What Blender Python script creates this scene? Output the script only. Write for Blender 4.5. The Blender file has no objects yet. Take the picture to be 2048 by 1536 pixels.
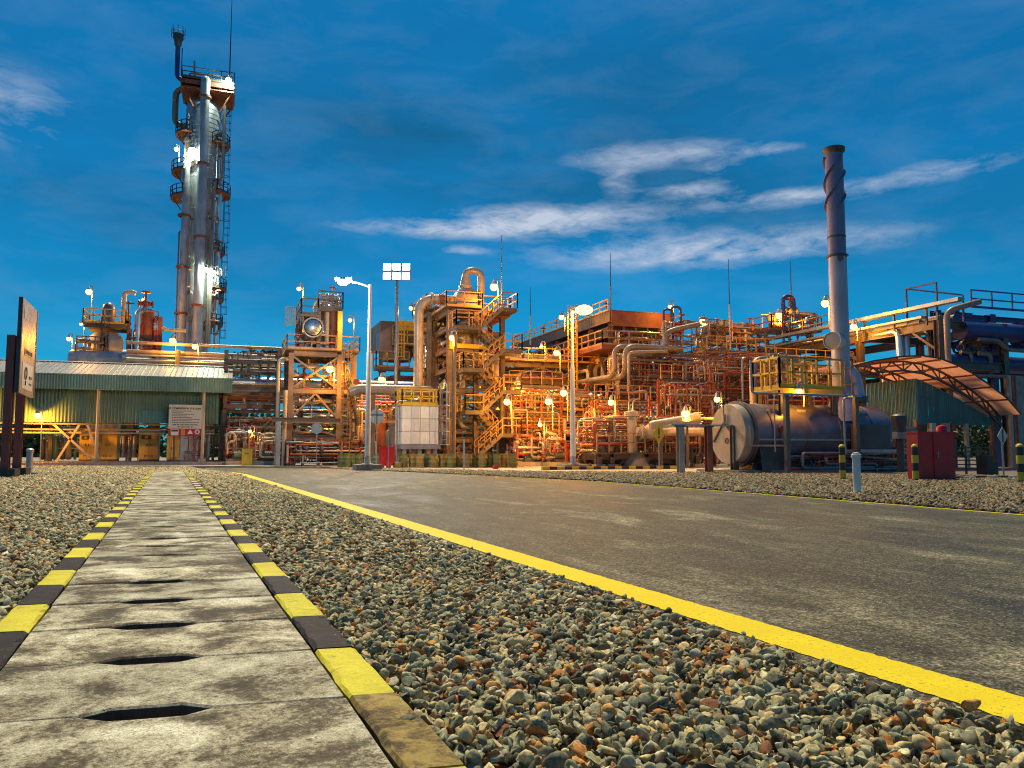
import bpy, math, random
import numpy as np
from mathutils import Vector, Matrix
R = math.radians
rnd = random.Random(7)
scene = bpy.context.scene
C = scene.collection

# ------------------------------------------------------------------ camera, sky, sun, exposure
FPX = 1600.0                       # focal length in pixels of a 2048 x 1536 frame
YAW, PITCH, CAMZ = R(19.5), math.atan(136 / FPX), 1.0
cd = bpy.data.cameras.new('camera'); cam = bpy.data.objects.new('camera', cd); C.objects.link(cam)
cd.lens = 36 * FPX / 2048; cd.sensor_width = 36; cd.clip_start = 0.05; cd.clip_end = 6000
cam.location = (0, 0, CAMZ); cam.rotation_euler = (math.pi / 2 + PITCH, 0, -YAW)
scene.camera = cam
scene.view_settings.view_transform = 'Standard'; scene.view_settings.look = 'None'
scene.view_settings.exposure = 0.0; scene.view_settings.gamma = 1.0
scene.cycles.use_denoising = True
scene.cycles.use_adaptive_sampling = True
scene.cycles.max_bounces = 6; scene.cycles.diffuse_bounces = 3; scene.cycles.glossy_bounces = 3
scene.cycles.transmission_bounces = 4; scene.cycles.transparent_max_bounces = 4
scene.cycles.sample_clamp_indirect = 4.0
scene.cycles.filter_width = 1.1

SUN_EL, SUN_LEFT = R(64), R(14)    # sun stands ahead, to the left of the view
sun_az = YAW - SUN_LEFT            # clockwise from +y
sl = bpy.data.lights.new('sun', 'SUN'); so = bpy.data.objects.new('sun', sl); C.objects.link(so)
sl.energy = 4.2; sl.angle = R(6); sl.color = (1.0, 0.85, 0.49)
sdir = Vector((math.sin(sun_az) * math.cos(SUN_EL), math.cos(sun_az) * math.cos(SUN_EL), math.sin(SUN_EL)))
so.rotation_euler = (-sdir).to_track_quat('-Z', 'Y').to_euler(); so.location = sdir * 200

RM = Matrix.Rotation(-YAW, 3, 'Z') @ Matrix.Rotation(math.pi / 2 + PITCH, 3, 'X')
FW = Vector((math.sin(YAW), math.cos(YAW), 0)); RT = Vector((math.cos(YAW), -math.sin(YAW), 0))
CAM = Vector((0, 0, CAMZ))
def ray(px, py): return RM @ Vector(((px - 1024) / FPX, (768 - py) / FPX, -1.0))
def at(px, py, D):                 # the point seen at a pixel, D metres ahead of the camera
    d = ray(px, py); return CAM + d * (D / d.dot(FW))
def gnd(px, py, z=0.0):            # the point of a level sheet seen at a pixel
    d = ray(px, py); return CAM + d * ((z - CAMZ) / d.z)
def G(px, D, z=0.0): p = at(px, 904, D); p.z = z; return p
def zat(px, py, D): return at(px, py, D).z
def depth(P): return (P - CAM).dot(FW)
def proj(P):
    q = RM.transposed() @ (P - CAM); return (1024 + FPX * q.x / -q.z, 768 - FPX * q.y / -q.z)
SY, CY = math.sin(YAW), math.cos(YAW)
def du(P, px):                     # metres along +x from P to reach an image column
    X, D = (P - CAM).dot(RT), (P - CAM).dot(FW); k = (px - 1024) / FPX
    return (k * D - X) / (CY - SY * k)
def dv(P, px):
    X, D = (P - CAM).dot(RT), (P - CAM).dot(FW); k = (px - 1024) / FPX
    return (k * D - X) / (-SY - CY * k)

# ---- sky
world = bpy.data.worlds.new('World'); scene.world = world; world.use_nodes = True
nt = world.node_tree; nt.nodes.clear()
def N(t, typ, **kw):
    n = t.nodes.new(typ)
    for k, v in kw.items(): setattr(n, k, v)
    return n
def mth(t, op, a, b=None, c=None, clamp=False):
    n = N(t, 'ShaderNodeMath', operation=op); n.use_clamp = clamp
    for i, x in enumerate((a, b, c)):
        if x is None: continue
        if isinstance(x, (int, float)): n.inputs[i].default_value = x
        else: t.links.new(x, n.inputs[i])
    return n.outputs[0]
def mixc(t, f, a, b, blend='MIX'):
    n = N(t, 'ShaderNodeMix', data_type='RGBA', blend_type=blend)
    for s, x in (('Factor', f), ('A', a), ('B', b)):
        k = [i for i in n.inputs if i.name == s and (s == 'Factor' and i.type == 'VALUE' or s != 'Factor' and i.type == 'RGBA')][0]
        if isinstance(x, (int, float)): k.default_value = x
        elif isinstance(x, tuple): k.default_value = (*x, 1)
        else: t.links.new(x, k)
    return [o for o in n.outputs if o.type == 'RGBA'][0]
def ramp(t, fac, stops, interp='LINEAR'):
    n = N(t, 'ShaderNodeValToRGB'); n.color_ramp.interpolation = interp
    e = n.color_ramp.elements
    while len(e) < len(stops): e.new(0.5)
    for q, (p, c) in zip(e, stops): q.position = p; q.color = (*c, 1) if isinstance(c, tuple) else (c, c, c, 1)
    t.links.new(fac, n.inputs[0]); return n.outputs[0]
def noise(t, vec, scale, detail=4, rough=0.55, dist=0.0):
    n = N(t, 'ShaderNodeTexNoise'); n.inputs['Scale'].default_value = scale; n.inputs['Detail'].default_value = detail
    n.inputs['Roughness'].default_value = rough; n.inputs['Distortion'].default_value = dist
    if vec is not None: t.links.new(vec, n.inputs['Vector'])
    return n.outputs['Fac']
sky = N(nt, 'ShaderNodeTexSky', sky_type='NISHITA'); sky.sun_disc = False
sky.sun_elevation = SUN_EL; sky.sun_rotation = sun_az; sky.altitude = 0; sky.air_density = 1.0; sky.dust_density = 0.3; sky.ozone_density = 8.0
tc = N(nt, 'ShaderNodeTexCoord'); sx = N(nt, 'ShaderNodeSeparateXYZ'); nt.links.new(tc.outputs['Generated'], sx.inputs[0])
az = mth(nt, 'ARCTAN2', sx.outputs[0], sx.outputs[1]); el = mth(nt, 'ARCSINE', sx.outputs[2])
# stretched cloud space, finer towards the horizon
cb = N(nt, 'ShaderNodeCombineXYZ')
nt.links.new(mth(nt, 'MULTIPLY', az, 2.2), cb.inputs[0]); nt.links.new(mth(nt, 'MULTIPLY', el, 6.5), cb.inputs[1])
n1 = noise(nt, cb.outputs[0], 3.2, 8, 0.6, 0.35)
n2 = noise(nt, cb.outputs[0], 1.1, 5, 0.55, 0.3)
n3 = noise(nt, cb.outputs[0], 11.0, 8, 0.65, 0.5)
clear = N(nt, 'ShaderNodeGamma'); nt.links.new(sky.outputs[0], clear.inputs[0]); clear.inputs[1].default_value = 1.0
SKYTINT = (0.035, 0.66, 0.84)
blue = mixc(nt, 1.0, clear.outputs[0], SKYTINT, 'MULTIPLY')
def cloud(px, py, wpx, hpx, amt=1.0):       # one cloud bank of the evening sky, as a soft patch in azimuth and elevation
    d = ray(px, py).normalized(); a0, e0 = math.atan2(d.x, d.y), math.asin(d.z)
    a = mth(nt, 'MULTIPLY', mth(nt, 'SUBTRACT', az, a0), FPX / wpx * 1.0); e = mth(nt, 'MULTIPLY', mth(nt, 'SUBTRACT', el, e0), FPX / hpx)
    r2 = mth(nt, 'ADD', mth(nt, 'MULTIPLY', a, a), mth(nt, 'MULTIPLY', e, e))
    return mth(nt, 'MULTIPLY', mth(nt, 'POWER', 2.718, mth(nt, 'MULTIPLY', r2, -1.0)), amt)
def total(l):
    s = l[0]
    for x in l[1:]: s = mth(nt, 'ADD', s, x)
    return s
dark = total([cloud(1000, 300, 520, 170, 0.75), cloud(1550, 430, 420, 80, 0.4), cloud(150, 420, 500, 160, 0.35)])
lite = total([cloud(1090, 440, 210, 26), cloud(900, 460, 170, 14), cloud(1420, 500, 290, 30), cloud(1310, 310, 170, 26, 0.55), cloud(1370, 382, 70, 14, 0.8),
              cloud(1590, 393, 170, 16, 0.75), cloud(1900, 338, 120, 18, 0.5), cloud(30, 215, 90, 60, 0.45), cloud(930, 500, 40, 8, 0.8), cloud(1540, 298, 60, 10, 0.6), cloud(1235, 365, 40, 36, 0.5), cloud(1440, 345, 40, 40, 0.4)])
dk = mth(nt, 'MULTIPLY', mth(nt, 'ADD', mth(nt, 'MULTIPLY', dark, 0.85), 0.22), ramp(nt, n2, [(0.34, 0.25), (0.62, 1.0)]), clamp=True)
c1 = mixc(nt, mth(nt, 'MULTIPLY', dk, 0.85), blue, (0.10, 0.78, 1.55))
nn = mth(nt, 'ADD', mth(nt, 'MULTIPLY', n1, 0.6), mth(nt, 'MULTIPLY', n3, 0.4))
wisp = mth(nt, 'MULTIPLY', ramp(nt, n1, [(0.45, 0.0), (0.75, 1.0)]), 0.07)
dens = mth(nt, 'MULTIPLY', lite, mth(nt, 'ADD', mth(nt, 'MULTIPLY', mth(nt, 'SUBTRACT', nn, 0.5), 5.0), 0.75))
lt = mth(nt, 'ADD', ramp(nt, dens, [(0.12, 0.0), (1.0, 0.95)]), wisp, clamp=True)
c2 = mixc(nt, lt, c1, (5.0, 5.7, 7.0))
bg = N(nt, 'ShaderNodeBackground'); nt.links.new(c2, bg.inputs[0]); bg.inputs[1].default_value = 0.105
wo = N(nt, 'ShaderNodeOutputWorld'); nt.links.new(bg.outputs[0], wo.inputs[0])

# ------------------------------------------------------------------ materials
def mat(name, col, rough=0.55, metal=0.0, var=0.25, scale=1.5, dirt=None, dirt_amt=0.0, bump=0.0, bscale=20, coat=0.0, spec=0.5):
    m = bpy.data.materials.new(name); m.use_nodes = True; t = m.node_tree
    b = t.nodes['Principled BSDF']; b.inputs['Roughness'].default_value = rough; b.inputs['Metallic'].default_value = metal
    b.inputs['Specular IOR Level'].default_value = spec; b.inputs['Coat Weight'].default_value = coat
    g = N(t, 'ShaderNodeNewGeometry'); oi = N(t, 'ShaderNodeObjectInfo')
    n = noise(t, g.outputs['Position'], scale, 6, 0.6)
    lo = tuple(c * (1 - var) for c in col); hi = tuple(min(1, c * (1 + var * 0.6)) for c in col)
    c = ramp(t, n, [(0.3, lo), (0.7, hi)])
    hs = N(t, 'ShaderNodeHueSaturation'); t.links.new(c, hs.inputs['Color'])
    t.links.new(mth(t, 'ADD', mth(t, 'MULTIPLY', oi.outputs['Random'], 0.3), 0.85), hs.inputs['Value'])
    out = hs.outputs[0]
    if dirt:
        mp = N(t, 'ShaderNodeMapping'); mp.inputs['Scale'].default_value = (1, 1, 0.25); t.links.new(g.outputs['Position'], mp.inputs[0])
        dn = noise(t, mp.outputs[0], scale * 2.7, 8, 0.7)
        out = mixc(t, mth(t, 'MULTIPLY', ramp(t, dn, [(0.48, 0.0), (0.68, 1.0)]), dirt_amt), out, dirt)
    t.links.new(out, b.inputs['Base Color'])
    rn = noise(t, g.outputs['Position'], scale * 4, 5, 0.6)
    t.links.new(mth(t, 'ADD', mth(t, 'MULTIPLY', rn, 0.3), rough - 0.15, clamp=True), b.inputs['Roughness'])
    if bump:
        bn = N(t, 'ShaderNodeBump'); bn.inputs['Strength'].default_value = bump; bn.inputs['Distance'].default_value = 0.02
        t.links.new(noise(t, g.outputs['Position'], bscale, 6, 0.65), bn.inputs['Height']); t.links.new(bn.outputs[0], b.inputs['Normal'])
    return m
RUST = (0.16, 0.06, 0.025)
M = dict(
    steel=mat('painted_steel', (0.16, 0.125, 0.10), 0.5, 0.1, 0.35, 0.9, RUST, 0.7),
    dark=mat('dark_steel', (0.09, 0.085, 0.085), 0.5, 0.2, 0.3, 1.2, RUST, 0.4),
    galv=mat('galvanised', (0.42, 0.42, 0.42), 0.42, 0.55, 0.25, 2.0, RUST, 0.25),
    alu=mat('aluminium_cladding', (0.72, 0.72, 0.74), 0.33, 0.92, 0.12, 1.2, (0.3, 0.25, 0.2), 0.3),
    pipe=mat('pipe_paint', (0.31, 0.26, 0.22), 0.4, 0.15, 0.25, 1.0, RUST, 0.45),
    cream=mat('cream_paint', (0.52, 0.44, 0.33), 0.4, 0.0, 0.2, 0.8, RUST, 0.35),
    rusty=mat('red_oxide', (0.32, 0.10, 0.05), 0.6, 0.1, 0.35, 1.5, (0.12, 0.05, 0.03), 0.5),
    redpipe=mat('red_pipe', (0.38, 0.05, 0.035), 0.45, 0.0, 0.25, 1.5, RUST, 0.4),
    rail=mat('yellow_rail', (0.46, 0.24, 0.07), 0.45, 0.0, 0.25, 1.0, RUST, 0.35),
    yellow=mat('yellow_paint', (0.78, 0.50, 0.03), 0.45, 0.0, 0.15, 1.0, RUST, 0.25),
    red=mat('red_paint', (0.62, 0.01, 0.014), 0.42, 0.0, 0.2, 1.2, (0.12, 0.01, 0.01), 0.35),
    white=mat('white_paint', (0.76, 0.75, 0.68), 0.4, 0.0, 0.1, 1.2, (0.35, 0.28, 0.2), 0.35),
    tank=mat('silver_paint', (0.15, 0.155, 0.195), 0.4, 0.25, 0.4, 0.9, (0.20, 0.11, 0.10), 0.7),
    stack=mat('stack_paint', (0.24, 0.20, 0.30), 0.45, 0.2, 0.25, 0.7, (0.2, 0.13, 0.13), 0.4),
    green=mat('green_sheet', (0.10, 0.19, 0.145), 0.5, 0.05, 0.2, 0.8, (0.06, 0.08, 0.06), 0.4),
    fascia=mat('fascia_sheet', (0.20, 0.33, 0.25), 0.5, 0.05, 0.15, 0.8, (0.12, 0.15, 0.1), 0.4),
    teal=mat('teal_sheet', (0.06, 0.20, 0.20), 0.5, 0.05, 0.2, 0.8, (0.04, 0.07, 0.07), 0.4),
    roof=mat('roof_sheet', (0.23, 0.24, 0.27), 0.45, 0.35, 0.15, 0.6, (0.2, 0.19, 0.17), 0.5),
    conc=mat('concrete', (0.36, 0.33, 0.28), 0.85, 0.0, 0.3, 1.2, (0.15, 0.12, 0.09), 0.6, 0.5, 25),
    black=mat('black_paint', (0.025, 0.025, 0.028), 0.5, 0.0, 0.3, 2.0, (0.08, 0.06, 0.05), 0.4),
    glass=mat('lamp_housing', (0.5, 0.5, 0.5), 0.3, 0.3, 0.1),
    comp=mat('cabinet_yellow', (0.74, 0.46, 0.08), 0.4, 0.0, 0.1, 1.5, (0.35, 0.2, 0.05), 0.3),
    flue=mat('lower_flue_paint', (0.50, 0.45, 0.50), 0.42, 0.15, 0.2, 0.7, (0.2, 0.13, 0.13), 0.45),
    clad=mat('column_cladding', (0.56, 0.54, 0.56), 0.42, 0.3, 0.3, 0.5, (0.14, 0.11, 0.10), 0.65),
    olive=mat('drum_olive', (0.20, 0.21, 0.06), 0.5, 0.1, 0.35, 2.5, (0.2, 0.1, 0.03), 0.6),
    ochre=mat('drum_ochre', (0.36, 0.25, 0.07), 0.5, 0.1, 0.3, 2.5, (0.18, 0.08, 0.03), 0.6),
    teald=mat('drum_teal', (0.07, 0.19, 0.17), 0.5, 0.1, 0.3, 2.5, (0.18, 0.1, 0.04), 0.5),
    signw=mat('sign_cream', (0.74, 0.68, 0.55), 0.4, 0.0, 0.06),
    signgrey=mat('sign_grey', (0.28, 0.30, 0.32), 0.5, 0.3, 0.15),
    post=mat('post_red_brown', (0.30, 0.07, 0.05), 0.45, 0.0, 0.25, 1.5, (0.1, 0.04, 0.03), 0.4),
    board=mat('board_tan', (0.50, 0.33, 0.19), 0.3, 0.0, 0.1, 0.7),
    ink=mat('ink', (0.06, 0.045, 0.04), 0.6, 0.0, 0.1),
    orange=mat('orange_label', (0.70, 0.36, 0.06), 0.4, 0.0, 0.1),
    bluepipe=mat('blue_shade_steel', (0.06, 0.08, 0.26), 0.45, 0.1, 0.3, 0.9, (0.05, 0.03, 0.06), 0.4),  # steel with the blue of unlit dusk shade put into its colour
    leaf=mat('leaf', (0.05, 0.09, 0.03), 0.7, 0.0, 0.4, 1.0),
    bark=mat('bark', (0.12, 0.08, 0.05), 0.9, 0.0, 0.4, 3.0),
    rubber=mat('rubber', (0.03, 0.03, 0.03), 0.7),
)
def emit(name, col, s):
    m = bpy.data.materials.new(name); m.use_nodes = True; t = m.node_tree; t.nodes.clear()
    e = N(t, 'ShaderNodeEmission'); e.inputs[0].default_value = (*col, 1); e.inputs[1].default_value = s
    o = N(t, 'ShaderNodeOutputMaterial'); t.links.new(e.outputs[0], o.inputs[0])
    m.cycles.emission_sampling = 'NONE'; return m
SOD, MER, WHT = (1.0, 0.38, 0.02), (0.72, 1.0, 0.80), (1.0, 0.96, 0.80)
M['gsod'] = emit('sodium_glow', (1.0, 0.60, 0.16), 5); M['gmer'] = emit('mercury_glow', (0.85, 1.0, 0.88), 14); M['gwht'] = emit('white_glow', (1.0, 0.98, 0.88), 20)
# translucent canopy sheet
def canopy_mat():
    m = bpy.data.materials.new('canopy_sheet'); m.use_nodes = True; t = m.node_tree; t.nodes.clear()
    d = N(t, 'ShaderNodeBsdfDiffuse'); tr = N(t, 'ShaderNodeBsdfTranslucent'); mx = N(t, 'ShaderNodeMixShader'); o = N(t, 'ShaderNodeOutputMaterial')
    g = N(t, 'ShaderNodeNewGeometry'); n = noise(t, g.outputs['Position'], 1.2, 5)
    c = ramp(t, n, [(0.3, (0.66, 0.25, 0.13)), (0.7, (0.86, 0.40, 0.23))])
    t.links.new(c, d.inputs[0]); t.links.new(c, tr.inputs[0]); mx.inputs[0].default_value = 0.55
    t.links.new(d.outputs[0], mx.inputs[1]); t.links.new(tr.outputs[0], mx.inputs[2]); t.links.new(mx.outputs[0], o.inputs[0]); return m
M['canopy'] = canopy_mat()
def gravel_mat(name='gravel_stone', k=1.0):
    m = bpy.data.materials.new(name); m.use_nodes = True; t = m.node_tree; b = t.nodes['Principled BSDF']
    g = N(t, 'ShaderNodeNewGeometry')
    c = ramp(t, g.outputs['Random Per Island'], [(0.0, (0.07, 0.07, 0.06)), (0.10, (0.14, 0.145, 0.115)), (0.25, (0.29, 0.28, 0.18)), (0.38, (0.20, 0.21, 0.16)), (0.50, (0.32, 0.31, 0.23)),
        (0.57, (0.48, 0.38, 0.22)), (0.71, (0.33, 0.33, 0.26)), (0.82, (0.38, 0.16, 0.05)), (0.875, (0.50, 0.26, 0.09)), (0.91, (0.60, 0.54, 0.40)), (0.96, (0.17, 0.07, 0.04))], 'CONSTANT')
    n = noise(t, g.outputs['Position'], 60, 7, 0.7); n2 = noise(t, g.outputs['Position'], 14, 5, 0.6)
    c = mixc(t, 0.75, c, ramp(t, n, [(0.32, (0.5, 0.47, 0.40)), (0.50, (1.35, 1.32, 1.12)), (0.68, (2.5, 2.35, 1.8))]), 'MULTIPLY')
    c = mixc(t, mth(t, 'MULTIPLY', ramp(t, n2, [(0.52, 0.0), (0.66, 1.0)]), 0.45), c, (0.30, 0.15, 0.06))
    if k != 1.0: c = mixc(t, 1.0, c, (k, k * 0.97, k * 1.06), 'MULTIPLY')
    t.links.new(c, b.inputs['Base Color']); b.inputs['Roughness'].default_value = 0.72; b.inputs['Specular IOR Level'].default_value = 0.25
    bn = N(t, 'ShaderNodeBump'); bn.inputs['Strength'].default_value = 0.6; bn.inputs['Distance'].default_value = 0.006
    t.links.new(n, bn.inputs['Height']); t.links.new(bn.outputs[0], b.inputs['Normal']); return m
M['stone'] = gravel_mat(); M['shadestone'] = gravel_mat('shaded_gravel_stone', 0.5)  # second copy is darkened: the far verge's shade put into the colour
def gravel_bed():                  # the bed under the loose stones
    m = bpy.data.materials.new('gravel_bed'); m.use_nodes = True; t = m.node_tree; b = t.nodes['Principled BSDF']
    g = N(t, 'ShaderNodeNewGeometry'); v = N(t, 'ShaderNodeTexVoronoi'); v.inputs['Scale'].default_value = 13; t.links.new(g.outputs['Position'], v.inputs['Vector'])
    sp = N(t, 'ShaderNodeSeparateColor'); t.links.new(v.outputs['Color'], sp.inputs[0])
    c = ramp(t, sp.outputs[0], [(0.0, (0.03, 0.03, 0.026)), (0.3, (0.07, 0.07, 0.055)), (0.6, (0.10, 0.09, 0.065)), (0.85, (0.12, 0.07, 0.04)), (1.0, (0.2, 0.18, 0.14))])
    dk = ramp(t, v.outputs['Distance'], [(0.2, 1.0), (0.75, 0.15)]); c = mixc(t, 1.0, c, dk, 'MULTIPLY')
    t.links.new(c, b.inputs['Base Color']); b.inputs['Roughness'].default_value = 0.9
    bn = N(t, 'ShaderNodeBump'); bn.inputs['Strength'].default_value = 1.0; bn.inputs['Distance'].default_value = 0.05; bn.invert = True
    t.links.new(v.outputs['Distance'], bn.inputs['Height']); t.links.new(bn.outputs[0], b.inputs['Normal']); return m
M['bed'] = gravel_bed()
def asphalt():
    m = bpy.data.materials.new('asphalt'); m.use_nodes = True; t = m.node_tree; b = t.nodes['Principled BSDF']
    g = N(t, 'ShaderNodeNewGeometry'); P = g.outputs['Position']
    mp = N(t, 'ShaderNodeMapping'); mp.inputs['Rotation'].default_value = (0, 0, R(-35)); mp.inputs['Scale'].default_value = (1.0, 0.35, 1); t.links.new(P, mp.inputs[0])
    big = noise(t, mp.outputs[0], 0.75, 5, 0.6, 1.0); mid = noise(t, mp.outputs[0], 3.0, 7, 0.7); fine = noise(t, P, 26, 4, 0.8)
    v = N(t, 'ShaderNodeTexVoronoi'); v.inputs['Scale'].default_value = 62; t.links.new(P, v.inputs['Vector'])
    sp = N(t, 'ShaderNodeSeparateColor'); t.links.new(v.outputs['Color'], sp.inputs[0])
    c = ramp(t, big, [(0.38, (0.020, 0.019, 0.013)), (0.48, (0.055, 0.051, 0.034)), (0.57, (0.085, 0.079, 0.055)), (0.64, (0.19, 0.172, 0.13)), (0.74, (0.25, 0.225, 0.175))])
    c = mixc(t, 0.8, c, ramp(t, mid, [(0.34, (0.35, 0.33, 0.3)), (0.5, (0.9, 0.9, 0.9)), (0.66, (1.5, 1.48, 1.4))]), 'MULTIPLY')
    c = mixc(t, 1.0, c, ramp(t, fine, [(0.36, (0.22, 0.21, 0.19)), (0.5, (0.9, 0.9, 0.88)), (0.64, (1.9, 1.85, 1.65))]), 'MULTIPLY')
    c = mixc(t, 0.8, c, ramp(t, sp.outputs[1], [(0.0, (0.3, 0.3, 0.3)), (0.6, (1.0, 1.0, 1.0)), (1.0, (1.9, 1.85, 1.7))]), 'MULTIPLY')
    c = mixc(t, mth(t, 'MULTIPLY', ramp(t, sp.outputs[0], [(0.90, 0.0), (0.96, 1.0)]), 0.5), c, (0.36, 0.34, 0.27))
    t.links.new(c, b.inputs['Base Color']); b.inputs['Specular IOR Level'].default_value = 0.3
    t.links.new(ramp(t, big, [(0.3, 0.5), (0.7, 0.8)]), b.inputs['Roughness'])
    bn = N(t, 'ShaderNodeBump'); bn.inputs['Strength'].default_value = 1.0; bn.inputs['Distance'].default_value = 0.012
    t.links.new(mth(t, 'ADD', fine, mth(t, 'MULTIPLY', v.outputs['Distance'], 0.6)), bn.inputs['Height']); t.links.new(bn.outputs[0], b.inputs['Normal']); return m
M['asphalt'] = asphalt()
def line_paint(name, col, wear=0.5):
    m = bpy.data.materials.new(name); m.use_nodes = True; t = m.node_tree; b = t.nodes['Principled BSDF']
    g = N(t, 'ShaderNodeNewGeometry'); P = g.outputs['Position']; oi = N(t, 'ShaderNodeObjectInfo')
    va = N(t, 'ShaderNodeVectorMath', operation='ADD'); t.links.new(P, va.inputs[0]); t.links.new(oi.outputs['Random'], va.inputs[1])
    a = noise(t, P, 40, 7, 0.75); bb = noise(t, P, 3.0, 6, 0.65)
    c = ramp(t, bb, [(0.3, tuple(x * 0.82 for x in col)), (0.7, col)])
    w = mth(t, 'MULTIPLY', ramp(t, a, [(0.55, 0.0), (0.63, 1.0)]), ramp(t, bb, [(0.40, 0.0), (0.56, 1.0)]))
    c = mixc(t, mth(t, 'MULTIPLY', w, wear), c, (0.10, 0.075, 0.05)); t.links.new(c, b.inputs['Base Color'])
    b.inputs['Roughness'].default_value = 0.65; b.inputs['Specular IOR Level'].default_value = 0.2
    bn = N(t, 'ShaderNodeBump'); bn.inputs['Strength'].default_value = 0.5; bn.inputs['Distance'].default_value = 0.008
    t.links.new(noise(t, P, 55, 5, 0.7), bn.inputs['Height']); t.links.new(bn.outputs[0], b.inputs['Normal']); return m
M['line'] = line_paint('yellow_line', (0.86, 0.66, 0.004), 0.8)
def kerb_paint(name, col, under, lo, hi):
    m = bpy.data.materials.new(name); m.use_nodes = True; t = m.node_tree; b = t.nodes['Principled BSDF']
    g = N(t, 'ShaderNodeNewGeometry'); P = g.outputs['Position']; oi = N(t, 'ShaderNodeObjectInfo')
    cx_ = N(t, 'ShaderNodeCombineXYZ'); t.links.new(mth(t, 'MULTIPLY', oi.outputs['Random'], 21.0), cx_.inputs[2]); va = N(t, 'ShaderNodeVectorMath', operation='ADD'); t.links.new(P, va.inputs[0]); t.links.new(cx_.outputs[0], va.inputs[1]); Q = va.outputs[0]
    n = noise(t, Q, 7, 8, 0.7, 0.6); f = noise(t, Q, 60, 5, 0.75); s = noise(t, Q, 2.5, 4, 0.6)
    c = ramp(t, s, [(0.3, tuple(x * 0.72 for x in col)), (0.7, col)])
    c = mixc(t, 0.6, c, ramp(t, f, [(0.35, (0.6, 0.58, 0.55)), (0.6, (1.05, 1.05, 1.05))]), 'MULTIPLY')
    c = mixc(t, ramp(t, mth(t, 'ADD', mth(t, 'MULTIPLY', n, 0.7), mth(t, 'MULTIPLY', f, 0.3)), [(lo, 0.0), (hi, 1.0)]), c, ramp(t, f, [(0.35, tuple(x * 0.4 for x in under)), (0.65, under)]))
    t.links.new(c, b.inputs['Base Color']); b.inputs['Roughness'].default_value = 0.7; b.inputs['Specular IOR Level'].default_value = 0.2
    bn = N(t, 'ShaderNodeBump'); bn.inputs['Strength'].default_value = 0.6; bn.inputs['Distance'].default_value = 0.01
    t.links.new(mth(t, 'ADD', n, f), bn.inputs['Height']); t.links.new(bn.outputs[0], b.inputs['Normal']); return m
M['kerby'] = kerb_paint('kerb_yellow', (0.84, 0.74, 0.05), (0.28, 0.20, 0.08), 0.56, 0.66)
M['kerbk'] = kerb_paint('kerb_black', (0.016, 0.012, 0.022), (0.12, 0.07, 0.05), 0.52, 0.68)
M['kerbw'] = kerb_paint('kerb_worn', (0.46, 0.34, 0.10), (0.10, 0.06, 0.035), 0.44, 0.56)
def slabmat():
    m = bpy.data.materials.new('slab_concrete'); m.use_nodes = True; t = m.node_tree; b = t.nodes['Principled BSDF']
    g = N(t, 'ShaderNodeNewGeometry'); P = g.outputs['Position']; oi = N(t, 'ShaderNodeObjectInfo')
    cx_ = N(t, 'ShaderNodeCombineXYZ'); t.links.new(mth(t, 'MULTIPLY', oi.outputs['Random'], 37.0), cx_.inputs[2]); va = N(t, 'ShaderNodeVectorMath', operation='ADD'); t.links.new(P, va.inputs[0]); t.links.new(cx_.outputs[0], va.inputs[1]); Q = va.outputs[0]
    big = noise(t, Q, 2.6, 4, 0.6, 0.4); mid = noise(t, Q, 30, 9, 0.85); fine = noise(t, Q, 110, 4, 0.85)
    c = ramp(t, mth(t, 'ADD', mth(t, 'MULTIPLY', big, 0.55), mth(t, 'MULTIPLY', mid, 0.45)), [(0.41, (0.04, 0.03, 0.018)), (0.47, (0.13, 0.105, 0.07)), (0.505, (0.36, 0.32, 0.23)), (0.555, (0.58, 0.54, 0.42)), (0.62, (0.82, 0.78, 0.65))])
    c = mixc(t, 0.95, c, ramp(t, fine, [(0.36, (0.3, 0.28, 0.25)), (0.5, (1.0, 1.0, 1.0)), (0.66, (1.35, 1.35, 1.25))]), 'MULTIPLY')
    spots = noise(t, P, 22, 4, 0.8); c = mixc(t, ramp(t, spots, [(0.61, 0.0), (0.66, 0.9)]), c, (0.05, 0.04, 0.03))
    hs = N(t, 'ShaderNodeHueSaturation'); t.links.new(c, hs.inputs['Color']); t.links.new(mth(t, 'ADD', mth(t, 'MULTIPLY', oi.outputs['Random'], 0.55), 0.65), hs.inputs['Value'])
    t.links.new(hs.outputs[0], b.inputs['Base Color']); b.inputs['Roughness'].default_value = 0.72; b.inputs['Specular IOR Level'].default_value = 0.3
    bn = N(t, 'ShaderNodeBump'); bn.inputs['Strength'].default_value = 0.5; bn.inputs['Distance'].default_value = 0.008
    t.links.new(mth(t, 'ADD', mid, fine), bn.inputs['Height']); t.links.new(bn.outputs[0], b.inputs['Normal']); return m
M['slab'] = slabmat()
M['slabedge'] = mat('slab_edge_dirt', (0.17, 0.10, 0.065), 0.9, 0, 0.6, 9.0, (0.03, 0.02, 0.014), 0.6)

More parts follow.
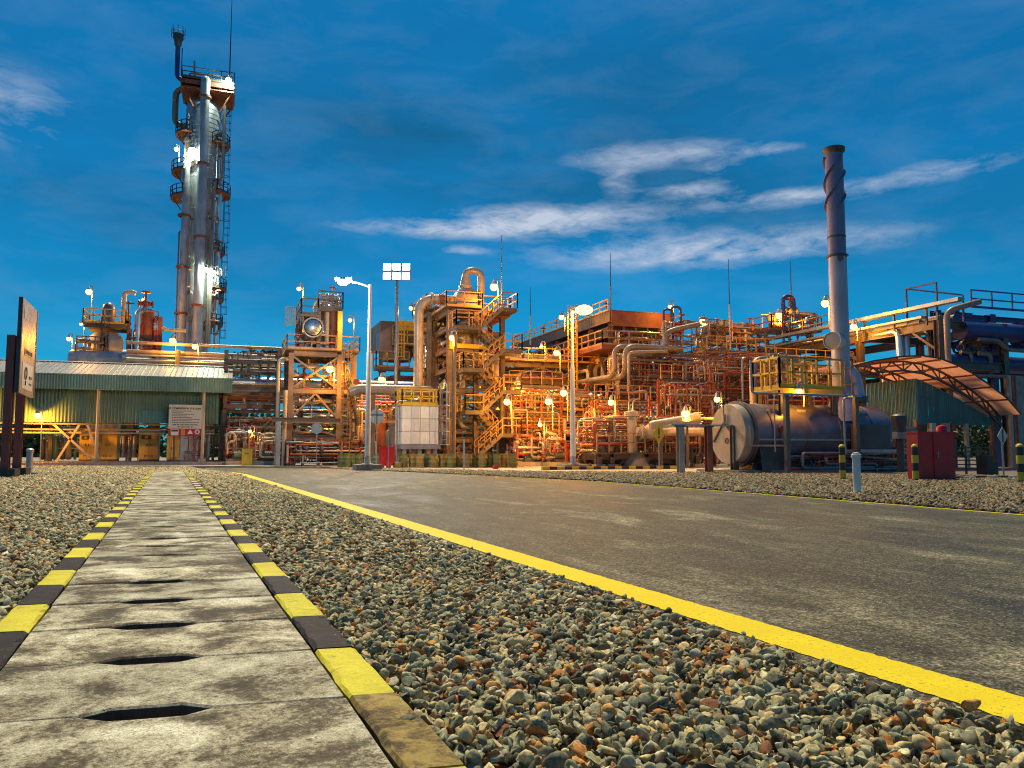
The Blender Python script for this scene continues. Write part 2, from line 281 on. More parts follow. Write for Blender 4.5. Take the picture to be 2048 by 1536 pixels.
# ------------------------------------------------------------------ mesh helpers
UP = Vector((0, 0, 1)); EX = Vector((1, 0, 0)); EY = Vector((0, 1, 0))
class MB:
    def __init__(s): s.v, s.f, s.sm = [], [], []
    def add(s, vs, fs, smooth=False):
        o = len(s.v); s.v += [tuple(x) for x in vs]; s.f += [tuple(i + o for i in f) for f in fs]; s.sm += [smooth] * len(fs); return s
    def box(s, c, d, rz=0.0):
        c = Vector(c); x, y, z = d[0] / 2, d[1] / 2, d[2] / 2; m = Matrix.Rotation(rz, 3, 'Z')
        return s.add([c + m @ Vector((a * x, b * y, e * z)) for a in (-1, 1) for b in (-1, 1) for e in (-1, 1)],
                     [(0, 1, 3, 2), (4, 6, 7, 5), (0, 4, 5, 1), (2, 3, 7, 6), (0, 2, 6, 4), (1, 5, 7, 3)])
    def bb(s, lo, hi): lo, hi = Vector(lo), Vector(hi); return s.box((lo + hi) / 2, hi - lo)
    def sweep(s, p, q, prof, up=None):
        p, q = Vector(p), Vector(q); t = (q - p).normalized()
        up = up or (UP if abs(t.z) < 0.9 else EY)
        a = t.cross(up).normalized(); b = a.cross(t); n = len(prof)
        vs = [e + a * x + b * y for e in (p, q) for x, y in prof]
        return s.add(vs, [(i, (i + 1) % n, n + (i + 1) % n, n + i) for i in range(n)] + [tuple(range(n))[::-1], tuple(range(n, 2 * n))])
    def bar(s, p, q, w, h=None, up=None):
        h = h or w; x, y = w / 2, h / 2; return s.sweep(p, q, [(-x, -y), (x, -y), (x, y), (-x, y)], up)
    def ibar(s, p, q, w, h=None, up=None):
        h = h or w; x, y = w / 2, h / 2; t = max(0.02, w * 0.07); f = max(0.025, h * 0.09)
        return s.sweep(p, q, [(-x, -y), (x, -y), (x, -y + f), (t, -y + f), (t, y - f), (x, y - f), (x, y), (-x, y), (-x, y - f), (-t, y - f), (-t, -y + f), (-x, -y + f)], up)
    def tube(s, pts, r, n=8, bend=None, cap=True):
        pts = [Vector(p) for p in pts]; bend = 3 * r if bend is None else bend; path = [pts[0]]
        for i in range(1, len(pts) - 1):
            a, c, b = pts[i - 1], pts[i], pts[i + 1]; la, lb = (a - c).length, (b - c).length
            t = min(bend, la * 0.48, lb * 0.48)
            if t < 1e-4: path.append(c); continue
            A, B = c + (a - c) / la * t, c + (b - c) / lb * t; k = 5 if r > 0.1 else 3
            for j in range(k + 1):
                u = j / k; path.append(A * (1 - u) ** 2 + c * 2 * u * (1 - u) + B * u * u)
        path.append(pts[-1]); q = [path[0]]
        for p in path[1:]:
            if (p - q[-1]).length > 1e-5: q.append(p)
        path = q; tans = []
        for i in range(len(path)):
            d = path[min(i + 1, len(path) - 1)] - path[max(i - 1, 0)]; tans.append(d.normalized())
        t0 = tans[0]; nrm = t0.cross(UP if abs(t0.z) < 0.9 else EX).normalized(); vs = []
        for i, p in enumerate(path):
            if i: nrm = (tans[i - 1].rotation_difference(tans[i])) @ nrm
            bn = tans[i].cross(nrm)
            vs += [p + (nrm * math.cos(6.28318 * j / n) + bn * math.sin(6.28318 * j / n)) * r for j in range(n)]
        fs = [(i * n + j, i * n + (j + 1) % n, (i + 1) * n + (j + 1) % n, (i + 1) * n + j) for i in range(len(path) - 1) for j in range(n)]
        s.add(vs, fs, n > 5)
        if cap: s.add(vs[:n], [tuple(range(n))[::-1]]); s.add(vs[-n:], [tuple(range(n))])
        return s
    def lathe(s, o, prof, ax=None, n=20):
        o = Vector(o); ax = (ax or UP).normalized(); a = ax.cross(UP if abs(ax.z) < 0.9 else EX).normalized(); b = ax.cross(a)
        vs = [o + ax * t + (a * math.cos(6.28318 * j / n) + b * math.sin(6.28318 * j / n)) * max(r, 1e-4) for r, t in prof for j in range(n)]
        return s.add(vs, [(i * n + j, i * n + (j + 1) % n, (i + 1) * n + (j + 1) % n, (i + 1) * n + j) for i in range(len(prof) - 1) for j in range(n)], True)
    def cyl(s, p, q, r, n=12):
        p, q = Vector(p), Vector(q); L = (q - p).length; return s.lathe(p, [(0, 0), (r, 0), (r, L), (0, L)], q - p, n)
    def ball(s, c, r, n=10, k=6, sz=1.0):
        return s.lathe(c, [(r * math.sin(math.pi * i / k), -r * sz * math.cos(math.pi * i / k)) for i in range(k + 1)], UP, n)
    def ring(s, c, r, t, ax=None, n=14):
        c = Vector(c); ax = (ax or UP).normalized(); a = ax.cross(UP if abs(ax.z) < 0.9 else EX).normalized(); b = ax.cross(a)
        pts = [c + (a * math.cos(6.28318 * j / n) + b * math.sin(6.28318 * j / n)) * r for j in range(n + 1)]
        return s.tube(pts, t, 5, 0.0, False)
    def poly(s, pts, h):               # a flat outline given thickness h downwards
        n = len(pts); top = [Vector(p) for p in pts]; bot = [p - UP * h for p in top]
        return s.add(top + bot, [tuple(range(n)), tuple(range(2 * n - 1, n - 1, -1))] + [(i, n + i, n + (i + 1) % n, (i + 1) % n) for i in range(n)])
def mesh(name, mb, m):
    d = bpy.data.meshes.new(name); d.from_pydata(mb.v, [], mb.f); d.polygons.foreach_set('use_smooth', mb.sm)
    if any(mb.sm): d.set_sharp_from_angle(angle=R(40))
    d.materials.append(M[m] if isinstance(m, str) else m); return d
def obj(name, mb, m, parent=None, label=None):
    o = bpy.data.objects.new(name, mesh(name, mb, m) if isinstance(mb, MB) else mb); C.objects.link(o)
    if parent is not None:
        o.parent = parent
        if parent.parent is None and parent.type == 'EMPTY': o.matrix_parent_inverse = Matrix.Translation(-parent.location)
    if label: o['label'] = label
    return o
def tag(o, label, cat, group=None):
    o['label'] = label; o['category'] = cat
    if group: o['group'] = group
    return o
def thing(name, label, cat, loc=(0, 0, 0), group=None):
    o = bpy.data.objects.new(name, None); C.objects.link(o); o.location = loc; o.empty_display_size = 0.2; return tag(o, label, cat, group)
def struct(name, mb, m):
    o = obj(name, mb, m); o['kind'] = 'structure'; return o
def copy_tree(root, loc, rz=0.0, label=None):
    c = root.copy(); C.objects.link(c); c.location = loc; c.rotation_euler = (0, 0, rz)
    if label: c['label'] = label
    for ch in list(root.children):
        k = ch.copy(); C.objects.link(k); k.parent = c
        for g in list(ch.children): q = g.copy(); C.objects.link(q); q.parent = k
    return c
def lerp(a, b, t): return a + (b - a) * t

# ---- recurring plant pieces: each returns or fills a mesh
def rail_mb(pts, h=1.1, r=0.032, sp=1.6, mb=None, toe=True):
    mb = mb or MB(); pts = [Vector(p) for p in pts]
    for a, b in zip(pts, pts[1:]):
        L = (b - a).length; n = max(1, round(L / sp))
        for hh in (h, h * 0.52): mb.bar(a + UP * hh, b + UP * hh, 2 * r)
        if toe: mb.bar(a + UP * 0.08, b + UP * 0.08, 0.02, 0.16)
        for i in range(n + 1): p = lerp(a, b, i / n); mb.bar(p, p + UP * h, 2 * r)
    return mb
def stair(T, p, q, w, side, m='steel', rm='rail'):
    p, q, side = Vector(p), Vector(q), Vector(side).normalized(); n = max(4, int(abs(q.z - p.z) / 0.24))
    for s in (-1, 1):
        o = side * (w / 2 * s); obj('stringer', MB().bar(p + o, q + o, 0.06, 0.28), m, T)
        mb = MB()
        for hh in (1.05, 0.55): mb.bar(p + o + UP * hh, q + o + UP * hh, 0.06)
        for i in range(5): a = lerp(p, q, i / 4) + o; mb.bar(a, a + UP * 1.05, 0.06)
        obj('handrail', mb, rm, T)
    tr = MB(); d = Vector((q.x - p.x, q.y - p.y, 0)).normalized()
    for i in range(1, n):
        c = lerp(p, q, i / n); tr.bar(c - side * (w / 2 - 0.04), c + side * (w / 2 - 0.04), 0.24, 0.05)
    obj('stair_flight', tr, m, T)
def ladder(T, p, h, side, face, cage=True, w=0.5, m='rail', cage_from=2.4):
    p, side, face = Vector(p), Vector(side).normalized(), Vector(face).normalized(); mb = MB()
    for s in (-1, 1): mb.bar(p + side * w / 2 * s, p + side * w / 2 * s + UP * (h + 1.0), 0.07, 0.07)
    for i in range(1, int(h / 0.33)): z = UP * (i * 0.33); mb.bar(p + z - side * w / 2, p + z + side * w / 2, 0.045)
    L = obj('ladder', mb, m, T)
    if cage and h > cage_from:
        cg = MB()
        for k in range(5):
            a = math.pi * k / 4; o = side * (0.38 * math.cos(a)) + face * (0.1 + 0.6 * math.sin(a)); cg.bar(p + o + UP * cage_from, p + o + UP * (h + 1.0), 0.045)
        z = cage_from
        while z < h + 1.0:
            ps = [p + side * (0.38 * math.cos(math.pi * k / 4)) + face * (0.1 + 0.6 * math.sin(math.pi * k / 4)) + UP * z for k in range(5)]
            for a, b in zip(ps, ps[1:]): cg.bar(a, b, 0.05)
            z += 0.9
        obj('safety_cage', cg, m, L)
def pipe(T, pts, r, m='pipe', n=10, bend=None, flanges=(), name='pipe'):
    mb = MB(); pts = [Vector(p) for p in pts]; mb.tube(pts, r, n, bend)
    for i, t in flanges:
        d = (pts[i + 1] - pts[i]); c = pts[i] + d * t; d.normalize(); mb.cyl(c - d * 0.09, c - d * 0.015, r * 1.55, n); mb.cyl(c + d * 0.015, c + d * 0.09, r * 1.55, n)
    return obj(name, mb, m, T)
def valve(T, p, r, ax=EX, m='pipe', wheel=True):
    p = Vector(p); mb = MB(); mb.ball(p, r * 1.7, 8, 5); mb.cyl(p - ax * r * 3, p - ax * r * 2.5, r * 1.7, 10); mb.cyl(p + ax * r * 2.5, p + ax * r * 3, r * 1.7, 10); mb.cyl(p - ax * r * 3, p + ax * r * 3, r, 8)
    mb.cyl(p, p + UP * r * 5, r * 0.5, 6)
    o = obj('valve', mb, m, T)
    if wheel: obj('handwheel', MB().ring(p + UP * r * 5, r * 1.9, r * 0.3, UP, 10).bar(p + UP * r * 5 - EX * r * 1.9, p + UP * r * 5 + EX * r * 1.9, r * 0.3), 'redpipe', o)
    return o
def vessel(T, p, r, h, m='pipe', ax=UP, name='shell', n=24, bands=0):
    p = Vector(p); k = r * 0.5
    prof = [(0, 0), (r * 0.5, k * 0.12), (r * 0.85, k * 0.45), (r, k)] + [(r, h - k), (r * 0.85, h - k * 0.45), (r * 0.5, h - k * 0.12), (0, h)]
    mb = MB().lathe(p, prof, ax, n); o = obj(name, mb, m, T)
    for i in range(bands):
        c = p + ax * lerp(k, h - k, (i + 0.5) / bands); obj('band', MB().lathe(c, [(r, -0.04), (r + 0.03, -0.04), (r + 0.03, 0.04), (r, 0.04)], ax, n), m, o)
    return o
def frame(T, P, us, vs, zs, z0=0.0, cw=0.26, bw=0.24, braces=(), deck=(), rails=(), m='steel', tops=None, rm='rail'):
    P = Vector(P)
    def pt(u, v, z): return Vector((P.x + u, P.y + v, z))
    for i, u in enumerate(us):
        for j, v in enumerate(vs):
            zt = (tops or {}).get((i, j), zs[-1]); obj('column', MB().ibar(pt(u, v, z0), pt(u, v, zt), cw, cw, EY), m, T)
            obj('footing', MB().box(pt(u, v, z0 + 0.12), (cw * 2.2, cw * 2.2, 0.24)), 'conc', T)
    for z in zs:
        for v in vs:
            for a, b in zip(us, us[1:]): obj('beam', MB().ibar(pt(a + cw / 2, v, z), pt(b - cw / 2, v, z), bw * 0.7, bw * 1.3), m, T)
        for u in us:
            for a, b in zip(vs, vs[1:]): obj('beam', MB().ibar(pt(u, a + cw / 2, z), pt(u, b - cw / 2, z), bw * 0.7, bw * 1.3), m, T)
    lv = [z0] + list(zs)
    for (i, k, d) in braces:           # bay, storey, direction: on the front face
        a, b = us[i], us[i + 1]; za, zb = lv[k] + 0.2, lv[k + 1] - 0.2
        if d == 'x' or d == '/': obj('brace', MB().bar(pt(a + 0.1, vs[0] - 0.02, za), pt(b - 0.1, vs[0] - 0.02, zb), 0.14), m, T)
        if d == 'x' or d == '\\': obj('brace', MB().bar(pt(a + 0.1, vs[0] + 0.13, zb), pt(b - 0.1, vs[0] + 0.13, za), 0.14), m, T)
        if d == 'v':
            mid = (a + b) / 2; obj('brace', MB().bar(pt(a + 0.1, vs[0], za), pt(mid, vs[0], zb), 0.14), m, T); obj('brace', MB().bar(pt(b - 0.1, vs[0], za), pt(mid + 0.05, vs[0], zb), 0.14), m, T)
    for k in deck:
        z = zs[k] + bw * 0.65 + 0.03; obj('deck', MB().bb(pt(us[0] - 0.4, vs[0] - 0.5, z), pt(us[-1] + 0.4, vs[-1] + 0.4, z + 0.05)), m, T)
    for k in rails:
        z = zs[k] + bw * 0.65 + 0.085; a, b, c, d = us[0] - 0.36, us[-1] + 0.36, vs[0] - 0.46, vs[-1] + 0.36
        obj('railing', rail_mb([pt(a, d, z), pt(a, c, z), pt(b, c, z), pt(b, d, z), pt(a, d, z)]), rm, T)
def spools(T, lo, hi, n, seed, rmin=0.05, rmax=0.16, mats=('pipe', 'pipe', 'galv', 'rusty', 'alu', 'cream'), valves=0.5):
    q = random.Random(seed); lo, hi = Vector(lo), Vector(hi)
    def rp(): return Vector([q.uniform(lo[i], hi[i]) for i in range(3)])
    for k in range(n):
        r = q.uniform(rmin, rmax) * (0.6 if q.random() < 0.5 else 1.0); p = rp(); mode = q.random()
        if mode < 0.4: p.z = lo.z
        elif mode < 0.7: p.x = lo.x
        else: p.x = hi.x
        pts = [p.copy()]; last = -1
        for s in range(q.choice((2, 3, 3, 4, 5))):
            a = q.choice([x for x in ((0, 2, 0, 2, 1) if s or mode >= 0.4 else (2,)) if x != last]); last = a
            for _ in range(6):
                t = rp()[a]
                if abs(t - p[a]) > 6 * r: break
            p = p.copy(); p[a] = t; pts.append(p)
        pts = [x for i, x in enumerate(pts) if i == 0 or (x - pts[i - 1]).length > 4 * r]
        if len(pts) < 2: continue
        pipe(T, pts, r, q.choice(mats), 8, 3 * r, [(i, 0.5) for i in range(len(pts) - 1) if q.random() < 0.45])
        if q.random() < valves:
            i = q.randrange(len(pts) - 1); c = lerp(pts[i], pts[i + 1], 0.35); d = (pts[i + 1] - pts[i]).normalized()
            valve(T, c, r * 1.1, d if abs(d.z) < 0.9 else UP * 1.0, q.choice(('pipe', 'rusty', 'galv')), abs(d.z) < 0.9)

# ------------------------------------------------------------------ ground, road, path, gravel
ZG, ZR, ZB = -0.14, -0.055, -0.085     # subsoil, road surface, gravel bed (path top is 0)
mb = MB(); mb.add([(-3000, -3000, ZG), (3000, -3000, ZG), (3000, 3000, ZG), (-3000, 3000, ZG)], [(0, 1, 2, 3)]); struct('ground', mb, 'bed')
PA = YAW - math.atan((1024 - 341) / FPX)                       # heading of the path, clockwise from +y
PD = Vector((math.sin(PA), math.cos(PA), 0)); PL = Vector((math.cos(PA), -math.sin(PA), 0))
def lat(P): return P.dot(PL)
def pth(s, l, z=0.0): return PD * s + PL * l + UP * z
LR = lat(gnd(764, 1350)); LL = lat(gnd(66, 1175)); PW = LR - LL
Y0, Y1 = lat(gnd(1400, 1243, ZR)), lat(gnd(1400, 1210, ZR))    # the painted edge line
E0 = Y0 - 0.16                                                 # tarmac edge
# road sheet: runs beside the path, then widens into the junction before the plant
far = [gnd(*p, ZR) for p in ((1500, 986), (1200, 963), (900, 948), (640, 936))]
dd = (far[0] - gnd(2048, 1029, ZR)).normalized()
send = gnd(460, 946, ZR).dot(PD)
edge = [pth(s, E0, ZR) for s in (-8, 0, 10, 20, 30, send - 4)] + [gnd(452, 944, ZR), gnd(428, 941, ZR), gnd(400, 938.5, ZR), gnd(420, 935, ZR)]
road = edge + far[::-1] + [gnd(2048, 1029, ZR), gnd(2048, 1029, ZR) - dd * 30]
struct('road', MB().poly(road, 0.08), 'asphalt')
rj = random.Random(5)
def strip(a, b, z, wob=0.009):                                 # a painted strip between two polylines, edges slightly ragged
    L, Q = [], []
    for (p, q), (p2, q2) in zip(zip(a, b), zip(a[1:], b[1:])):
        n = max(1, int((p2 - p).length / 0.035))
        for i in range(n):
            L.append(lerp(p, p2, i / n) + PL * rj.uniform(-wob, wob)); Q.append(lerp(q, q2, i / n) + PL * rj.uniform(-wob, wob))
    L.append(a[-1]); Q.append(b[-1]); n = len(L)
    return MB().add([(p.x, p.y, z) for p in L + Q], [(i, i + 1, n + i + 1, n + i) for i in range(n - 1)])
struct('yellow_edge_line', strip([pth(s, Y0) for s in (-3, send - 3)] + [gnd(455, 945, ZR)], [pth(s, Y1) for s in (-3, send - 3)] + [gnd(468, 945, ZR)], ZR + 0.004), 'line')
fl = [gnd(2048, 1029, ZR) - dd * 12, gnd(2048, 1029, ZR)] + far[:3]
struct('far_edge_line', strip([p - PL * 0.16 for p in fl], [p - PL * 0.06 for p in fl], ZR + 0.004, 0.004), 'line')
# path of concrete slabs over a drain, painted kerb blocks both sides
path = thing('footpath', 'concrete slab path with yellow and black kerbs', 'path'); path['kind'] = 'structure'; del path['category']
KW, PITCHS = 0.20, 0.852; SK = math.tan(R(8)); SW = PW - 2 * KW - 0.03
def slab_mesh(seed, notch=True):
    q = random.Random(seed); hw, hl, c = SW / 2, PITCHS / 2 - 0.009, 0.0
    nw, nd, off = 0.13, 0.078 if notch else 0.0, -0.06
    def side(sy):
        xs = [-hw, -hw * 0.8, -hw * 0.65, off - nw - 0.11, off - nw, off - 0.05, off + 0.05, off + nw, off + nw + 0.11, hw * 0.6, hw * 0.8, hw]
        ys = [0, 0, 0, 0, nd, nd, nd, nd, 0, 0, 0, 0]
        return [(x + q.uniform(-0.004, 0.004), sy * (hl - y) + q.uniform(-0.005, 0.004)) for x, y in zip(xs, ys)]
    o = side(-1) + side(1)[::-1]; n = len(o)
    inn = []
    for i in range(n):
        (ax, ay), (bx, by), (cx, cy) = o[i - 1], o[i], o[(i + 1) % n]
        d1 = Vector((bx - ax, by - ay)).normalized(); d2 = Vector((cx - bx, cy - by)).normalized(); nn = Vector((-(d1.y + d2.y), d1.x + d2.x)); nn = nn.normalized() if nn.length > 0.1 else nn
        inn.append((bx + nn.x * 0.009, by + nn.y * 0.009))
    sk = lambda p, z: (p[0], p[1] - SK * p[0], z)
    m = MB(); vs = [sk(p, 0) for p in inn] + [sk(p, -0.009) for p in o] + [sk(p, -0.11) for p in o]; h = n // 2
    m.add(vs, [(i, i + 1, n - 2 - i, n - 1 - i) for i in range(h - 1)] + [(i, n + i, n + (i + 1) % n, (i + 1) % n) for i in range(n)] + [(n + i, 2 * n + i, 2 * n + (i + 1) % n, n + (i + 1) % n) for i in range(n)])
    d = mesh('slab', m, 'slab'); d.materials.append(M['slabedge'])
    for i, pg in enumerate(d.polygons): pg.material_index = 1 if i >= h - 1 + n else 0
    return d
slabs = [slab_mesh(s) for s in range(5)]; plain = [slab_mesh(s + 9, False) for s in range(3)]
def kerb_mesh(mm, seed=0):
    m = MB(); hl, w, b = PITCHS / 2 - 0.003, KW / 2, 0.012; q = random.Random(seed); n = 9
    L = [(-w + q.uniform(-0.004, 0.003), lerp(-hl, hl, i / n) + SK * w) for i in range(n + 1)]; Rr = [(w + q.uniform(-0.003, 0.004), lerp(hl, -hl, i / n) - SK * w) for i in range(n + 1)]
    o = L[::-1] + Rr[::-1]; N_ = len(o); inn = [(x - math.copysign(q.choice((b, b, b * 1.3, b * 2.2)), x), y * 0.992) for x, y in o]
    vs = [(x, y, q.uniform(-0.002, 0.001)) for x, y in inn] + [(x, y, -b * q.uniform(0.8, 1.6)) for x, y in o] + [(x, y, -0.35) for x, y in o]; h = N_ // 2
    m.add(vs, [(i, i + 1, N_ - 2 - i, N_ - 1 - i) for i in range(h - 1)] + [(a + i, a + N_ + i, a + N_ + (i + 1) % N_, a + (i + 1) % N_) for a in (0, N_) for i in range(N_)]); return mesh('kerb_block', m, mm)
km = {k: [kerb_mesh(k, s) for s in range(3)] for k in ('kerby', 'kerbk', 'kerbw')}
Smax = gnd(340, 942).dot(PD)
cx = (LL + LR) / 2; s0 = gnd(715, 1390).dot(PD) + SK * (LR - KW - cx); k0 = -4
nsl = int((Smax - s0) / PITCHS)
for k in range(k0, nsl + 1):
    s = s0 + (k + 0.5) * PITCHS
    o = obj('slab', rj.choice(plain if k > 4 and rj.random() < 0.55 else slabs), None, path); o.location = pth(s, cx, rj.uniform(-0.006, 0.003)); o.rotation_euler = (rj.uniform(-0.009, 0.009), rj.uniform(-0.005, 0.005), -PA + rj.uniform(-0.006, 0.006))
    for side, l in ((-1, LL + KW / 2), (1, LR - KW / 2)):
        kk = k
        mm = 'kerby' if kk % 2 == 0 else 'kerbk'
        if side > 0 and k in (-1,): mm = 'kerbw'
        dy = -SK * (l - cx)
        o = obj('kerb_block', rj.choice(km[mm]), None, path); o.location = pth(s + dy, l, 0.004 + rj.uniform(-0.004, 0.004)); o.rotation_euler = (0, rj.uniform(-0.01, 0.01), -PA + rj.uniform(-0.003, 0.003))
obj('drain_floor', MB().poly([pth(-3, LL + KW, -0.5), pth(Smax, LL + KW, -0.5), pth(Smax, LR - KW, -0.5), pth(-3, LR - KW, -0.5)][::-1], 0.1), 'slabedge', path)

# apron of pale concrete in front of the plant and round it
ap = [gnd(-400, 931, 0.0), gnd(430, 931.5, 0.0), gnd(640, 933, 0.0), gnd(860, 940, 0.0), gnd(1100, 944.5, 0.0), gnd(1480, 946, 0.0), G(1480, 200), G(-400, 200)]
ap = [Vector((p.x, p.y, -0.012)) for p in ap]
struct('plant_apron', MB().poly(ap, 0.12), mat('apron_concrete', (0.33, 0.30, 0.25), 0.8, 0, 0.35, 0.5, (0.12, 0.09, 0.07), 0.6, 0.5, 15))
ap2 = [Vector((p.x, p.y, -0.02)) for p in (G(1480, 38), G(2300, 33), G(2300, 150), G(1480, 150))]
struct('heater_yard', MB().poly(ap2, 0.1), mat('yard_concrete', (0.20, 0.15, 0.14), 0.8, 0, 0.35, 0.6, (0.1, 0.07, 0.06), 0.6, 0.5, 15))

# gravel: loose stones as real geometry, finer counts near the camera
def inpoly(x, y, poly):
    c = np.zeros(x.shape, bool); n = len(poly)
    for i in range(n):
        a, b = poly[i], poly[(i + 1) % n]; k = ((a.y > y) != (b.y > y)); t = np.where(k, (b.x - a.x) * (y - a.y) / ((b.y - a.y) if b.y != a.y else 1e-9) + a.x, -1e9); c ^= k & (x < t)
    return c
PLY = {'right_strip': [pth(1.0, LR + 0.02), pth(1.0, E0 - 0.0), pth(send - 2, E0), gnd(440, 944, ZR), gnd(395, 938, ZR), gnd(380, 934, ZR), pth(Smax + 14, LL), pth(Smax + 0.05, LL), pth(Smax + 0.05, LR + 0.02)],
       'left_field': [pth(2, LL - 0.02), pth(Smax + 14, LL), gnd(100, 931.5, ZR), gnd(-60, 931.5, ZR), pth(6, LL - 12), pth(2, LL - 4)],
       'far_verge': [gnd(2048, 1029, ZR) - dd * 5 + PL * 0.02] + [p + PL * 0.02 for p in far] + [gnd(800, 938, ZR), gnd(860, 939.5, ZR), gnd(1100, 944, ZR), gnd(1480, 945.5, ZR), G(1490, 38.5), G(2140, 34)]}
def ico(sub):
    t = (1 + 5 ** 0.5) / 2; v = [(-1, t, 0), (1, t, 0), (-1, -t, 0), (1, -t, 0), (0, -1, t), (0, 1, t), (0, -1, -t), (0, 1, -t), (t, 0, -1), (t, 0, 1), (-t, 0, -1), (-t, 0, 1)]
    f = [(0, 11, 5), (0, 5, 1), (0, 1, 7), (0, 7, 10), (0, 10, 11), (1, 5, 9), (5, 11, 4), (11, 10, 2), (10, 7, 6), (7, 1, 8), (3, 9, 4), (3, 4, 2), (3, 2, 6), (3, 6, 8), (3, 8, 9), (4, 9, 5), (2, 4, 11), (6, 2, 10), (8, 6, 7), (9, 8, 1)]
    v = [np.array(p) / np.linalg.norm(p) for p in v]
    for _ in range(sub):
        mid, nf = {}, []
        def m(a, b):
            k = (min(a, b), max(a, b))
            if k not in mid: p = v[a] + v[b]; v.append(p / np.linalg.norm(p)); mid[k] = len(v) - 1
            return mid[k]
        for a, b, c in f: x, y, z = m(a, b), m(b, c), m(c, a); nf += [(a, x, z), (b, y, x), (c, z, y), (x, y, z)]
        f = nf
    return np.array(v), np.array(f)
rg = np.random.default_rng(11)
def variants(sub, k):
    v, f = ico(sub); out = []
    for _ in range(k):
        p = v.copy()
        for _c in range(7):                                     # knock facets off: crushed rock
            d = rg.normal(size=3); d /= np.linalg.norm(d); h = rg.uniform(0.2, 0.55); t = p @ d; p -= np.outer(np.maximum(t - h, 0), d)
        p *= rg.uniform(0.975, 1.025, size=(len(p), 1)); p *= np.array([1.45, rg.uniform(0.9, 1.35), rg.uniform(0.65, 1.1)]); out.append(p)
    return out, f
oct_v = np.array([(1, 0, 0), (-1, 0, 0), (0, 1, 0), (0, -1, 0), (0, 0, 1), (0, 0, -1.0)]); oct_f = np.array([(0, 2, 4), (2, 1, 4), (1, 3, 4), (3, 0, 4), (2, 0, 5), (1, 2, 5), (3, 1, 5), (0, 3, 5)])
LOD = [variants(1, 14), variants(0, 14), ([oct_v * rg.uniform(0.7, 1.2, size=(6, 1)) * np.array([1, 0.8, 0.6]) for _ in range(14)], oct_f)]
fwv, rtv = np.array(FW[:2]), np.array(RT[:2])
def scatter(name, label, poly, bands, sm='stone'):
    xs, ys = [p.x for p in poly], [p.y for p in poly]; Vs, Fs, off = [], [], 0
    for (d0, d1, dens, rad, lod, zj) in bands:
        # sample by depth slice inside the view
        wmin, wmax = -0.68, 0.68
        A = (wmax - wmin) * (d1 * d1 - d0 * d0) / 2; n = int(A * dens)
        D = np.sqrt(rg.uniform(d0 * d0, d1 * d1, n)); k = rg.uniform(wmin, wmax, n)
        x = fwv[0] * D + rtv[0] * D * k; y = fwv[1] * D + rtv[1] * D * k
        ok = inpoly(x, y, poly); x, y = x[ok], y[ok]; n = len(x); x = x + rg.normal(0, 0.045, n); y = y + rg.normal(0, 0.045, n)
        var, f = LOD[lod]; r = rad * np.minimum(np.exp(rg.normal(-0.08, 0.36, n)), 1.55); vi = rg.integers(0, len(var), n)
        base = np.stack(var)[vi]                                # n, nv, 3
        a = rg.uniform(0, 6.283, n); tx = rg.normal(0, 0.6, n); ty = rg.normal(0, 0.6, n)
        ca, sa, cx_, sx_, cy_, sy_ = np.cos(a), np.sin(a), np.cos(tx), np.sin(tx), np.cos(ty), np.sin(ty)
        Y = base[..., 1] * cx_[:, None] - base[..., 2] * sx_[:, None]; Z = base[..., 1] * sx_[:, None] + base[..., 2] * cx_[:, None]; X = base[..., 0]
        X2 = X * cy_[:, None] + Z * sy_[:, None]; Z2 = -X * sy_[:, None] + Z * cy_[:, None]
        P = np.stack([(X2 * ca[:, None] - Y * sa[:, None]) * r[:, None] + x[:, None], (X2 * sa[:, None] + Y * ca[:, None]) * r[:, None] + y[:, None], Z2 * r[:, None] + (ZB + 0.012 + rg.uniform(0, zj, n))[:, None]], -1)
        nv = base.shape[1]; Vs.append(P.reshape(-1, 3)); Fs.append((f[None] + (np.arange(n) * nv)[:, None, None] + off).reshape(-1, 3)); off += n * nv
    Vv, Ff = np.concatenate(Vs), np.concatenate(Fs)
    d = bpy.data.meshes.new(name); d.vertices.add(len(Vv)); d.vertices.foreach_set('co', Vv.astype(np.float32).ravel())
    d.loops.add(Ff.size); d.loops.foreach_set('vertex_index', Ff.astype(np.int32).ravel()); d.polygons.add(len(Ff)); d.polygons.foreach_set('loop_start', np.arange(0, Ff.size, 3, dtype=np.int32))
    d.polygons.foreach_set('loop_total', np.full(len(Ff), 3, np.int32)); d.update(calc_edges=True); d.validate()
    d.materials.append(M[sm]); o = bpy.data.objects.new(name, d); C.objects.link(o); o['kind'] = 'stuff'; tag(o, label, 'gravel'); return len(Ff)
NT = 0
NT += scatter('gravel', 'loose crushed stones between the path and the yellow line', PLY['right_strip'],
        [(1.6, 8.0, 1600, 0.026, 0, 0.06), (8.0, 20, 850, 0.031, 1, 0.05), (20, 62, 260, 0.06, 2, 0.04)])
NT += scatter('gravel', 'loose crushed stones on the side of the path away from the road', PLY['left_field'],
        [(4, 8, 1200, 0.031, 0, 0.055), (8, 20, 600, 0.038, 1, 0.05), (20, 64, 170, 0.065, 2, 0.04)])
NT += scatter('gravel', 'loose stones with shade put into their colour on the verge across the road before the tank', PLY['far_verge'],
        [(10, 20, 500, 0.042, 1, 0.06), (20, 52, 170, 0.065, 2, 0.05)], 'shadestone')
print('gravel tris', NT)
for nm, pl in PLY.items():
    m = MB(); m.add([(p.x, p.y, ZB) for p in pl], [tuple(range(len(pl)))]); o = struct('gravel_bed', m, 'bed')


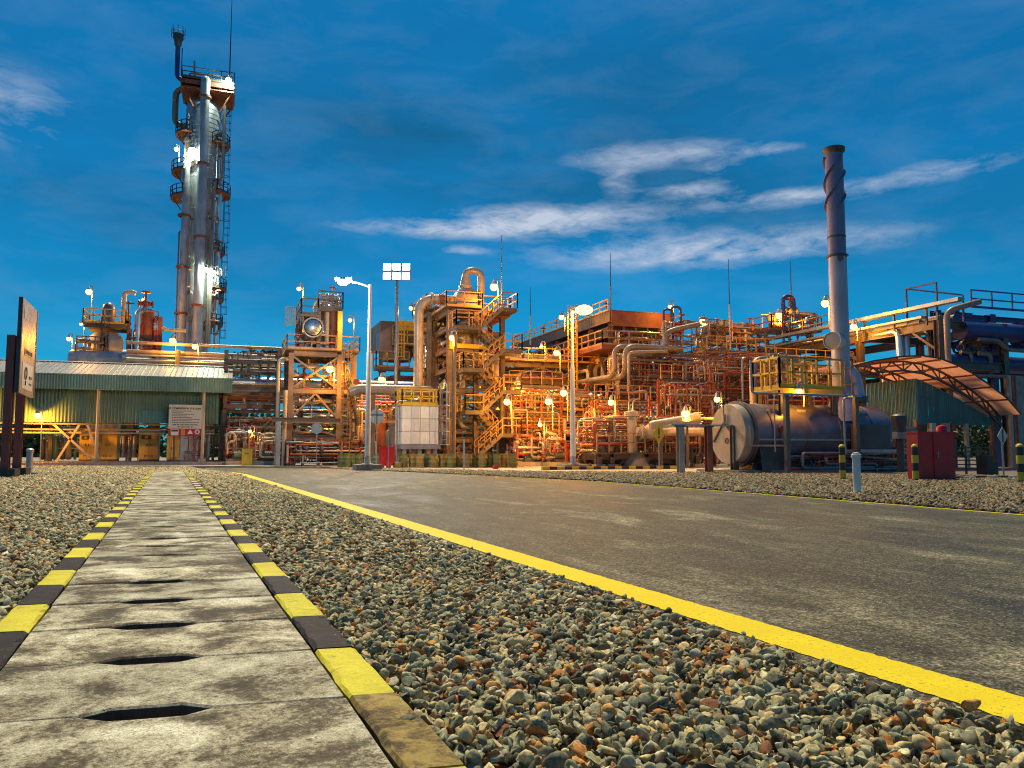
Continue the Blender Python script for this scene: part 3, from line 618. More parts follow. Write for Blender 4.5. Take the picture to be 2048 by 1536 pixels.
# ------------------------------------------------------------------ lamps
def lamp(px, py, D, col, label, power=900, pole=2.2, r=0.2, style='post', group=None, big=1.0):
    c = at(px, py, D); g = {'s': 'gsod', 'm': 'gmer', 'w': 'gwht'}[col]; lc = {'s': SOD, 'm': MER, 'w': WHT}[col]
    T = thing('lamp', label, 'lamp', (c.x, c.y, c.z - pole), group)
    if style == 'post':
        a = c + EX * 0.32 + UP * (r + 0.12)
        obj('pole', MB().tube([(a.x, a.y, c.z - pole), a + UP * 0.18, c + UP * (r + 0.28), c + UP * (r + 0.1)], 0.045, 6, 0.25), 'galv', T)
    else:
        obj('bracket', MB().bar(c + EY * 0.05 + UP * r, c + EY * 0.9 + UP * (r + 0.1), 0.08), 'galv', T)
    obj('shade', MB().lathe(c, [(0.04, r + 0.24), (r * 0.4, r + 0.2), (r * 0.85, r * 0.75), (r * 0.9, r * 0.6)], UP, 12), 'glass', T)
    obj('globe', MB().ball(c - UP * r * 0.15, r * 1.18, 14, 9, 1.0), g, T)
    L = bpy.data.lights.new('lamp_light', 'POINT'); L.energy = power; L.color = lc; L.shadow_soft_size = 0.06
    o = bpy.data.objects.new('lamp_light', L); C.objects.link(o); o.parent = T; o.matrix_parent_inverse = Matrix.Translation(-T.location)
    q = c - UP * (r * 1.5 + 0.09) - FW * 0.12; o.location = q
    return T
LAMPS = [
    (3, 806, 62, 's', 'lamp at the far end of the shelter, half hidden by the signboard post', 900, 3.0, 0.24),
    (178, 583, 82, 's', 'tall lamp standing above the railed platform of the cream vessel', 1500, 3.2, 0.34),
    (287, 600, 82, 's', 'lamp glowing beside the top of the dark red vessel', 700, 1.2, 0.22),
    (138, 677, 78, 's', 'lamp at the end of the horizontal vessel near the big signboard', 500, 2.4, 0.24),
    (162, 648, 79, 's', 'small lamp on a thin pole over the horizontal vessel', 300, 2.6, 0.16),
    (345, 680, 77, 's', 'bright lamp above the shelter roof just left of the tower foot', 1300, 2.5, 0.30),
    (390, 692, 75, 's', 'bright yellow lamp above the shelter roof in front of the tower', 1400, 2.5, 0.30),
    (75, 830, 61, 's', 'lamp on a low pole in front of the green shelter near the signboard', 1900, 3.6, 0.26),
    (500, 862, 62, 's', 'small lamp on a low pole beside the yellow pump guard', 300, 2.2, 0.15),
    (660, 737, 59, 's', 'bright lamp hanging under the deck of the lattice structure', 1500, 1.6, 0.30),
    (763, 758, 61, 's', 'lamp over the long pipe behind the white panel tank', 1000, 1.8, 0.26),
    (716, 771, 60, 's', 'small lamp under the red disc beside the steep stairs', 300, 1.2, 0.15),
    (598, 577, 60, 's', 'small lamp on a tall thin pole above the lattice structure', 300, 3.4, 0.18),
    (700, 640, 60, 's', 'small lamp on a thin pole over the railed landing', 300, 2.4, 0.16),
    (822, 616, 74, 's', 'small lamp over the yellow cooler platform', 500, 1.5, 0.20),
    (904, 675, 55, 's', 'lamp on the slim column beside the zigzag stairs', 900, 1.0, 0.22),
    (988, 573, 57, 's', 'bright lamp at the top landing of the zigzag stairs', 1100, 2.0, 0.30),
    (1035, 767, 60, 's', 'lamp with a thin pole to the side of the zigzag stairs', 1200, 2.2, 0.28),
    (1014, 803, 54, 's', 'lamp on a yellow post at the foot of the zigzag stairs', 800, 1.8, 0.24),
    (1097, 802, 55, 's', 'lamp low in the middle of the pipework beside the road lamp', 1000, 2.0, 0.26),
    (1127, 785, 57, 's', 'lamp just left of the tall road lamp pole', 1000, 2.0, 0.26),
    (1113, 705, 64, 's', 'lamp under the air cooler walkway', 1200, 1.6, 0.26),
    (1083, 693, 66, 's', 'small lamp under the far end of the air cooler', 400, 1.2, 0.16),
    (1123, 634, 68, 's', 'lamp on the railing of the air cooler roof', 900, 1.2, 0.24),
    (1080, 849, 54, 's', 'small low lamp at the pump floor', 500, 1.6, 0.16),
    (1222, 804, 53, 's', 'lamp above the railed process skid', 800, 1.6, 0.22),
    (1371, 826, 49, 's', 'lamp above the slanting cream pipe', 900, 0.9, 0.26),
    (1434, 798, 49, 's', 'lamp behind the end cap of the grey heater tank', 600, 1.8, 0.20),
    (1340, 613, 66, 's', 'small lamp between the bent vent pipes beside the air cooler', 400, 1.2, 0.18),
    (1404, 642, 70, 's', 'lamp on the column head of the pipe rack walkway', 900, 1.4, 0.26),
    (1557, 630, 65, 's', 'lamp on the valve platform above the pipe rack', 1500, 1.6, 0.28),
    (1650, 606, 55, 's', 'bright lamp close beside the chimney', 1100, 1.8, 0.28),
    (1707, 653, 56, 's', 'lamp to the side of the chimney over the pipe rack', 700, 1.0, 0.24),
    (1597, 782, 40.6, 's', 'lamp under the yellow heater platform', 250, 0.8, 0.20),
    (457, 160, 91, 'm', 'white lamp at the top of the tower beside the lightning rod', 1600, 1.2, 0.36),
    (385, 301, 90.3, 'm', 'white floodlight on the upper face of the tower', 1800, 0.8, 0.5),
    (353, 298, 91, 'm', 'small white lamp on the outer side of the tower landing', 500, 1.6, 0.26),
    (426, 545, 90.5, 'm', 'white lamp halfway up the tower at the ladder side', 1600, 1.0, 0.36),
    (411, 538, 89.8, 'm', 'second white lamp between the pipes halfway up the tower', 900, 0.8, 0.26),
]
for a in LAMPS: lamp(*a[:5], power=a[5] * (0.72 if a[3] == 's' else 1.0), pole=a[6], r=a[7] * 0.8)

# tall road lamp posts
def road_lamp(px, D, py_top, arm_px, arm_py, col, label, power, r):
    b = G(px, D, 0.0); zt = zat(px, py_top, D); h = at(arm_px, arm_py, D)
    T = thing('road_lamp', label, 'lamp post', b, 'tall road lamps')
    obj('footing', MB().bb(b + Vector((-0.75, -0.75, -0.05)), b + Vector((0.75, 0.75, 0.28))), 'conc', T)
    m = MB(); m.lathe(b + UP * 0.28, [(0.36, 0), (0.36, 0.05), (0.2, 0.06), (0.17, 0.5)], UP, 10); pl = obj('base_plate', m, 'galv', T)
    zj = b.z + (zt - b.z) * 0.62
    obj('lower_pole', MB().lathe(b + UP * 0.3, [(0.17, 0), (0.14, zj - 0.3), (0.105, zj)], UP, 14), 'white', T)
    obj('upper_pole', MB().lathe(Vector((b.x, b.y, zj)), [(0.105, 0), (0.08, zt - zj), (0, zt - zj)], UP, 14), 'white', T)
    top = Vector((b.x, b.y, zt)); d = (h - top); d.z = 0; d.normalize()
    obj('arm', MB().tube([top - UP * 0.15, top + (h - top) * 0.5 + UP * 0.04, h], 0.055, 8, 0.3), 'galv', T)
    hd = obj('lamp_head', MB().sweep(h - d * 0.55 + UP * 0.1, h + d * 0.45 + UP * 0.1, [(-0.2, -0.05), (0.2, -0.05), (0.14, 0.13), (-0.14, 0.13)]), 'glass', T)
    obj('lens', MB().ball(h - UP * 0.06, r, 14, 8, 0.55), 'gwht' if col == 'w' else 'gsod', hd)
    L = bpy.data.lights.new('lamp_light', 'POINT'); L.energy = power; L.color = WHT if col == 'w' else SOD; L.shadow_soft_size = 0.03
    o = bpy.data.objects.new('lamp_light', L); C.objects.link(o); o.parent = T; o.matrix_parent_inverse = Matrix.Translation(-b); o.location = h - UP * (r * 0.6 + 0.16) - FW * 0.5
    return T
road_lamp(735, 47, 569, 686, 563, 'w', 'tall white road lamp with one arm beside the round traffic sign', 3000, 0.33)
road_lamp(1146, 48, 622, 1168, 618, 's', 'tall white road lamp standing before the middle of the plant', 2600, 0.55)
# high mast floodlight
b = G(790, 72, 0.0); zt = zat(790, 545, 72)
T = thing('floodlight_mast', 'mast with a dazzling white cluster of floodlights above the cooler', 'floodlight', b)
obj('mast', MB().lathe(b, [(0.22, 0), (0.12, zt + 0.4), (0, zt + 0.4)], UP, 10), 'galv', T)
hc = Vector((b.x, b.y, zt)); hd = obj('cross_arm', MB().bar(hc - RT * 1.25 + UP * 0.42, hc + RT * 1.25 + UP * 0.42, 0.12), 'galv', T); obj('cross_arm', MB().bar(hc - RT * 1.25 - UP * 0.42, hc + RT * 1.25 - UP * 0.42, 0.12), 'galv', T)
for k in range(6):
    c = hc + RT * (0.86 * (k % 3 - 1)) + UP * (0.42 if k < 3 else -0.42) - FW * 0.3; f = obj('floodlight', MB().sweep(c + FW * 0.22, c - FW * 0.12, [(-0.38, -0.33), (0.38, -0.33), (0.38, 0.33), (-0.38, 0.33)]), 'dark', T)
    obj('lens', MB().sweep(c - FW * 0.122, c - FW * 0.15, [(-0.34, -0.29), (0.34, -0.29), (0.34, 0.29), (-0.34, 0.29)]), 'gwht', f)
L = bpy.data.lights.new('lamp_light', 'SPOT'); L.energy = 9000; L.color = WHT; L.shadow_soft_size = 0.5; L.spot_size = R(150); L.spot_blend = 0.5
o = bpy.data.objects.new('lamp_light', L); C.objects.link(o); o.parent = T; o.matrix_parent_inverse = Matrix.Translation(-b); o.location = Vector((b.x, b.y, zt)) - FW * 0.9
o.rotation_euler = (-FW - UP * 0.35).to_track_quat('-Z', 'Y').to_euler()

# lightning rods
for px, y0, y1, D, lab in ((1003, 470, 660, 60, 'thin lightning rod rising behind the zigzag stairs'), (1061, 574, 690, 75, 'short thin lightning rod standing over the far end of the air cooler'),
                           (1222, 505, 640, 68, 'thin lightning rod at the near corner of the air cooler roof'), (1461, 518, 700, 66, 'tall lightning rod rising from the pipe rack walkway'),
                           (1584, 522, 640, 66, 'thin lightning rod beside the valve platform')):
    p, q = at(px, y1, D), at(px, y0, D); T = thing('lightning_rod', lab, 'lightning rod', (p.x, p.y, p.z))
    h = q.z - p.z; obj('lower_tube', MB().lathe(p, [(0.085, 0), (0.075, h * 0.5), (0, h * 0.5)], UP, 8), 'galv', T); obj('upper_rod', MB().lathe(p, [(0.045, h * 0.5), (0.02, h), (0, h)], UP, 6), 'dark', T)

# ------------------------------------------------------------------ compressor shelter
PZ = 0.22
def corr_mesh(w, h, pitch, amp, m, name):      # upright corrugated sheet, x 0..w, z 0..h
    n = max(2, int(round(w / pitch))); vs = []
    for i in range(n * 4 + 1):
        y = (0, amp, amp, 0)[i % 4]; vs += [(w * i / (n * 4), -y, 0), (w * i / (n * 4), -y, h)]
    return mesh(name, MB().add(vs, [(2 * i, 2 * i + 2, 2 * i + 3, 2 * i + 1) for i in range(n * 4)]), m)
P0 = G(452, 66, PZ); T = thing('compressor_shelter', 'long open shelter with grey ribbed roof and green sheet walls', 'shelter', P0)
Ls = -du(P0, -260); zf0 = zat(430, 787, 66); zf1 = zat(430, 758, 66); VR = 5.2; zr = zat(435, 735, 66 + VR * CY)
def sp(u, v, z): return Vector((P0.x + u, P0.y + v, z))
apron = obj('plinth', MB().bb(sp(-Ls, -1.2, -0.03), sp(0.6, 11, PZ)), 'conc', T)
w = 0.82; nsh = int(Ls / w)
m = MB(); prof = [(0, 0), (0.06, 0.0), (0.09, 0.06), (0.13, 0.06), (0.16, 0), (0.41, 0), (0.44, 0.06), (0.48, 0.06), (0.51, 0), (w - 0.008, 0)]
vs = [];
for x, z in prof: vs += [(x, -0.75, zf1 - 0.05 + z), (x, VR, zr + z)]
m.add(vs, [(2 * i, 2 * i + 2, 2 * i + 3, 2 * i + 1) for i in range(len(prof) - 1)]); rs = mesh('roof_sheet', m, 'roof')
for i in range(nsh):
    o = obj('roof_sheet', rs, None, T); o.matrix_parent_inverse = Matrix.Identity(4); o.location = (-w * (i + 1) + 0.35, 0, rnd.uniform(0, 0.012) - P0.z)
obj('rear_roof', MB().add([sp(-Ls, VR, zr), sp(0.35, VR, zr), sp(0.35, 2 * VR + 0.7, zf1), sp(-Ls, 2 * VR + 0.7, zf1)], [(0, 1, 2, 3)]), 'roof', T)
obj('ridge_cap', MB().add([sp(-Ls, VR - 0.3, zr + 0.02), sp(0.38, VR - 0.3, zr + 0.02), sp(0.38, VR, zr + 0.1), sp(-Ls, VR, zr + 0.1), sp(0.38, VR + 0.3, zr + 0.02), sp(-Ls, VR + 0.3, zr + 0.02)], [(0, 1, 2, 3), (3, 2, 4, 5)]), 'roof', T)
fh = zf1 - zf0; fs = corr_mesh(1.2, fh, 0.2, 0.035, 'fascia', 'fascia_sheet')
for i in range(int(Ls / 1.2)):
    o = obj('fascia_sheet', fs, None, T); o.matrix_parent_inverse = Matrix.Identity(4); o.location = (-1.2 * (i + 1) + 0.35, -0.78, zf0 - P0.z)
obj('rake_trim', MB().add([sp(0.36, -0.8, zf0), sp(0.36, -0.8, zf1), sp(0.36, VR, zr + 0.06), sp(0.36, VR, zr - fh), sp(0.36, 2 * VR + 0.7, zf1), sp(0.36, 2 * VR + 0.7, zf0)], [(0, 1, 2, 3), (3, 2, 4, 5)]), 'fascia', T)
zw = zat(300, 848, 66.5); ws = corr_mesh(1.0, zf0 - zw + 0.3, 0.25, 0.04, 'green', 'wall_sheet'); wt = corr_mesh(1.0, (zf0 - zw) * 0.42, 0.25, 0.045, 'teal', 'wall_sheet')
for i in range(int(Ls) - 1):
    o = obj('wall_sheet', ws, None, T); o.matrix_parent_inverse = Matrix.Identity(4); o.location = (-1.0 * (i + 1) - 0.7, 0.35, zw - P0.z)
for k in (5, 6):
    o = obj('wall_sheet', wt, None, T, 'teal repair sheet'); o.matrix_parent_inverse = Matrix.Identity(4); o.location = (-1.0 * k - 0.9, 0.26, zw - 0.03 - P0.z)
obj('gable_wall', MB().add([sp(-0.7, 0.35, zw), sp(-0.7, 2 * VR, zw), sp(-0.7, 2 * VR, zf1), sp(-0.7, VR, zr - 0.2), sp(-0.7, 0.35, zf1 + 0.1)], [(0, 1, 2, 3, 4)]), 'green', T)
for px in (407, 197, -20):
    u = du(P0, px)
    obj('post', MB().cyl(sp(u, -0.35, PZ), sp(u, -0.35, zf0 + 0.15), 0.13, 10), 'cream', T); obj('post_base', MB().box(sp(u, -0.35, PZ + 0.12), (0.6, 0.6, 0.24)), 'conc', T)
for px in (60, 130, 300, 440):
    u = du(P0, px); obj('rear_column', MB().ibar(sp(u, 8, PZ), sp(u, 8, zf1), 0.3, 0.3, EY), 'steel', T)
for dz in (0.1, 0.55, 0.8): obj('conduit', MB().cyl(sp(-Ls, 0.9 + dz, zw - dz), sp(-1, 0.9 + dz, zw - dz), 0.07, 6), 'cream', T)
for a, b2 in ((100, 190), (155, 110), (170, 200)):
    ua, ub = du(P0, a), du(P0, b2); obj('brace', MB().bar(sp(ua, 1.2, zw - 0.1), sp(ub, 1.2, PZ), 0.16), 'cream', T)
# yellow compressor cabinets
def cabinet(px0, px1, pyt, D, dv_, label, disp=True):
    p = G(px0, D, PZ); wdt = du(p, px1); h = zat(px0, pyt, D) - PZ
    T = thing('compressor_cabinet', label, 'compressor', p, 'yellow compressor cabinets')
    obj('base_skid', MB().bb(p + Vector((0.02, 0.02, 0)), p + Vector((wdt - 0.02, dv_ - 0.02, 0.16))), 'dark', T)
    obj('body', MB().bb(p + UP * 0.16, p + Vector((wdt, dv_, h))), 'comp', T)
    for i in range(2):
        x0, x1 = (0.04, wdt * 0.5 - 0.015) if i == 0 else (wdt * 0.5 + 0.015, wdt - 0.04)
        d = obj('door', MB().bb(p + Vector((x0, -0.035, 0.22)), p + Vector((x1, 0, h - 0.05))), 'comp', T)
        obj('latch', MB().box(p + Vector((x1 - 0.1 if i == 0 else x0 + 0.1, -0.05, h * 0.5)), (0.05, 0.04, 0.2)), 'dark', d)
    if disp:
        d = obj('control_panel', MB().bb(p + Vector((wdt * 0.12, -0.055, h * 0.66)), p + Vector((wdt * 0.62, -0.035, h * 0.78))), 'ink', T)
        obj('display', MB().bb(p + Vector((wdt * 0.3, -0.064, h * 0.69)), p + Vector((wdt * 0.45, -0.055, h * 0.75))), 'signgrey', d)
    m = MB()
    for a, c2 in (((0.3, 0.24), (0.7, 0.24)), ((0.3, 0.29), (0.7, 0.29)), ((0.3, 0.24), (0.3, 0.29)), ((0.7, 0.24), (0.7, 0.29))):
        m.bar(p + Vector((wdt * a[0], -0.045, h * a[1] - 0.3)), p + Vector((wdt * c2[0], -0.045, h * c2[1] - 0.3)), 0.03)
    obj('name_plate', m, 'ink', T)
    m = MB()
    for k in range(6): m.box(p + Vector((wdt + 0.012, dv_ * 0.5, h * 0.3 + k * 0.12)), (0.03, dv_ * 0.6, 0.05))
    obj('louvre', m, 'dark', T)
cabinet(158, 192, 857, 67.5, 1.6, 'yellow compressor cabinet with dark panel behind the slanting brace')
cabinet(195, 237, 856, 68.3, 1.8, 'yellow compressor cabinet just beyond the cream shelter post', False)
cabinet(277, 319, 856, 67.5, 1.7, 'yellow compressor cabinet standing under the teal wall patch')
cabinet(333, 361, 870, 64.9, 1.2, 'yellow cabinet below the red band of the station notice', False)
T = thing('dryer_unit', 'pipework and vertical filter bottles between the yellow cabinets', 'pipework', G(255, 68, PZ))
p = G(240, 68.5, PZ)
for i in range(4): vessel(T, p + Vector((0.25 + 0.42 * i, 0.3 * (i % 2), 0.3)), 0.14, 1.9 - 0.3 * (i % 2), rnd.choice(('dark', 'pipe', 'galv')), UP, 'filter', 10)
spools(T, p + Vector((0, -0.2, 0)), p + Vector((1.6, 1.2, 2.6)), 14, 31, 0.03, 0.08)
T = thing('air_pipework', 'upright pipes and dark vessels under the shelter near the signboard', 'pipework', G(110, 70, PZ))
p = G(85, 70, PZ)
for i in range(6): vessel(T, p + Vector((0.5 * i, rnd.uniform(-0.4, 0.6), 0.1)), rnd.uniform(0.1, 0.28), rnd.uniform(1.8, 2.8), rnd.choice(('dark', 'green', 'pipe', 'rusty')), UP, 'filter', 10)
spools(T, p, p + Vector((3.2, 2, 3.0)), 18, 32, 0.03, 0.09)
T = thing('outlet_pipework', 'thin pipes and valves at the open end of the shelter', 'pipework', G(385, 67, PZ)); p = G(366, 67, PZ)
spools(T, p, p + Vector((2.0, 2, 3.2)), 18, 33, 0.03, 0.09)
T = thing('side_pipework', 'upright tan pipes beyond the shelter end wall', 'pipework', G(430, 70, 0)); p = G(412, 70, 0)
for i in range(5): pipe(T, [p + Vector((0.55 * i, rnd.uniform(0, 1), 0)), p + Vector((0.55 * i, rnd.uniform(0, 1), 5.2))], rnd.uniform(0.08, 0.16), rnd.choice(('cream', 'pipe', 'dark')))
spools(T, p, p + Vector((3.6, 2, 3.5)), 18, 34, 0.03, 0.1)

# station notice
def facing_text(T, body, p, size, m='ink', rz=0.0):
    c = bpy.data.curves.new('lettering', 'FONT'); c.body = body; c.size = size; c.align_x = 'CENTER'; c.align_y = 'CENTER'; c.extrude = 0.002; c.offset = 0.008
    f = bpy.data.objects.new('lettering', c); d = bpy.data.meshes.new_from_object(f); bpy.data.objects.remove(f); bpy.data.curves.remove(c); d.name = 'lettering'
    d.materials.clear(); d.materials.append(M[m]); d.transform(Matrix.Translation(p) @ Matrix.Rotation(rz, 4, 'Z') @ Matrix.Rotation(math.pi / 2, 4, 'X'))
    return obj('lettering', d, None, T)
p = G(335, 64.2, 0.0); wd = du(p, 404); z1, z0, zm = zat(340, 809, 64.2), zat(340, 870, 64.2), zat(340, 857, 64.2)
zr0 = zat(340, 872, 64.2)
T = thing('notice_board', 'cream air compressor station notice with a red pictogram band on red posts', 'sign', p)
def np_(u, v, z): return Vector((p.x + u, p.y + v, z))
pn = obj('panel', MB().bb(np_(0, -0.03, zm), np_(wd, 0.03, z1)), 'signw', T)
bd = obj('red_band', MB().bb(np_(0, -0.032, zr0), np_(wd, 0.028, zm - 0.004)), 'red', T)
for f in (0.18, 0.80): obj('post', MB().bar(np_(wd * f, 0.1, -0.02), np_(wd * f, 0.1, z1 - 0.2), 0.13), 'post', T)
hh = z1 - zm
facing_text(pn, 'AIR COMPRESSOR STATION', np_(wd * 0.45, -0.036, z1 - hh * 0.16), hh * 0.105)
obj('emblem', MB().ring(np_(wd * 0.87, -0.036, z1 - hh * 0.18), hh * 0.06, 0.012, EY, 14).ring(np_(wd * 0.87, -0.036, z1 - hh * 0.18), hh * 0.02, 0.012, EY, 8), 'orange', pn)
for i, (x0, x1) in enumerate(((0.1, 0.66), (0.1, 0.42), (0.1, 0.76), (0.1, 0.54), (0.1, 0.7), (0.1, 0.94), (0.1, 0.7), (0.1, 0.92))):
    m = MB(); z = z1 - hh * (0.265 + 0.068 * i); x = x0
    if i in (0, 2, 4, 7): m.box(np_(wd * 0.065, -0.033, z), (0.03, 0.008, 0.05))
    while x < x1:
        l = rnd.uniform(0.03, 0.09); m.box(np_(wd * (x + min(l, x1 - x) / 2), -0.033, z), (wd * min(l, x1 - x), 0.008, 0.045)); x += l + 0.014
    obj('print_line', m, 'ink', pn)
for i, (x0, x1) in enumerate(((0.12, 0.88), (0.27, 0.73))):
    m = MB(); z = z1 - hh * (0.84 + 0.09 * i); x = x0
    while x < x1:
        l = rnd.uniform(0.07, 0.15); m.box(np_(wd * (x + min(l, x1 - x) / 2), -0.033, z), (wd * min(l, x1 - x), 0.008, 0.07)); x += l + 0.02
    obj('print_line', m, 'ink', pn)
zc, hb = (zr0 + zm) / 2, zm - zr0
obj('pictogram', MB().box(np_(wd * 0.19, -0.037, zc), (wd * 0.23, 0.01, hb * 0.8)), 'white', bd); obj('pictogram', MB().box(np_(wd * 0.19, -0.044, zc + hb * 0.22), (wd * 0.2, 0.006, hb * 0.24)), 'ink', bd)
obj('pictogram', MB().box(np_(wd * 0.44, -0.037, zc), (wd * 0.12, 0.01, hb * 0.8)), 'orange', bd)
obj('pictogram', MB().add([np_(wd * 0.57, -0.037, zc - hb * 0.2), np_(wd * 0.74, -0.037, zc - hb * 0.2), np_(wd * 0.655, -0.037, zc + hb * 0.42)], [(0, 1, 2)]), 'white', bd)
obj('pictogram', MB().cyl(np_(wd * 0.87, -0.04, zc + hb * 0.08), np_(wd * 0.87, -0.034, zc + hb * 0.08), hb * 0.34, 16), 'white', bd)
obj('pictogram', MB().box(np_(wd * 0.87, -0.046, zc + hb * 0.08), (hb * 0.2, 0.008, hb * 0.32)), 'ink', bd)

# big signboard by the path
b1, b2 = at(27, 904, 33), at(58, 904, 36.4); b1.z = b2.z = 0; dr = (b2 - b1).normalized(); nr = Vector((dr.y, -dr.x, 0))
if nr.dot(-b1) < 0: nr = -nr
zt, zb = zat(30, 594, 33), zat(30, 785, 33); Lb = (b2 - b1).length
T = thing('signboard', 'tall tan signboard on two red brown posts beside the gravel', 'sign', b1)
def bp(s, h, o=0.0): q = b1 + dr * (Lb * s) + nr * o; q.z = zb + (zt - zb) * h; return q
def plate(s0, s1, h0, h1, o0, o1): 
    m = MB(); vs = [bp(s, h, o) for o in (o0, o1) for s, h in ((s0, h0), (s1, h0), (s1, h1), (s0, h1))]
    return m.add(vs, [(0, 1, 2, 3), (7, 6, 5, 4), (0, 4, 5, 1), (1, 5, 6, 2), (2, 6, 7, 3), (3, 7, 4, 0)])
pn = obj('panel', plate(0, 1, 0, 1, -0.06, 0.06), 'board', T); [obj('edge_frame', MB().bar(bp(s, 0, 0), bp(s, 1, 0), 0.16), 'dark', T) for s in (0, 1)]
obj('label_band', plate(0.25, 0.8, 0.42, 0.5, 0.06, 0.075), 'orange', pn)
m = MB()
for k in range(5): m.bar(bp(0.3 + 0.09 * k, 0.46, 0.085), bp(0.36 + 0.09 * k, 0.46, 0.085), 0.02, 0.16)
obj('print_line', m, 'ink', pn)
obj('inset_panel', plate(0.16, 0.84, 0.06, 0.34, 0.06, 0.075), 'signw', pn)
obj('emblem', MB().ring(bp(0.36, 0.23, 0.085), 0.26, 0.03, nr, 16).bar(bp(0.36, 0.15, 0.085), bp(0.36, 0.10, 0.085), 0.05).bar(bp(0.6, 0.2, 0.085), bp(0.76, 0.2, 0.085), 0.02, 0.12).bar(bp(0.6, 0.13, 0.085), bp(0.76, 0.13, 0.085), 0.02, 0.07), 'ink', pn)
obj('emblem', plate(0.12, 0.3, 0.8, 0.95, 0.06, 0.072), 'signgrey', pn)
for s in (0.05, 0.75):
    q = b1 + dr * (Lb * s) - nr * 0.3; q.z = 0
    obj('post', MB().ibar(q + UP * 0.1, Vector((q.x, q.y, zt - 1.6)), 0.3, 0.3, EY), 'post', T); obj('footing', MB().box(q + UP * 0.1, (0.9, 0.9, 0.42)), 'black', T)
q = G(60, 37.5, 0); T = thing('pipe_bollard', 'grey capped pipe bollard on a small pad beside the signboard', 'bollard', q)
obj('tube', MB().lathe(q, [(0.14, 0), (0.14, 1.0), (0.165, 1.0), (0.165, 1.12), (0.1, 1.17), (0, 1.17)], UP, 14), 'galv', T); obj('pad', MB().box(q + UP * 0.0, (0.9, 0.9, 0.12)), 'conc', T)

# ------------------------------------------------------------------ distillation tower
DT = 93.0; tc0 = at(405, 300, DT); TX, TY = tc0.x, tc0.y
def tz(py): return zat(405, py, DT)
T = thing('column_tower', 'tall silver process column with pipes, landings and a crown platform', 'tower', (TX, TY, 0))
def tp(r, a, z): return Vector((TX + r * math.sin(a), TY - r * math.cos(a), z))       # a: 0 towards the plant front
rf, rl = 1.95, 1.3; prof = [(rl + 0.3, 0), (rl + 0.3, 2.5), (rl, 2.6), (rl, tz(402)), (rf, tz(366)), (rf, tz(222)), (rf * 0.9, tz(212)), (rf * 0.5, tz(204)), (0, tz(201))]
sh = obj('shell', MB().lathe((TX, TY, 0), prof, UP, 32), 'clad', T)
for k in range(16): obj('band', MB().lathe((TX, TY, lerp(tz(366), tz(222), (k + 0.5) / 16)), [(rf, -0.06), (rf + 0.035, -0.05), (rf + 0.035, 0.05), (rf, 0.06)], UP, 32), 'clad', sh)
for k in range(14): obj('band', MB().lathe((TX, TY, lerp(3, tz(405), (k + 0.5) / 14)), [(rl, -0.06), (rl + 0.03, -0.05), (rl + 0.03, 0.05), (rl, 0.06)], UP, 28), 'clad', sh)
# crown platform
zc = tz(196); hw = 2.9; TX0 = TX; TX = TX + 0.45
cr = obj('crown_deck', MB().bb((TX - hw, TY - 2.6, zc), (TX + hw, TY + 2.6, zc + 0.15)), 'rusty', T)
m = MB()
for s in (-1, 1):
    m.bar((TX - hw, TY + s * 2.5, zc + 0.7), (TX + hw, TY + s * 2.5, zc + 0.7), 0.2, 0.5); m.bar((TX + s * hw, TY - 2.5, zc + 0.7), (TX + s * hw, TY + 2.5, zc + 0.7), 0.2, 0.5)
obj('crown_girder', m, 'rusty', T); obj('crown_deck', MB().bb((TX - hw, TY - 2.6, zc + 1.16), (TX + hw, TY + 2.6, zc + 1.24)), 'steel', T)
for a in range(6):
    x = TX + (-2.6, 0, 2.6)[a % 3]; y = TY + (-2.3 if a < 3 else 2.3); obj('knee_brace', MB().bar((x, y, zc), (TX + (x - TX) * 0.55, TY + (y - TY) * 0.7, zc - 2.2), 0.16), 'rusty', T)
z = zc + 1.25; obj('railing', rail_mb([(TX - hw, TY - 2.6, z), (TX + hw, TY - 2.6, z), (TX + hw, TY + 2.6, z), (TX - hw, TY + 2.6, z), (TX - hw, TY - 2.6, z)], 1.2, 0.045), 'dark', T)
spools(T, (TX - hw + 0.4, TY - 2, z), (TX + hw - 0.4, TY + 2, z + 1.6), 14, 41, 0.06, 0.16)
TX = TX0
# vent with burner head
v0, v1 = at(388, 160, DT), at(356, 90, DT); v2 = Vector((v1.x, v1.y, v0.z))
vt = pipe(T, [v0, v2, v1], 0.28, 'bluepipe', 10, 1.0, name='vent_pipe')
obj('burner_head', MB().lathe(v1, [(0.28, -0.2), (0.42, 0), (0.42, 0.35), (0.6, 0.9), (0.62, 1.3), (0, 1.3)], UP, 14), 'dark', vt)
m = MB()
for k in range(8): a = 6.283 * k / 8; q = v1 + Vector((0.75 * math.cos(a), 0.75 * math.sin(a), 0.9)); m.bar(q, q + UP * 1.3, 0.06); m.bar(q, v1 + UP * 0.6, 0.05)
m.ring(v1 + UP * 1.6, 0.78, 0.04); obj('burner_guard', m, 'dark', vt)
pipe(T, [at(389, 165, DT), at(389, 122, DT)], 0.12, 'galv', name='short_vent'); pipe(T, [v2 + EX * 0.5 + UP * 0.5, Vector((v1.x + 0.5, v1.y, v1.z - 0.3))], 0.06, 'dark', 6)
p = at(459, 158, DT); obj('lightning_rod', MB().lathe(p, [(0.09, 0), (0.07, 5), (0.03, 11), (0, 11)], UP, 6), 'dark', T)
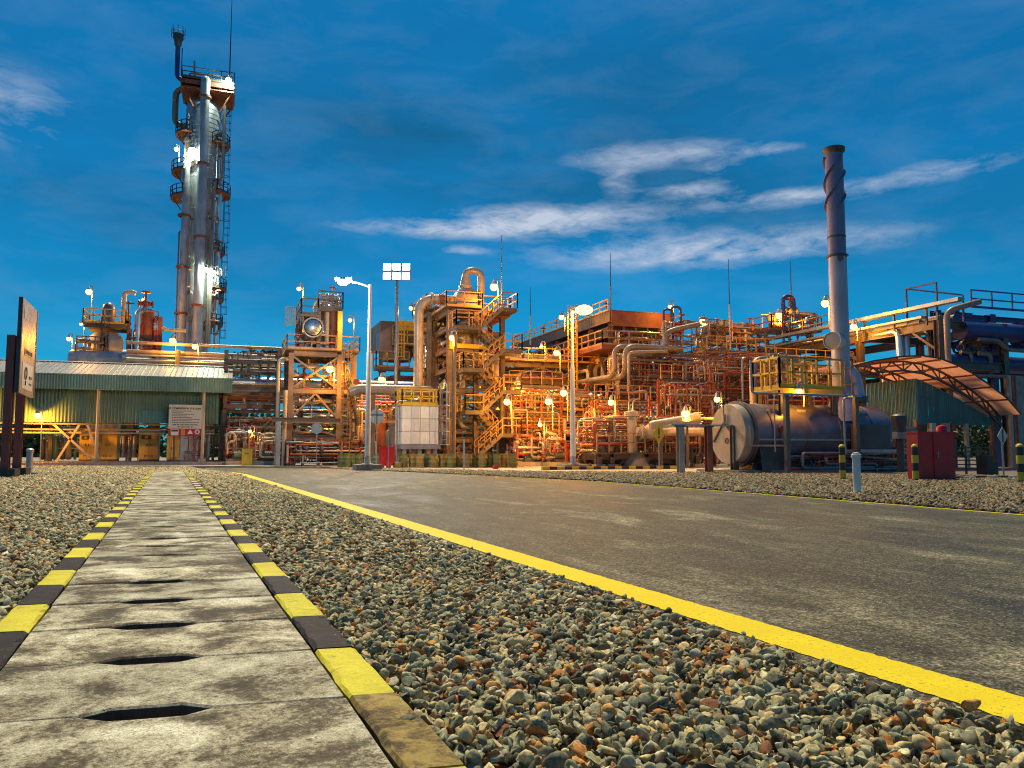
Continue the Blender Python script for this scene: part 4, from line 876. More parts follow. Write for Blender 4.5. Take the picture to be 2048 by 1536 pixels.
# big pipes on the face
def tpipe(pts, r, m='alu', **k): return pipe(T, [at(*q) for q in pts], r, m, 14, **k)
a0 = at(411, 166, 90.2); b0 = at(396, 700, 90.2); b0.x, b0.y = a0.x, a0.y
main = pipe(T, [(TX, TY, a0.z + 0.6), (a0.x, a0.y, a0.z + 0.6), b0], 0.53, 'clad', 16, 0.8, name='overhead_pipe')
c0 = at(372, 322, 90.5); pl = [Vector((TX, TY, c0.z)), c0, Vector((c0.x, c0.y, tz(372)))]; c1 = at(364, 560, 90.3)
pl += [Vector((c1.x + 0.15, c1.y, tz(405))), Vector((c1.x + 0.15, c1.y, tz(690)))]
left = pipe(T, pl, 0.47, 'clad', 16, 1.2, name='return_pipe')
u0 = at(352, 178, DT); u1 = at(352, 250, DT); u1.x, u1.y = u0.x, u0.y
pipe(T, [(TX, TY, u0.z), u0, u1, (TX, TY, u1.z - 0.3)], 0.36, 'pipe', 14, 1.0, name='loop_pipe')
r0 = at(449, 212, 91.5); pipe(T, [r0, Vector((r0.x, r0.y, tz(362))), Vector((r0.x - 0.9, r0.y, tz(388))), Vector((r0.x - 0.9, r0.y, tz(700)))], 0.2, 'pipe', 10, 0.6, name='drain_pipe')
r1 = at(440, 400, 92.5); pipe(T, [Vector((r1.x, r1.y, tz(365))), Vector((r1.x, r1.y, tz(700)))], 0.24, 'alu', 10, name='drain_pipe')
r2 = at(420, 470, 91); pipe(T, [Vector((r2.x, r2.y, tz(470))), Vector((r2.x, r2.y, tz(700)))], 0.16, 'pipe', 10, name='drain_pipe')
for py, src in ((215, a0), (345, a0), (487, a0), (620, a0), (445, c1), (545, c1), (635, c1)):
    z = tz(py); obj('pipe_clamp', MB().lathe((src.x, src.y, z), [(0.5, -0.12), (0.72, -0.12), (0.72, 0.12), (0.5, 0.12)], UP, 12).bar((src.x, src.y, z), (TX, TY, z), 0.16), 'rusty', T)
for py, side, w in ((276, -1, 1.5), (352, -1, 1.9), (402, -1, 1.6), (290, 1, 1.5), (388, 1, 1.8), (505, 1, 1.2), (600, 1, 1.2), (650, 1, 1.2), (578, 1, 1.6)):
    w *= 0.72; z = tz(py); rr = rf if py < 380 else (rl + 0.9 if side < 0 else rl + 0.7); n = 7; inn, out = [], []
    for k in range(n):
        a = side * R(lerp(35, 125, k / (n - 1))); inn.append(tp(rr, a, z)); out.append(tp(rr + w, a, z))
    m = MB(); o_ = inn + out[::-1]; m.poly(o_ if side > 0 else o_[::-1], 0.12); dk = obj('landing', m, 'rusty', T)
    obj('railing', rail_mb([inn[0]] + out + [inn[-1]], 1.15, 0.04, 1.2), 'dark', dk)
    obj('knee_brace', MB().bar(tp(rr + w * 0.8, side * R(80), z), tp(rr, side * R(80), z - 1.4), 0.12), 'rusty', dk)
for (ya, yb, aa) in ((700, 650, 80), (650, 578, 100), (578, 505, 75), (505, 400, 95), (388, 290, 85), (290, 200, 100)):
    rr = rf + 0.5 if yb < 380 else rl + 1.3; q = tp(rr, R(aa), tz(ya)); ladder(T, q, tz(yb) - tz(ya), EY, EX, True, 0.5, 'dark', 1.5)

qt = random.Random(77)
for k in range(9):                     # thin risers and conduits bundled on the column
    a = R(qt.uniform(-80, 95)); r_ = rl + qt.uniform(0.5, 1.2); za, zb2 = tz(qt.uniform(640, 700)), tz(qt.choice((400, 470, 520, 580))); p0 = tp(r_, a, za); p1 = tp(r_, a, zb2); pipe(T, [p0, p1, tp(rl - 0.1, a, zb2 + 0.2)], qt.uniform(0.06, 0.13), qt.choice(('pipe', 'galv', 'rusty')), 6, 0.3, name='riser')
for k in range(7):
    a = R(qt.uniform(-60, 90)); p0 = tp(rf + 0.25, a, tz(370)); pipe(T, [p0, tp(rf + 0.25, a, tz(qt.uniform(215, 300)))], qt.uniform(0.06, 0.12), qt.choice(('pipe', 'galv', 'rusty')), 6, name='riser')
for k in range(7): z = tz(qt.uniform(230, 660)); rr = rf if z > tz(380) else rl; a = R(qt.uniform(-50, 70)); q = tp(rr + 0.3, a, z); obj('nozzle', MB().cyl(tp(rr - 0.1, a, z), tp(rr + 0.55, a, z), 0.2, 12).cyl(tp(rr + 0.5, a, z), tp(rr + 0.62, a, z), 0.32, 12), 'pipe', T)
for k in range(5): z = tz(430 + 55 * k); spools(T, (TX + 0.9, TY - 2.4, z - 1.2), (TX + 2.6, TY - 0.8, z + 0.6), 5, 300 + k, 0.05, 0.11, ('rusty', 'pipe', 'galv', 'dark'))

# ------------------------------------------------------------------ cream vessel group left of the tower
c = at(212, 700, 80); T = thing('cream_vessel', 'upright cream tank with a railed platform on top behind the shelter', 'tank', (c.x, c.y, 0))
r = 1.6; zt = zat(212, 664, 80)
obj('shell', MB().lathe((c.x, c.y, 0), [(r, 0), (r, zt - 0.9), (r * 0.94, zt - 0.5), (r * 0.7, zt - 0.15), (0, zt)], UP, 32), 'cream', T)
zd = zat(212, 657, 80) + 0.1
obj('deck', MB().bb((c.x - 1.9, c.y - 1.9, zd), (c.x + 1.9, c.y + 1.7, zd + 0.15)), 'steel', T); [obj('deck_girder', MB().ibar((c.x - 1.8, c.y + o_, zd - 0.15), (c.x + 1.8, c.y + o_, zd - 0.15), 0.2, 0.3), 'steel', T) for o_ in (-1.7, 1.4)]
obj('railing', rail_mb([(c.x + 1.9, c.y + 1.7, zd + 0.15), (c.x - 1.9, c.y + 1.7, zd + 0.15), (c.x - 1.9, c.y - 1.9, zd + 0.15), (c.x + 1.9, c.y - 1.9, zd + 0.15), (c.x + 1.9, c.y + 1.7, zd + 0.15)], 1.4, 0.045, 1.0), 'yellow', T)
ladder(T, (c.x + 0.1, c.y - r - 0.2, zt - 5), 5.2, EX, -EY, True, 0.5, 'dark', 0.8)
pipe(T, [(c.x + 0.9, c.y - r - 0.2, 3), (c.x + 0.9, c.y - r - 0.2, zat(0, 705, 80))], 0.08, 'cream', 8)
g = at(217, 640, 80.5); T = thing('domed_filter', 'grey domed vessel standing on the railed platform', 'vessel', (g.x, g.y, zd + 0.15)); hh = zat(217, 605, 80.5) - zd - 0.15
obj('shell', MB().lathe((g.x, g.y, zd + 0.15), [(0.62, 0), (0.62, hh * 0.7), (0.52, hh * 0.86), (0.3, hh * 0.97), (0, hh)], UP, 20), 'tank', T); obj('foot_ring', MB().lathe((g.x, g.y, zd + 0.15), [(0.7, 0), (0.7, 0.1), (0.62, 0.1)], UP, 20), 'dark', T)
q = at(236, 640, 79.6); T = thing('gooseneck_vent', 'tall gooseneck vent pipe beside the domed vessel', 'vent pipe', (q.x, q.y, zd))
e0, e1 = at(249, 588, 79.6), at(266, 584, 79.6)
pipe(T, [at(233, 655, 79.6), at(240, 655, 79.6), Vector((e0.x, e0.y, zat(0, 652, 79.6))), Vector((e0.x, e0.y, e1.z)), e1, e1 + EX * 0.25 - UP * 0.15], 0.22, 'cream', 12, 0.6); obj('stay', MB().bar((e0.x + 0.4, e0.y + 0.3, 8), (e0.x + 0.4, e0.y + 0.3, zat(0, 600, 79.6)), 0.16).bar((e0.x - 0.3, e0.y + 0.3, zat(0, 605, 79.6)), (e0.x + 0.9, e0.y + 0.3, zat(0, 605, 79.6)), 0.14), 'dark', T)
q = at(290, 700, 81); T = thing('red_vessel', 'dark red upright vessel with pipes above the shelter roof', 'vessel', (q.x, q.y, 0)); zb, zt = zat(290, 712, 81), zat(290, 617, 81)
obj('support_frame', MB().ibar((q.x - 1, q.y, 0), (q.x - 1, q.y, zb + 2.5), 0.3).ibar((q.x + 1, q.y, 0), (q.x + 1, q.y, zb + 2.5), 0.3).ibar((q.x - 1, q.y, zb + 1.5), (q.x + 1, q.y, zb + 1.5), 0.25, 0.4), 'rusty', T)
vessel(T, (q.x + 0.1, q.y, zb + 0.4), 0.72, zt - zb - 0.4, 'rusty'); x0 = at(274, 700, 80).x
pipe(T, [(x0, q.y - 0.5, zat(0, 708, 80)), (x0, q.y - 0.5, zat(0, 622, 80)), (q.x, q.y - 0.3, zat(0, 616, 80))], 0.36, 'alu', 14, 0.6); valve(T, (q.x - 0.1, q.y, zt + 0.5), 0.24, EX, 'rusty')
spools(T, (q.x - 1.6, q.y - 0.8, zb), (q.x + 1.2, q.y + 0.5, zt), 12, 51, 0.07, 0.16, ('rusty', 'redpipe', 'pipe'))
q0, q1 = at(300, 637, 82), at(321, 637, 82); T = thing('lifting_frame', 'dark red portal frame with a hanging chain beside the red vessel', 'frame', (q1.x, q1.y, 0))
obj('column', MB().ibar((q1.x, q1.y, 0), (q1.x, q1.y, q1.z + 0.15), 0.42, 0.42, EY), 'rusty', T); obj('beam', MB().ibar((q0.x - 0.4, q1.y, q1.z), (q1.x - 0.22, q1.y, q1.z), 0.3, 0.45), 'rusty', T)
obj('chain', MB().bar((q0.x + 0.2, q1.y, q1.z - 0.2), (q0.x + 0.2, q1.y, q1.z - 2.6), 0.05).box((q0.x + 0.2, q1.y, q1.z - 2.7), (0.2, 0.1, 0.3)), 'dark', T)
q = at(140, 715, 77); T = thing('horizontal_vessel', 'horizontal silver vessel beside the cream tank with rails on top', 'vessel', (q.x, q.y, 0)); 
vessel(T, q - EX * 0.2, 0.78, 7.0, 'clad', EX)
for k in (1.2, 5.2): obj('saddle', MB().bb((q.x + k, q.y - 0.5, q.z - 1.5), (q.x + k + 0.4, q.y + 0.5, q.z - 0.6)), 'conc', T); obj('leg', MB().ibar((q.x + k + 0.2, q.y, 0), (q.x + k + 0.2, q.y, q.z - 1.5), 0.4), 'steel', T)
obj('railing', rail_mb([(q.x + 0.6, q.y - 0.6, q.z + 0.75), (q.x + 3, q.y - 0.6, q.z + 0.75), (q.x + 3, q.y + 0.6, q.z + 0.75)], 1.3, 0.05, 0.8), 'rail', T); spools(T, (q.x + 0.5, q.y - 0.5, q.z + 0.6), (q.x + 2.8, q.y + 0.5, q.z + 2), 8, 52, 0.06, 0.12)
# rack of long pipes behind shelter
q = at(250, 715, 79); T = thing('long_pipe_rack', 'pipe rack carrying long pipes from the cream tank past the tower foot', 'pipe rack', (q.x, q.y, 0))
def along(px0, px1, py, D, r, m, dy=0.0, pxr=505, cols=0):
    a = at(px0, py, D); z = zat(pxr, py, depth(G(pxr, D))); e = a + EX * du(a, px1); return pipe(T, [Vector((a.x, a.y, z)), Vector((e.x, e.y, z))], r, m, 12, name='long_pipe')
a = at(246, 712, 77.5); pipe(T, [a, a + EX * du(a, 470)], 0.62, 'alu', 18, name='long_pipe')
for py, r, m in ((694, 0.16, 'pipe'), (711, 0.2, 'pipe'), (718, 0.12, 'galv'), (727, 0.22, 'alu'), (742, 0.14, 'galv')):
    a = at(250, 735, 76); z = zat(505, py, depth(a + EX * du(a, 505))); pipe(T, [Vector((a.x, a.y + r * 3, z)), Vector((a.x + du(a, 566), a.y + r * 3, z))], r, m, 10, name='long_pipe')
a = at(330, 660, 82); pipe(T, [at(325, 655, 82), a, a + EX * du(a, 366)], 0.2, 'cream', 10, name='long_pipe')
for py, r, m, px1, dd_ in ((764, 0.52, 'alu', 900, 70), (781, 0.36, 'pipe', 900, 70), (793, 0.14, 'rusty', 760, 69), (800, 0.2, 'rusty', 900, 71), (822, 0.16, 'pipe', 760, 70)):
    a = at(440, py, dd_); pipe(T, [a, a + EX * du(a, px1)], r, m, 12, name='long_pipe')
for k, (px, dd_) in enumerate(((447, 69), (554, 69), (660, 72), (300, 78), (350, 77.5))):
    a = G(px, dd_)
    for v in (0, 3.2): obj('column', MB().ibar(a + EY * v, Vector((a.x, a.y + v, zat(px, 700 if px < 600 else 745, dd_))), 0.34, 0.34, EY), 'steel', T)
    for py in (722, 785, 812): obj('cross_beam', MB().ibar(Vector((a.x, a.y + 0.17, zat(px, py, dd_))), Vector((a.x, a.y + 3.0, zat(px, py, dd_))), 0.22, 0.35), 'steel', T)
a = at(447, 812, 68.6); e = a + EX * du(a, 556)
for py, h in ((812, 0.42), (786, 0.3), (722, 0.3), (745, 0.3)): z = zat(447, py, 68.6); obj('girder', MB().ibar((a.x, a.y, z), (e.x, e.y, z), 0.25, h), 'steel', T)
e2 = at(250, 730, 76.8); obj('girder', MB().ibar((e2.x, e2.y, e2.z), (a.x, e2.y, e2.z), 0.25, 0.5), 'dark', T)
spools(T, (a.x, a.y + 0.4, zat(447, 760, 69)), (e.x, a.y + 3.5, zat(447, 700, 69)), 14, 53, 0.06, 0.15); spools(T, (a.x, a.y + 0.4, zat(447, 812, 69)), (e.x, a.y + 4, zat(447, 785, 69)), 12, 54, 0.06, 0.16)

# pumps under the rack
def pump_skid(px0, px1, D, label, seed, h=2.6, n=16, motor='green', guard=None, depth_=2.5):
    p = G(px0, D, 0.0); w = du(p, px1); q = random.Random(seed)
    T = thing('pump_skid', label, 'pump skid', p)
    obj('base', MB().bb(p + Vector((0, 0, 0)), p + Vector((w, depth_, 0.3))), 'conc', T)
    for k in range(max(1, int(w / 2.6))):
        c = p + Vector((0.6 + 2.5 * k, 0.5, 0.75)); m = MB().cyl(c, c + EX * 0.85, 0.28, 12)
        for j in range(5): m.lathe(c + EX * (0.1 + 0.15 * j), [(0.28, 0), (0.32, 0.01), (0.32, 0.04), (0.28, 0.05)], EX, 12)
        obj('motor', m, motor, T); obj('pump_casing', MB().lathe(c + EX * 0.95, [(0.1, 0), (0.36, 0.05), (0.38, 0.3), (0.15, 0.4), (0.12, 0.7)], EX, 14).cyl(c + EX * 1.12, c + EX * 1.12 + UP * 0.9, 0.12, 10), 'redpipe', T)
        obj('foot', MB().bb(c + Vector((0, -0.25, -0.45)), c + Vector((1.6, 0.25, -0.26))), 'dark', T)
    spools(T, p + Vector((0, 0, 0.3)), p + Vector((w, depth_, h)), n, seed, 0.04, 0.13, ('pipe', 'redpipe', 'rusty', 'cream', 'galv'), 0.7); return T, p, w
pump_skid(505, 572, 61, 'green motor pump skid with red pipework beside the lattice structure', 61, 2.6, 26)
T, p, w = pump_skid(452, 500, 64, 'small pump skid with thin pipes beside the shelter end', 62, 2.8, 18)
p = G(484, 60.5); T = thing('pump_guard', 'yellow sheet guard with a sloping top on the pump floor', 'guard', p); m = MB()
m.sweep(p, p + EX * 0.75, [(0, 0), (-0.9, 0), (-0.9, 0.7), (-0.5, 1.25), (0, 1.25)]); obj('cover', m, 'yellow', T); obj('handle', MB().bar(p + Vector((0.2, -0.03, 0.9)), p + Vector((0.5, -0.03, 0.9)), 0.05), 'dark', T)
p = G(483, 66); T = thing('access_stair', 'short orange stair rising beside the pump guard', 'stairs', p); stair(T, p, p + Vector((2.4, 0, 2.9)), 0.9, EY, 'steel', 'rail')

for nm, lab, px0, px1, D_, y1, n_, sd in (('rear_manifold', 'dark pipe manifold under the long rack behind the pump guard', 455, 575, 66.5, 832, 70, 411), ('foot_manifold', 'red lit pipe tangle at the foot of the lattice structure', 575, 735, 58.6, 878, 90, 412), ('side_manifold', 'thin pipework behind the foot of the white road lamp', 700, 812, 61, 800, 60, 413)):
    p = G(px0, D_); T = thing(nm, lab, 'pipework', p); w = du(p, px1); zt_ = zat(px0, y1, D_)
    for i_ in range(6): obj('column', MB().ibar(p + Vector((w * i_ / 5, 0.9, 0)), Vector((p.x + w * i_ / 5, p.y + 0.9, zt_)), 0.2, 0.2, EY), 'steel', T)
    spools(T, (p.x, p.y, 0.15), (p.x + w, p.y + 2.0, zt_), n_, sd, 0.035, 0.11, ('rusty', 'redpipe', 'pipe', 'cream', 'dark', 'galv'), 0.5)
# ------------------------------------------------------------------ lattice structure with the round vessel
D1 = 60.0; P = G(578, D1, 0); us = [0, du(P, 677), du(P, 706)]; zs = [zat(600, y, D1) for y in (876, 841, 781, 706)]
T = thing('lattice_structure', 'braced steel structure carrying a round silver vessel above a railed deck', 'steel structure', P)
frame(T, P, us, [0, 5.0], zs, 0, 0.36, 0.3, [(0, 0, '\\'), (0, 1, '\\'), (0, 2, 'v'), (0, 3, 'x')], deck=(3,), rails=(3,))
zk = zs[3] + 0.28
zu = zat(630, 619, D1); zu2 = zat(600, 632, D1)
for px, pv, top in ((600, 0.3, zu2), (634, 0.2, zu), (678, 0.2, zu), (600, 4, zu2), (634, 4, zu), (678, 4, zu)):
    u = du(P, px); obj('column', MB().ibar((P.x + u, P.y + pv, zk), (P.x + u, P.y + pv, top), 0.3, 0.3, EY), 'steel', T)
ua, ub, uc = du(P, 597), du(P, 632), du(P, 681)
obj('upper_deck', MB().bb((P.x + ub, P.y - 0.2, zu), (P.x + uc, P.y + 4.3, zu + 0.22)), 'dark', T); obj('upper_deck', MB().bb((P.x + ua, P.y - 0.2, zu2), (P.x + ub - 0.05, P.y + 4.3, zu2 + 0.18)), 'steel', T)
obj('railing', rail_mb([(P.x + ub, P.y - 0.2, zu + 0.22), (P.x + uc, P.y - 0.2, zu + 0.22), (P.x + uc, P.y + 4.2, zu + 0.22)], 1.3, 0.04), 'dark', T)
obj('railing', rail_mb([(P.x + ua, P.y + 4.2, zu2 + 0.18), (P.x + ua, P.y - 0.2, zu2 + 0.18), (P.x + ub, P.y - 0.2, zu2 + 0.18)], 1.2, 0.04), 'dark', T)
q = at(626, 655, D1 - 1.0); vs_ = vessel(T, (q.x, q.y - 0.3, q.z), 0.66, 5.0, 'alu', EY, 'vessel'); obj('flange', MB().lathe((q.x, q.y - 0.1, q.z), [(0.66, 0), (0.76, 0), (0.76, 0.14), (0.66, 0.14)], EY, 24), 'pipe', vs_)
for px, r in ((655, 0.28), (665, 0.34)): a = at(px, 700, D1 + 1.5); pipe(T, [(a.x, a.y, zk), (a.x, a.y, zu)], r, 'cream' if px < 660 else 'rusty', 12, name='riser')
obj('yellow_column', MB().bar((P.x + du(P, 675), P.y - 0.35, zk), (P.x + du(P, 675), P.y - 0.35, zu), 0.34), 'yellow', T)  # yellow of the lamplight put into the column's colour
spools(T, (P.x + ub, P.y, zu + 0.25), (P.x + uc - 0.2, P.y + 3.5, zu + 1.5), 16, 71, 0.06, 0.16); spools(T, (P.x + ua, P.y, zk), (P.x + us[1], P.y + 4, zu2), 22, 72, 0.06, 0.17)
for k in range(4): spools(T, (P.x + 0.2, P.y + 0.5, (0, *zs)[k]), (P.x + us[2], P.y + 5, zs[k] - 0.2), 13, 73 + k, 0.06, 0.18)
m = MB(); c = at(572, 614, D1 - 0.5); c2 = at(590, 650, D1 - 0.5); 
for k in range(5): x = lerp(c.x, c2.x, k / 4); m.bar((x, c.y, c2.z), (x, c.y, c.z), 0.07)
for z in (c.z, c2.z): m.bar((c.x, c.y, z), (c2.x, c.y, z), 0.07)
obj('cage_basket', m, 'rail', T)
s0_, s1_ = at(716, 852, D1 - 1.2), at(692, 757, D1 - 1.2); stair(T, s0_, (s1_.x, s0_.y, s1_.z), 0.9, EY, 'steel', 'yellow')
ladder(T, at(690, 930, D1 - 0.6) * 1.0, zs[3] - 0.3, EX, -EY, True, 0.6, 'rail', 2.2)
a = G(553, D1); pipe(T, [a, (a.x, a.y, zs[3] - 0.5), (P.x, P.y + 1, zs[3] - 0.3)], 0.14, 'cream', 10); a = G(568, D1 - 0.3); pipe(T, [a, (a.x, a.y, zs[2])], 0.17, 'cream', 10)
a = at(545, 839, D1 - 1.5); obj('service_beam', MB().ibar(a, a + EX * du(a, 722), 0.2, 0.3), 'steel', T); b_ = G(556, D1 - 1.5); obj('column', MB().ibar(b_, (b_.x, b_.y, a.z - 0.15), 0.3, 0.3, EY), 'galv', T)
c = at(713, 764, D1 - 1.6); obj('red_disc', MB().cyl(c, c - EY * 0.06, 0.24, 16), 'redpipe', T)

# ------------------------------------------------------------------ vessels and pipes between structure and stair tower
p = G(712, 63); T = thing('vertical_filters', 'row of upright vessels behind the round traffic sign', 'vessels', p)
for px, r, py, mm in ((722, 0.5, 848, 'cream'), (743, 0.3, 870, 'rusty'), (763, 0.35, 842, 'rusty'), (787, 0.42, 815, 'tank'), (774, 0.25, 860, 'dark')):
    q = G(px, 62, 0); vessel(T, q + UP * 0.6, r, zat(px, py, 62) - 0.6, mm, UP, 'vessel', 16); obj('skirt', MB().lathe(q, [(r * 0.8, 0), (r * 0.8, 1.0)], UP, 14), 'dark', T)
spools(T, p, p + Vector((du(p, 805), 3, zat(720, 790, 63))), 34, 81, 0.05, 0.15)
obj('railing', rail_mb([at(740, 845, 60.5), at(740, 845, 60.5) + EX * du(at(740, 845, 60.5), 800)], 1.1), 'rail', T)
a = at(716, 778, 57.5); T = thing('transfer_pipe', 'thick pale pipe running level behind the white panel tank', 'pipe', (a.x, a.y, 0)); e = at(868, 778, 57.5)
ex = a + EX * du(a, 866); obj('run', MB().tube([a - EX * 0.6 - UP * 0.3, a, ex, ex - UP * 0.8], 0.36, 16, 0.5), 'pipe', T)
for t in (0.2, 0.7): s = lerp(a, ex, t); obj('support', MB().ibar((s.x, s.y, 0), (s.x, s.y, s.z - 0.36), 0.25, 0.25, EY), 'steel', T)
a = at(837, 700, 58); T = thing('duct_pipe', 'fat grey duct bending down from the hopper of the stair tower', 'duct', (a.x, a.y, 0))
zt_ = zat(860, 596, 58); q = at(906, 596, 58); zb_ = zat(837, 772, 58)
obj('run', MB().tube([(q.x + 0.3, a.y, zt_), (a.x, a.y, zt_), (a.x, a.y, zb_)], 0.35, 18, 1.5), 'pipe', T)
for x in (0.5, 1.5): obj('flange', MB().lathe((q.x - x, a.y, zt_), [(0.35, 0), (0.47, 0), (0.47, 0.15), (0.35, 0.15)], EX, 18), 'pipe', T)
obj('bellows', MB().lathe((q.x - 0.9, a.y, zt_), [(0.35, 0)] + [(0.42 if k % 2 else 0.35, 0.05 * k) for k in range(1, 10)], EX, 16), 'rusty', T)

# ------------------------------------------------------------------ cooler house behind the duct
P = G(752, 82); T = thing('cooler_house', 'boxy cooler on legs with yellow rails behind the fat duct', 'cooler', P); w = du(P, 905); zt_, zm_, zb_ = zat(800, 641, 82), zat(800, 690, 82), zat(800, 742, 82)
obj('housing', MB().bb((P.x + 0.3, P.y, zm_), (P.x + w, P.y + 7, zt_)), 'steel', T); obj('top_band', MB().bb((P.x + 2.2, P.y - 0.15, zt_ - 0.9), (P.x + w - 1, P.y - 0.02, zt_ + 0.1)), 'yellow', T)  # top band coloured yellow to carry the lamplight falling on it
obj('side_hood', MB().add([(P.x + 0.2, P.y - 0.1, zm_ - 0.6), (P.x + 2.3, P.y - 0.1, zm_ - 0.6), (P.x + 2.3, P.y - 0.1, zt_ + 0.1), (P.x + 0.2, P.y - 0.1, zt_ - 1.2), (P.x + 0.2, P.y + 2, zm_ - 0.6), (P.x + 0.2, P.y + 2, zt_ - 1.2)], [(0, 1, 2, 3), (4, 0, 3, 5)]), 'tank', T)
for k in range(5): x = P.x + 0.4 + (w - 0.6) * k / 4; obj('leg', MB().ibar((x, P.y + 0.2, 0), (x, P.y + 0.2, zm_), 0.35, 0.35, EY), 'steel', T)
for f in (0.3, 0.72): c = (P.x + w * f, P.y + 2, zm_ - 1.4); obj('fan_cone', MB().lathe(c, [(1.6, 1.4), (1.7, 0.7), (1.5, 0.0)], UP, 20), 'pipe', T)
zz = zat(800, 692, 82); obj('walkway', MB().bb((P.x + 1.5, P.y - 1.4, zz), (P.x + w, P.y - 0.2, zz + 0.12)), 'steel', T); obj('railing', rail_mb([(P.x + 1.5, P.y - 0.3, zz + 0.12), (P.x + 1.5, P.y - 1.4, zz + 0.12), (P.x + w, P.y - 1.4, zz + 0.12)], 1.9, 0.055, 1.2), 'yellow', T)
obj('walkway', MB().bb((P.x - 0.4, P.y - 1.6, zb_), (P.x + w, P.y, zb_ + 0.3)), 'steel', T); obj('railing', rail_mb([(P.x - 0.4, P.y, zb_ + 0.3), (P.x - 0.4, P.y - 1.6, zb_ + 0.3), (P.x + 3, P.y - 1.6, zb_ + 0.3)], 1.6, 0.055, 1.2), 'rail', T)
ladder(T, (P.x + 2.0, P.y - 1.7, zz - 1.5), 3.2, EX, -EY, True, 0.9, 'yellow', 0.2)
spools(T, (P.x, P.y + 1, 2), (P.x + w, P.y + 6, zb_), 30, 85, 0.08, 0.3)

# ------------------------------------------------------------------ stair tower with hopper
D2 = 58.0; P = G(897, D2); us = [0, du(P, 951), du(P, 1004)]; zs = [zat(940, y, D2) for y in (880, 822, 780, 738, 697, 655, 621)]
T = thing('stair_tower', 'steel tower with zigzag stairs and a grey hopper on top', 'steel structure', P)
tops = {(2, 0): zat(1004, 618, D2), (2, 1): zat(1004, 618, D2)}
frame(T, P, us[:2], [0, 4.5], zs, 0, 0.36, 0.28, [(0, 0, 'x'), (0, 2, '\\'), (0, 3, '/'), (0, 4, 'v')], deck=(6,), rails=(6,))
for v in (0, 3.0): obj('column', MB().ibar((P.x + us[2], P.y + v, 0), (P.x + us[2], P.y + v, zat(1004, 612, D2)), 0.34, 0.34, EY), 'steel', T)
def st(px, py, v=-1.2): 
    u = du(P, px); return Vector((P.x + u, P.y + v, zat(px, py, D2 - 1.1)))
fl = [((938, 912), (984, 868), -1.9), ((984, 866), (946, 823), -0.8), ((948, 821), (988, 781), -1.9), ((986, 780), (945, 739), -0.8), ((945, 737), (989, 698), -1.9), ((985, 696), (941, 655), -0.8), ((945, 654), (984, 616), -1.9)]
for a, b, v in fl: p, q = st(*a, v), st(*b, v); stair(T, p, q, 0.95, EY, 'steel', 'rail')
for px0, px1, py in ((984, 1020, 867), (912, 947, 822), (986, 1020, 780), (908, 947, 738), (987, 1022, 697), (894, 943, 655), (983, 1013, 615)):
    a, b = st(px0, py, -2.4), st(px1, py, -0.3); b.z = a.z; lo, hi = Vector((a.x, a.y, a.z - 0.28)), Vector((b.x, b.y, a.z)); d = obj('landing', MB().bb(lo, hi), 'dark', T)
    outer = b.x if px0 > 960 else a.x; other = a.x if px0 > 960 else b.x
    obj('railing', rail_mb([(other, a.y, a.z), (outer, a.y, a.z), (outer, b.y, a.z)], 1.1, 0.035, 0.9, toe=False), 'rail', d)
z = st(950, 616).z; obj('upper_walkway', MB().bb((P.x + us[1] + 0.4, P.y - 0.4, z - 0.3), (P.x + us[2] + 0.5, P.y + 4, z)), 'rusty', T)
obj('railing', rail_mb([(P.x + us[1] + 0.4, P.y - 0.4, z), (P.x + us[2] + 0.5, P.y - 0.4, z), (P.x + us[2] + 0.5, P.y + 4, z)], 1.2, 0.04), 'dark', T)
obj('yellow_beam', MB().ibar((P.x + 0.2, P.y - 0.3, zat(930, 692, D2)), (P.x + us[2], P.y - 0.3, zat(930, 692, D2)), 0.2, 0.32), 'yellow', T)
c = G(929, D2 + 1.5); zc0, zc1, zc2 = zat(929, 622, D2 + 1), zat(929, 590, D2 + 1), zat(929, 574, D2 + 1)
hw = 0.88
hp = obj('hopper', MB().add([(c.x + sx_ * w_, c.y + sy_ * w_, z_) for z_, w_ in ((zc0, hw), (zc1, hw), (zc2, 0.42)) for sx_, sy_ in ((-1, -1), (1, -1), (1, 1), (-1, 1))],
     [(0, 1, 5, 4), (1, 2, 6, 5), (2, 3, 7, 6), (3, 0, 4, 7), (4, 5, 9, 8), (5, 6, 10, 9), (6, 7, 11, 10), (7, 4, 8, 11), (8, 9, 10, 11)]), 'tank', T)
pipe(T, [(c.x, c.y, zc2 - 0.1), (c.x, c.y, zat(929, 537, D2 + 1)), (c.x + 1.25, c.y, zat(929, 537, D2 + 1)), (c.x + 1.25, c.y, zat(929, 612, D2 + 1))], 0.27, 'pipe', 16, 0.6, [(0, 0.15)], 'loop_pipe')
obj('cone', MB().lathe((c.x, c.y, zc2 - 0.05), [(0.5, 0), (0.5, 0.25), (0.42, 0.3), (0.28, 0.9)], UP, 16), 'pipe', hp)
vessel(T, (c.x, c.y, zat(929, 705, D2 + 1)), 0.92, zat(929, 640, D2 + 1) - zat(929, 705, D2 + 1), 'tank', UP, 'drum', 24, 2)
obj('outlet_cone', MB().lathe((G(924, D2 + 0.8).x, G(924, D2 + 0.8).y, zat(924, 775, D2)), [(0.2, 0), (0.2, 0.9), (0.42, 1.1), (0.42, 1.35)], UP, 16), 'cream', T)
pipe(T, [(G(924, D2 + 0.8).x, G(924, D2 + 0.8).y, zat(924, 770, D2)), (G(924, D2 + 0.8).x, G(924, D2 + 0.8).y, zat(924, 782, D2)), (P.x + 0.2, P.y + 0.8, zat(924, 782, D2))], 0.22, 'cream', 12)
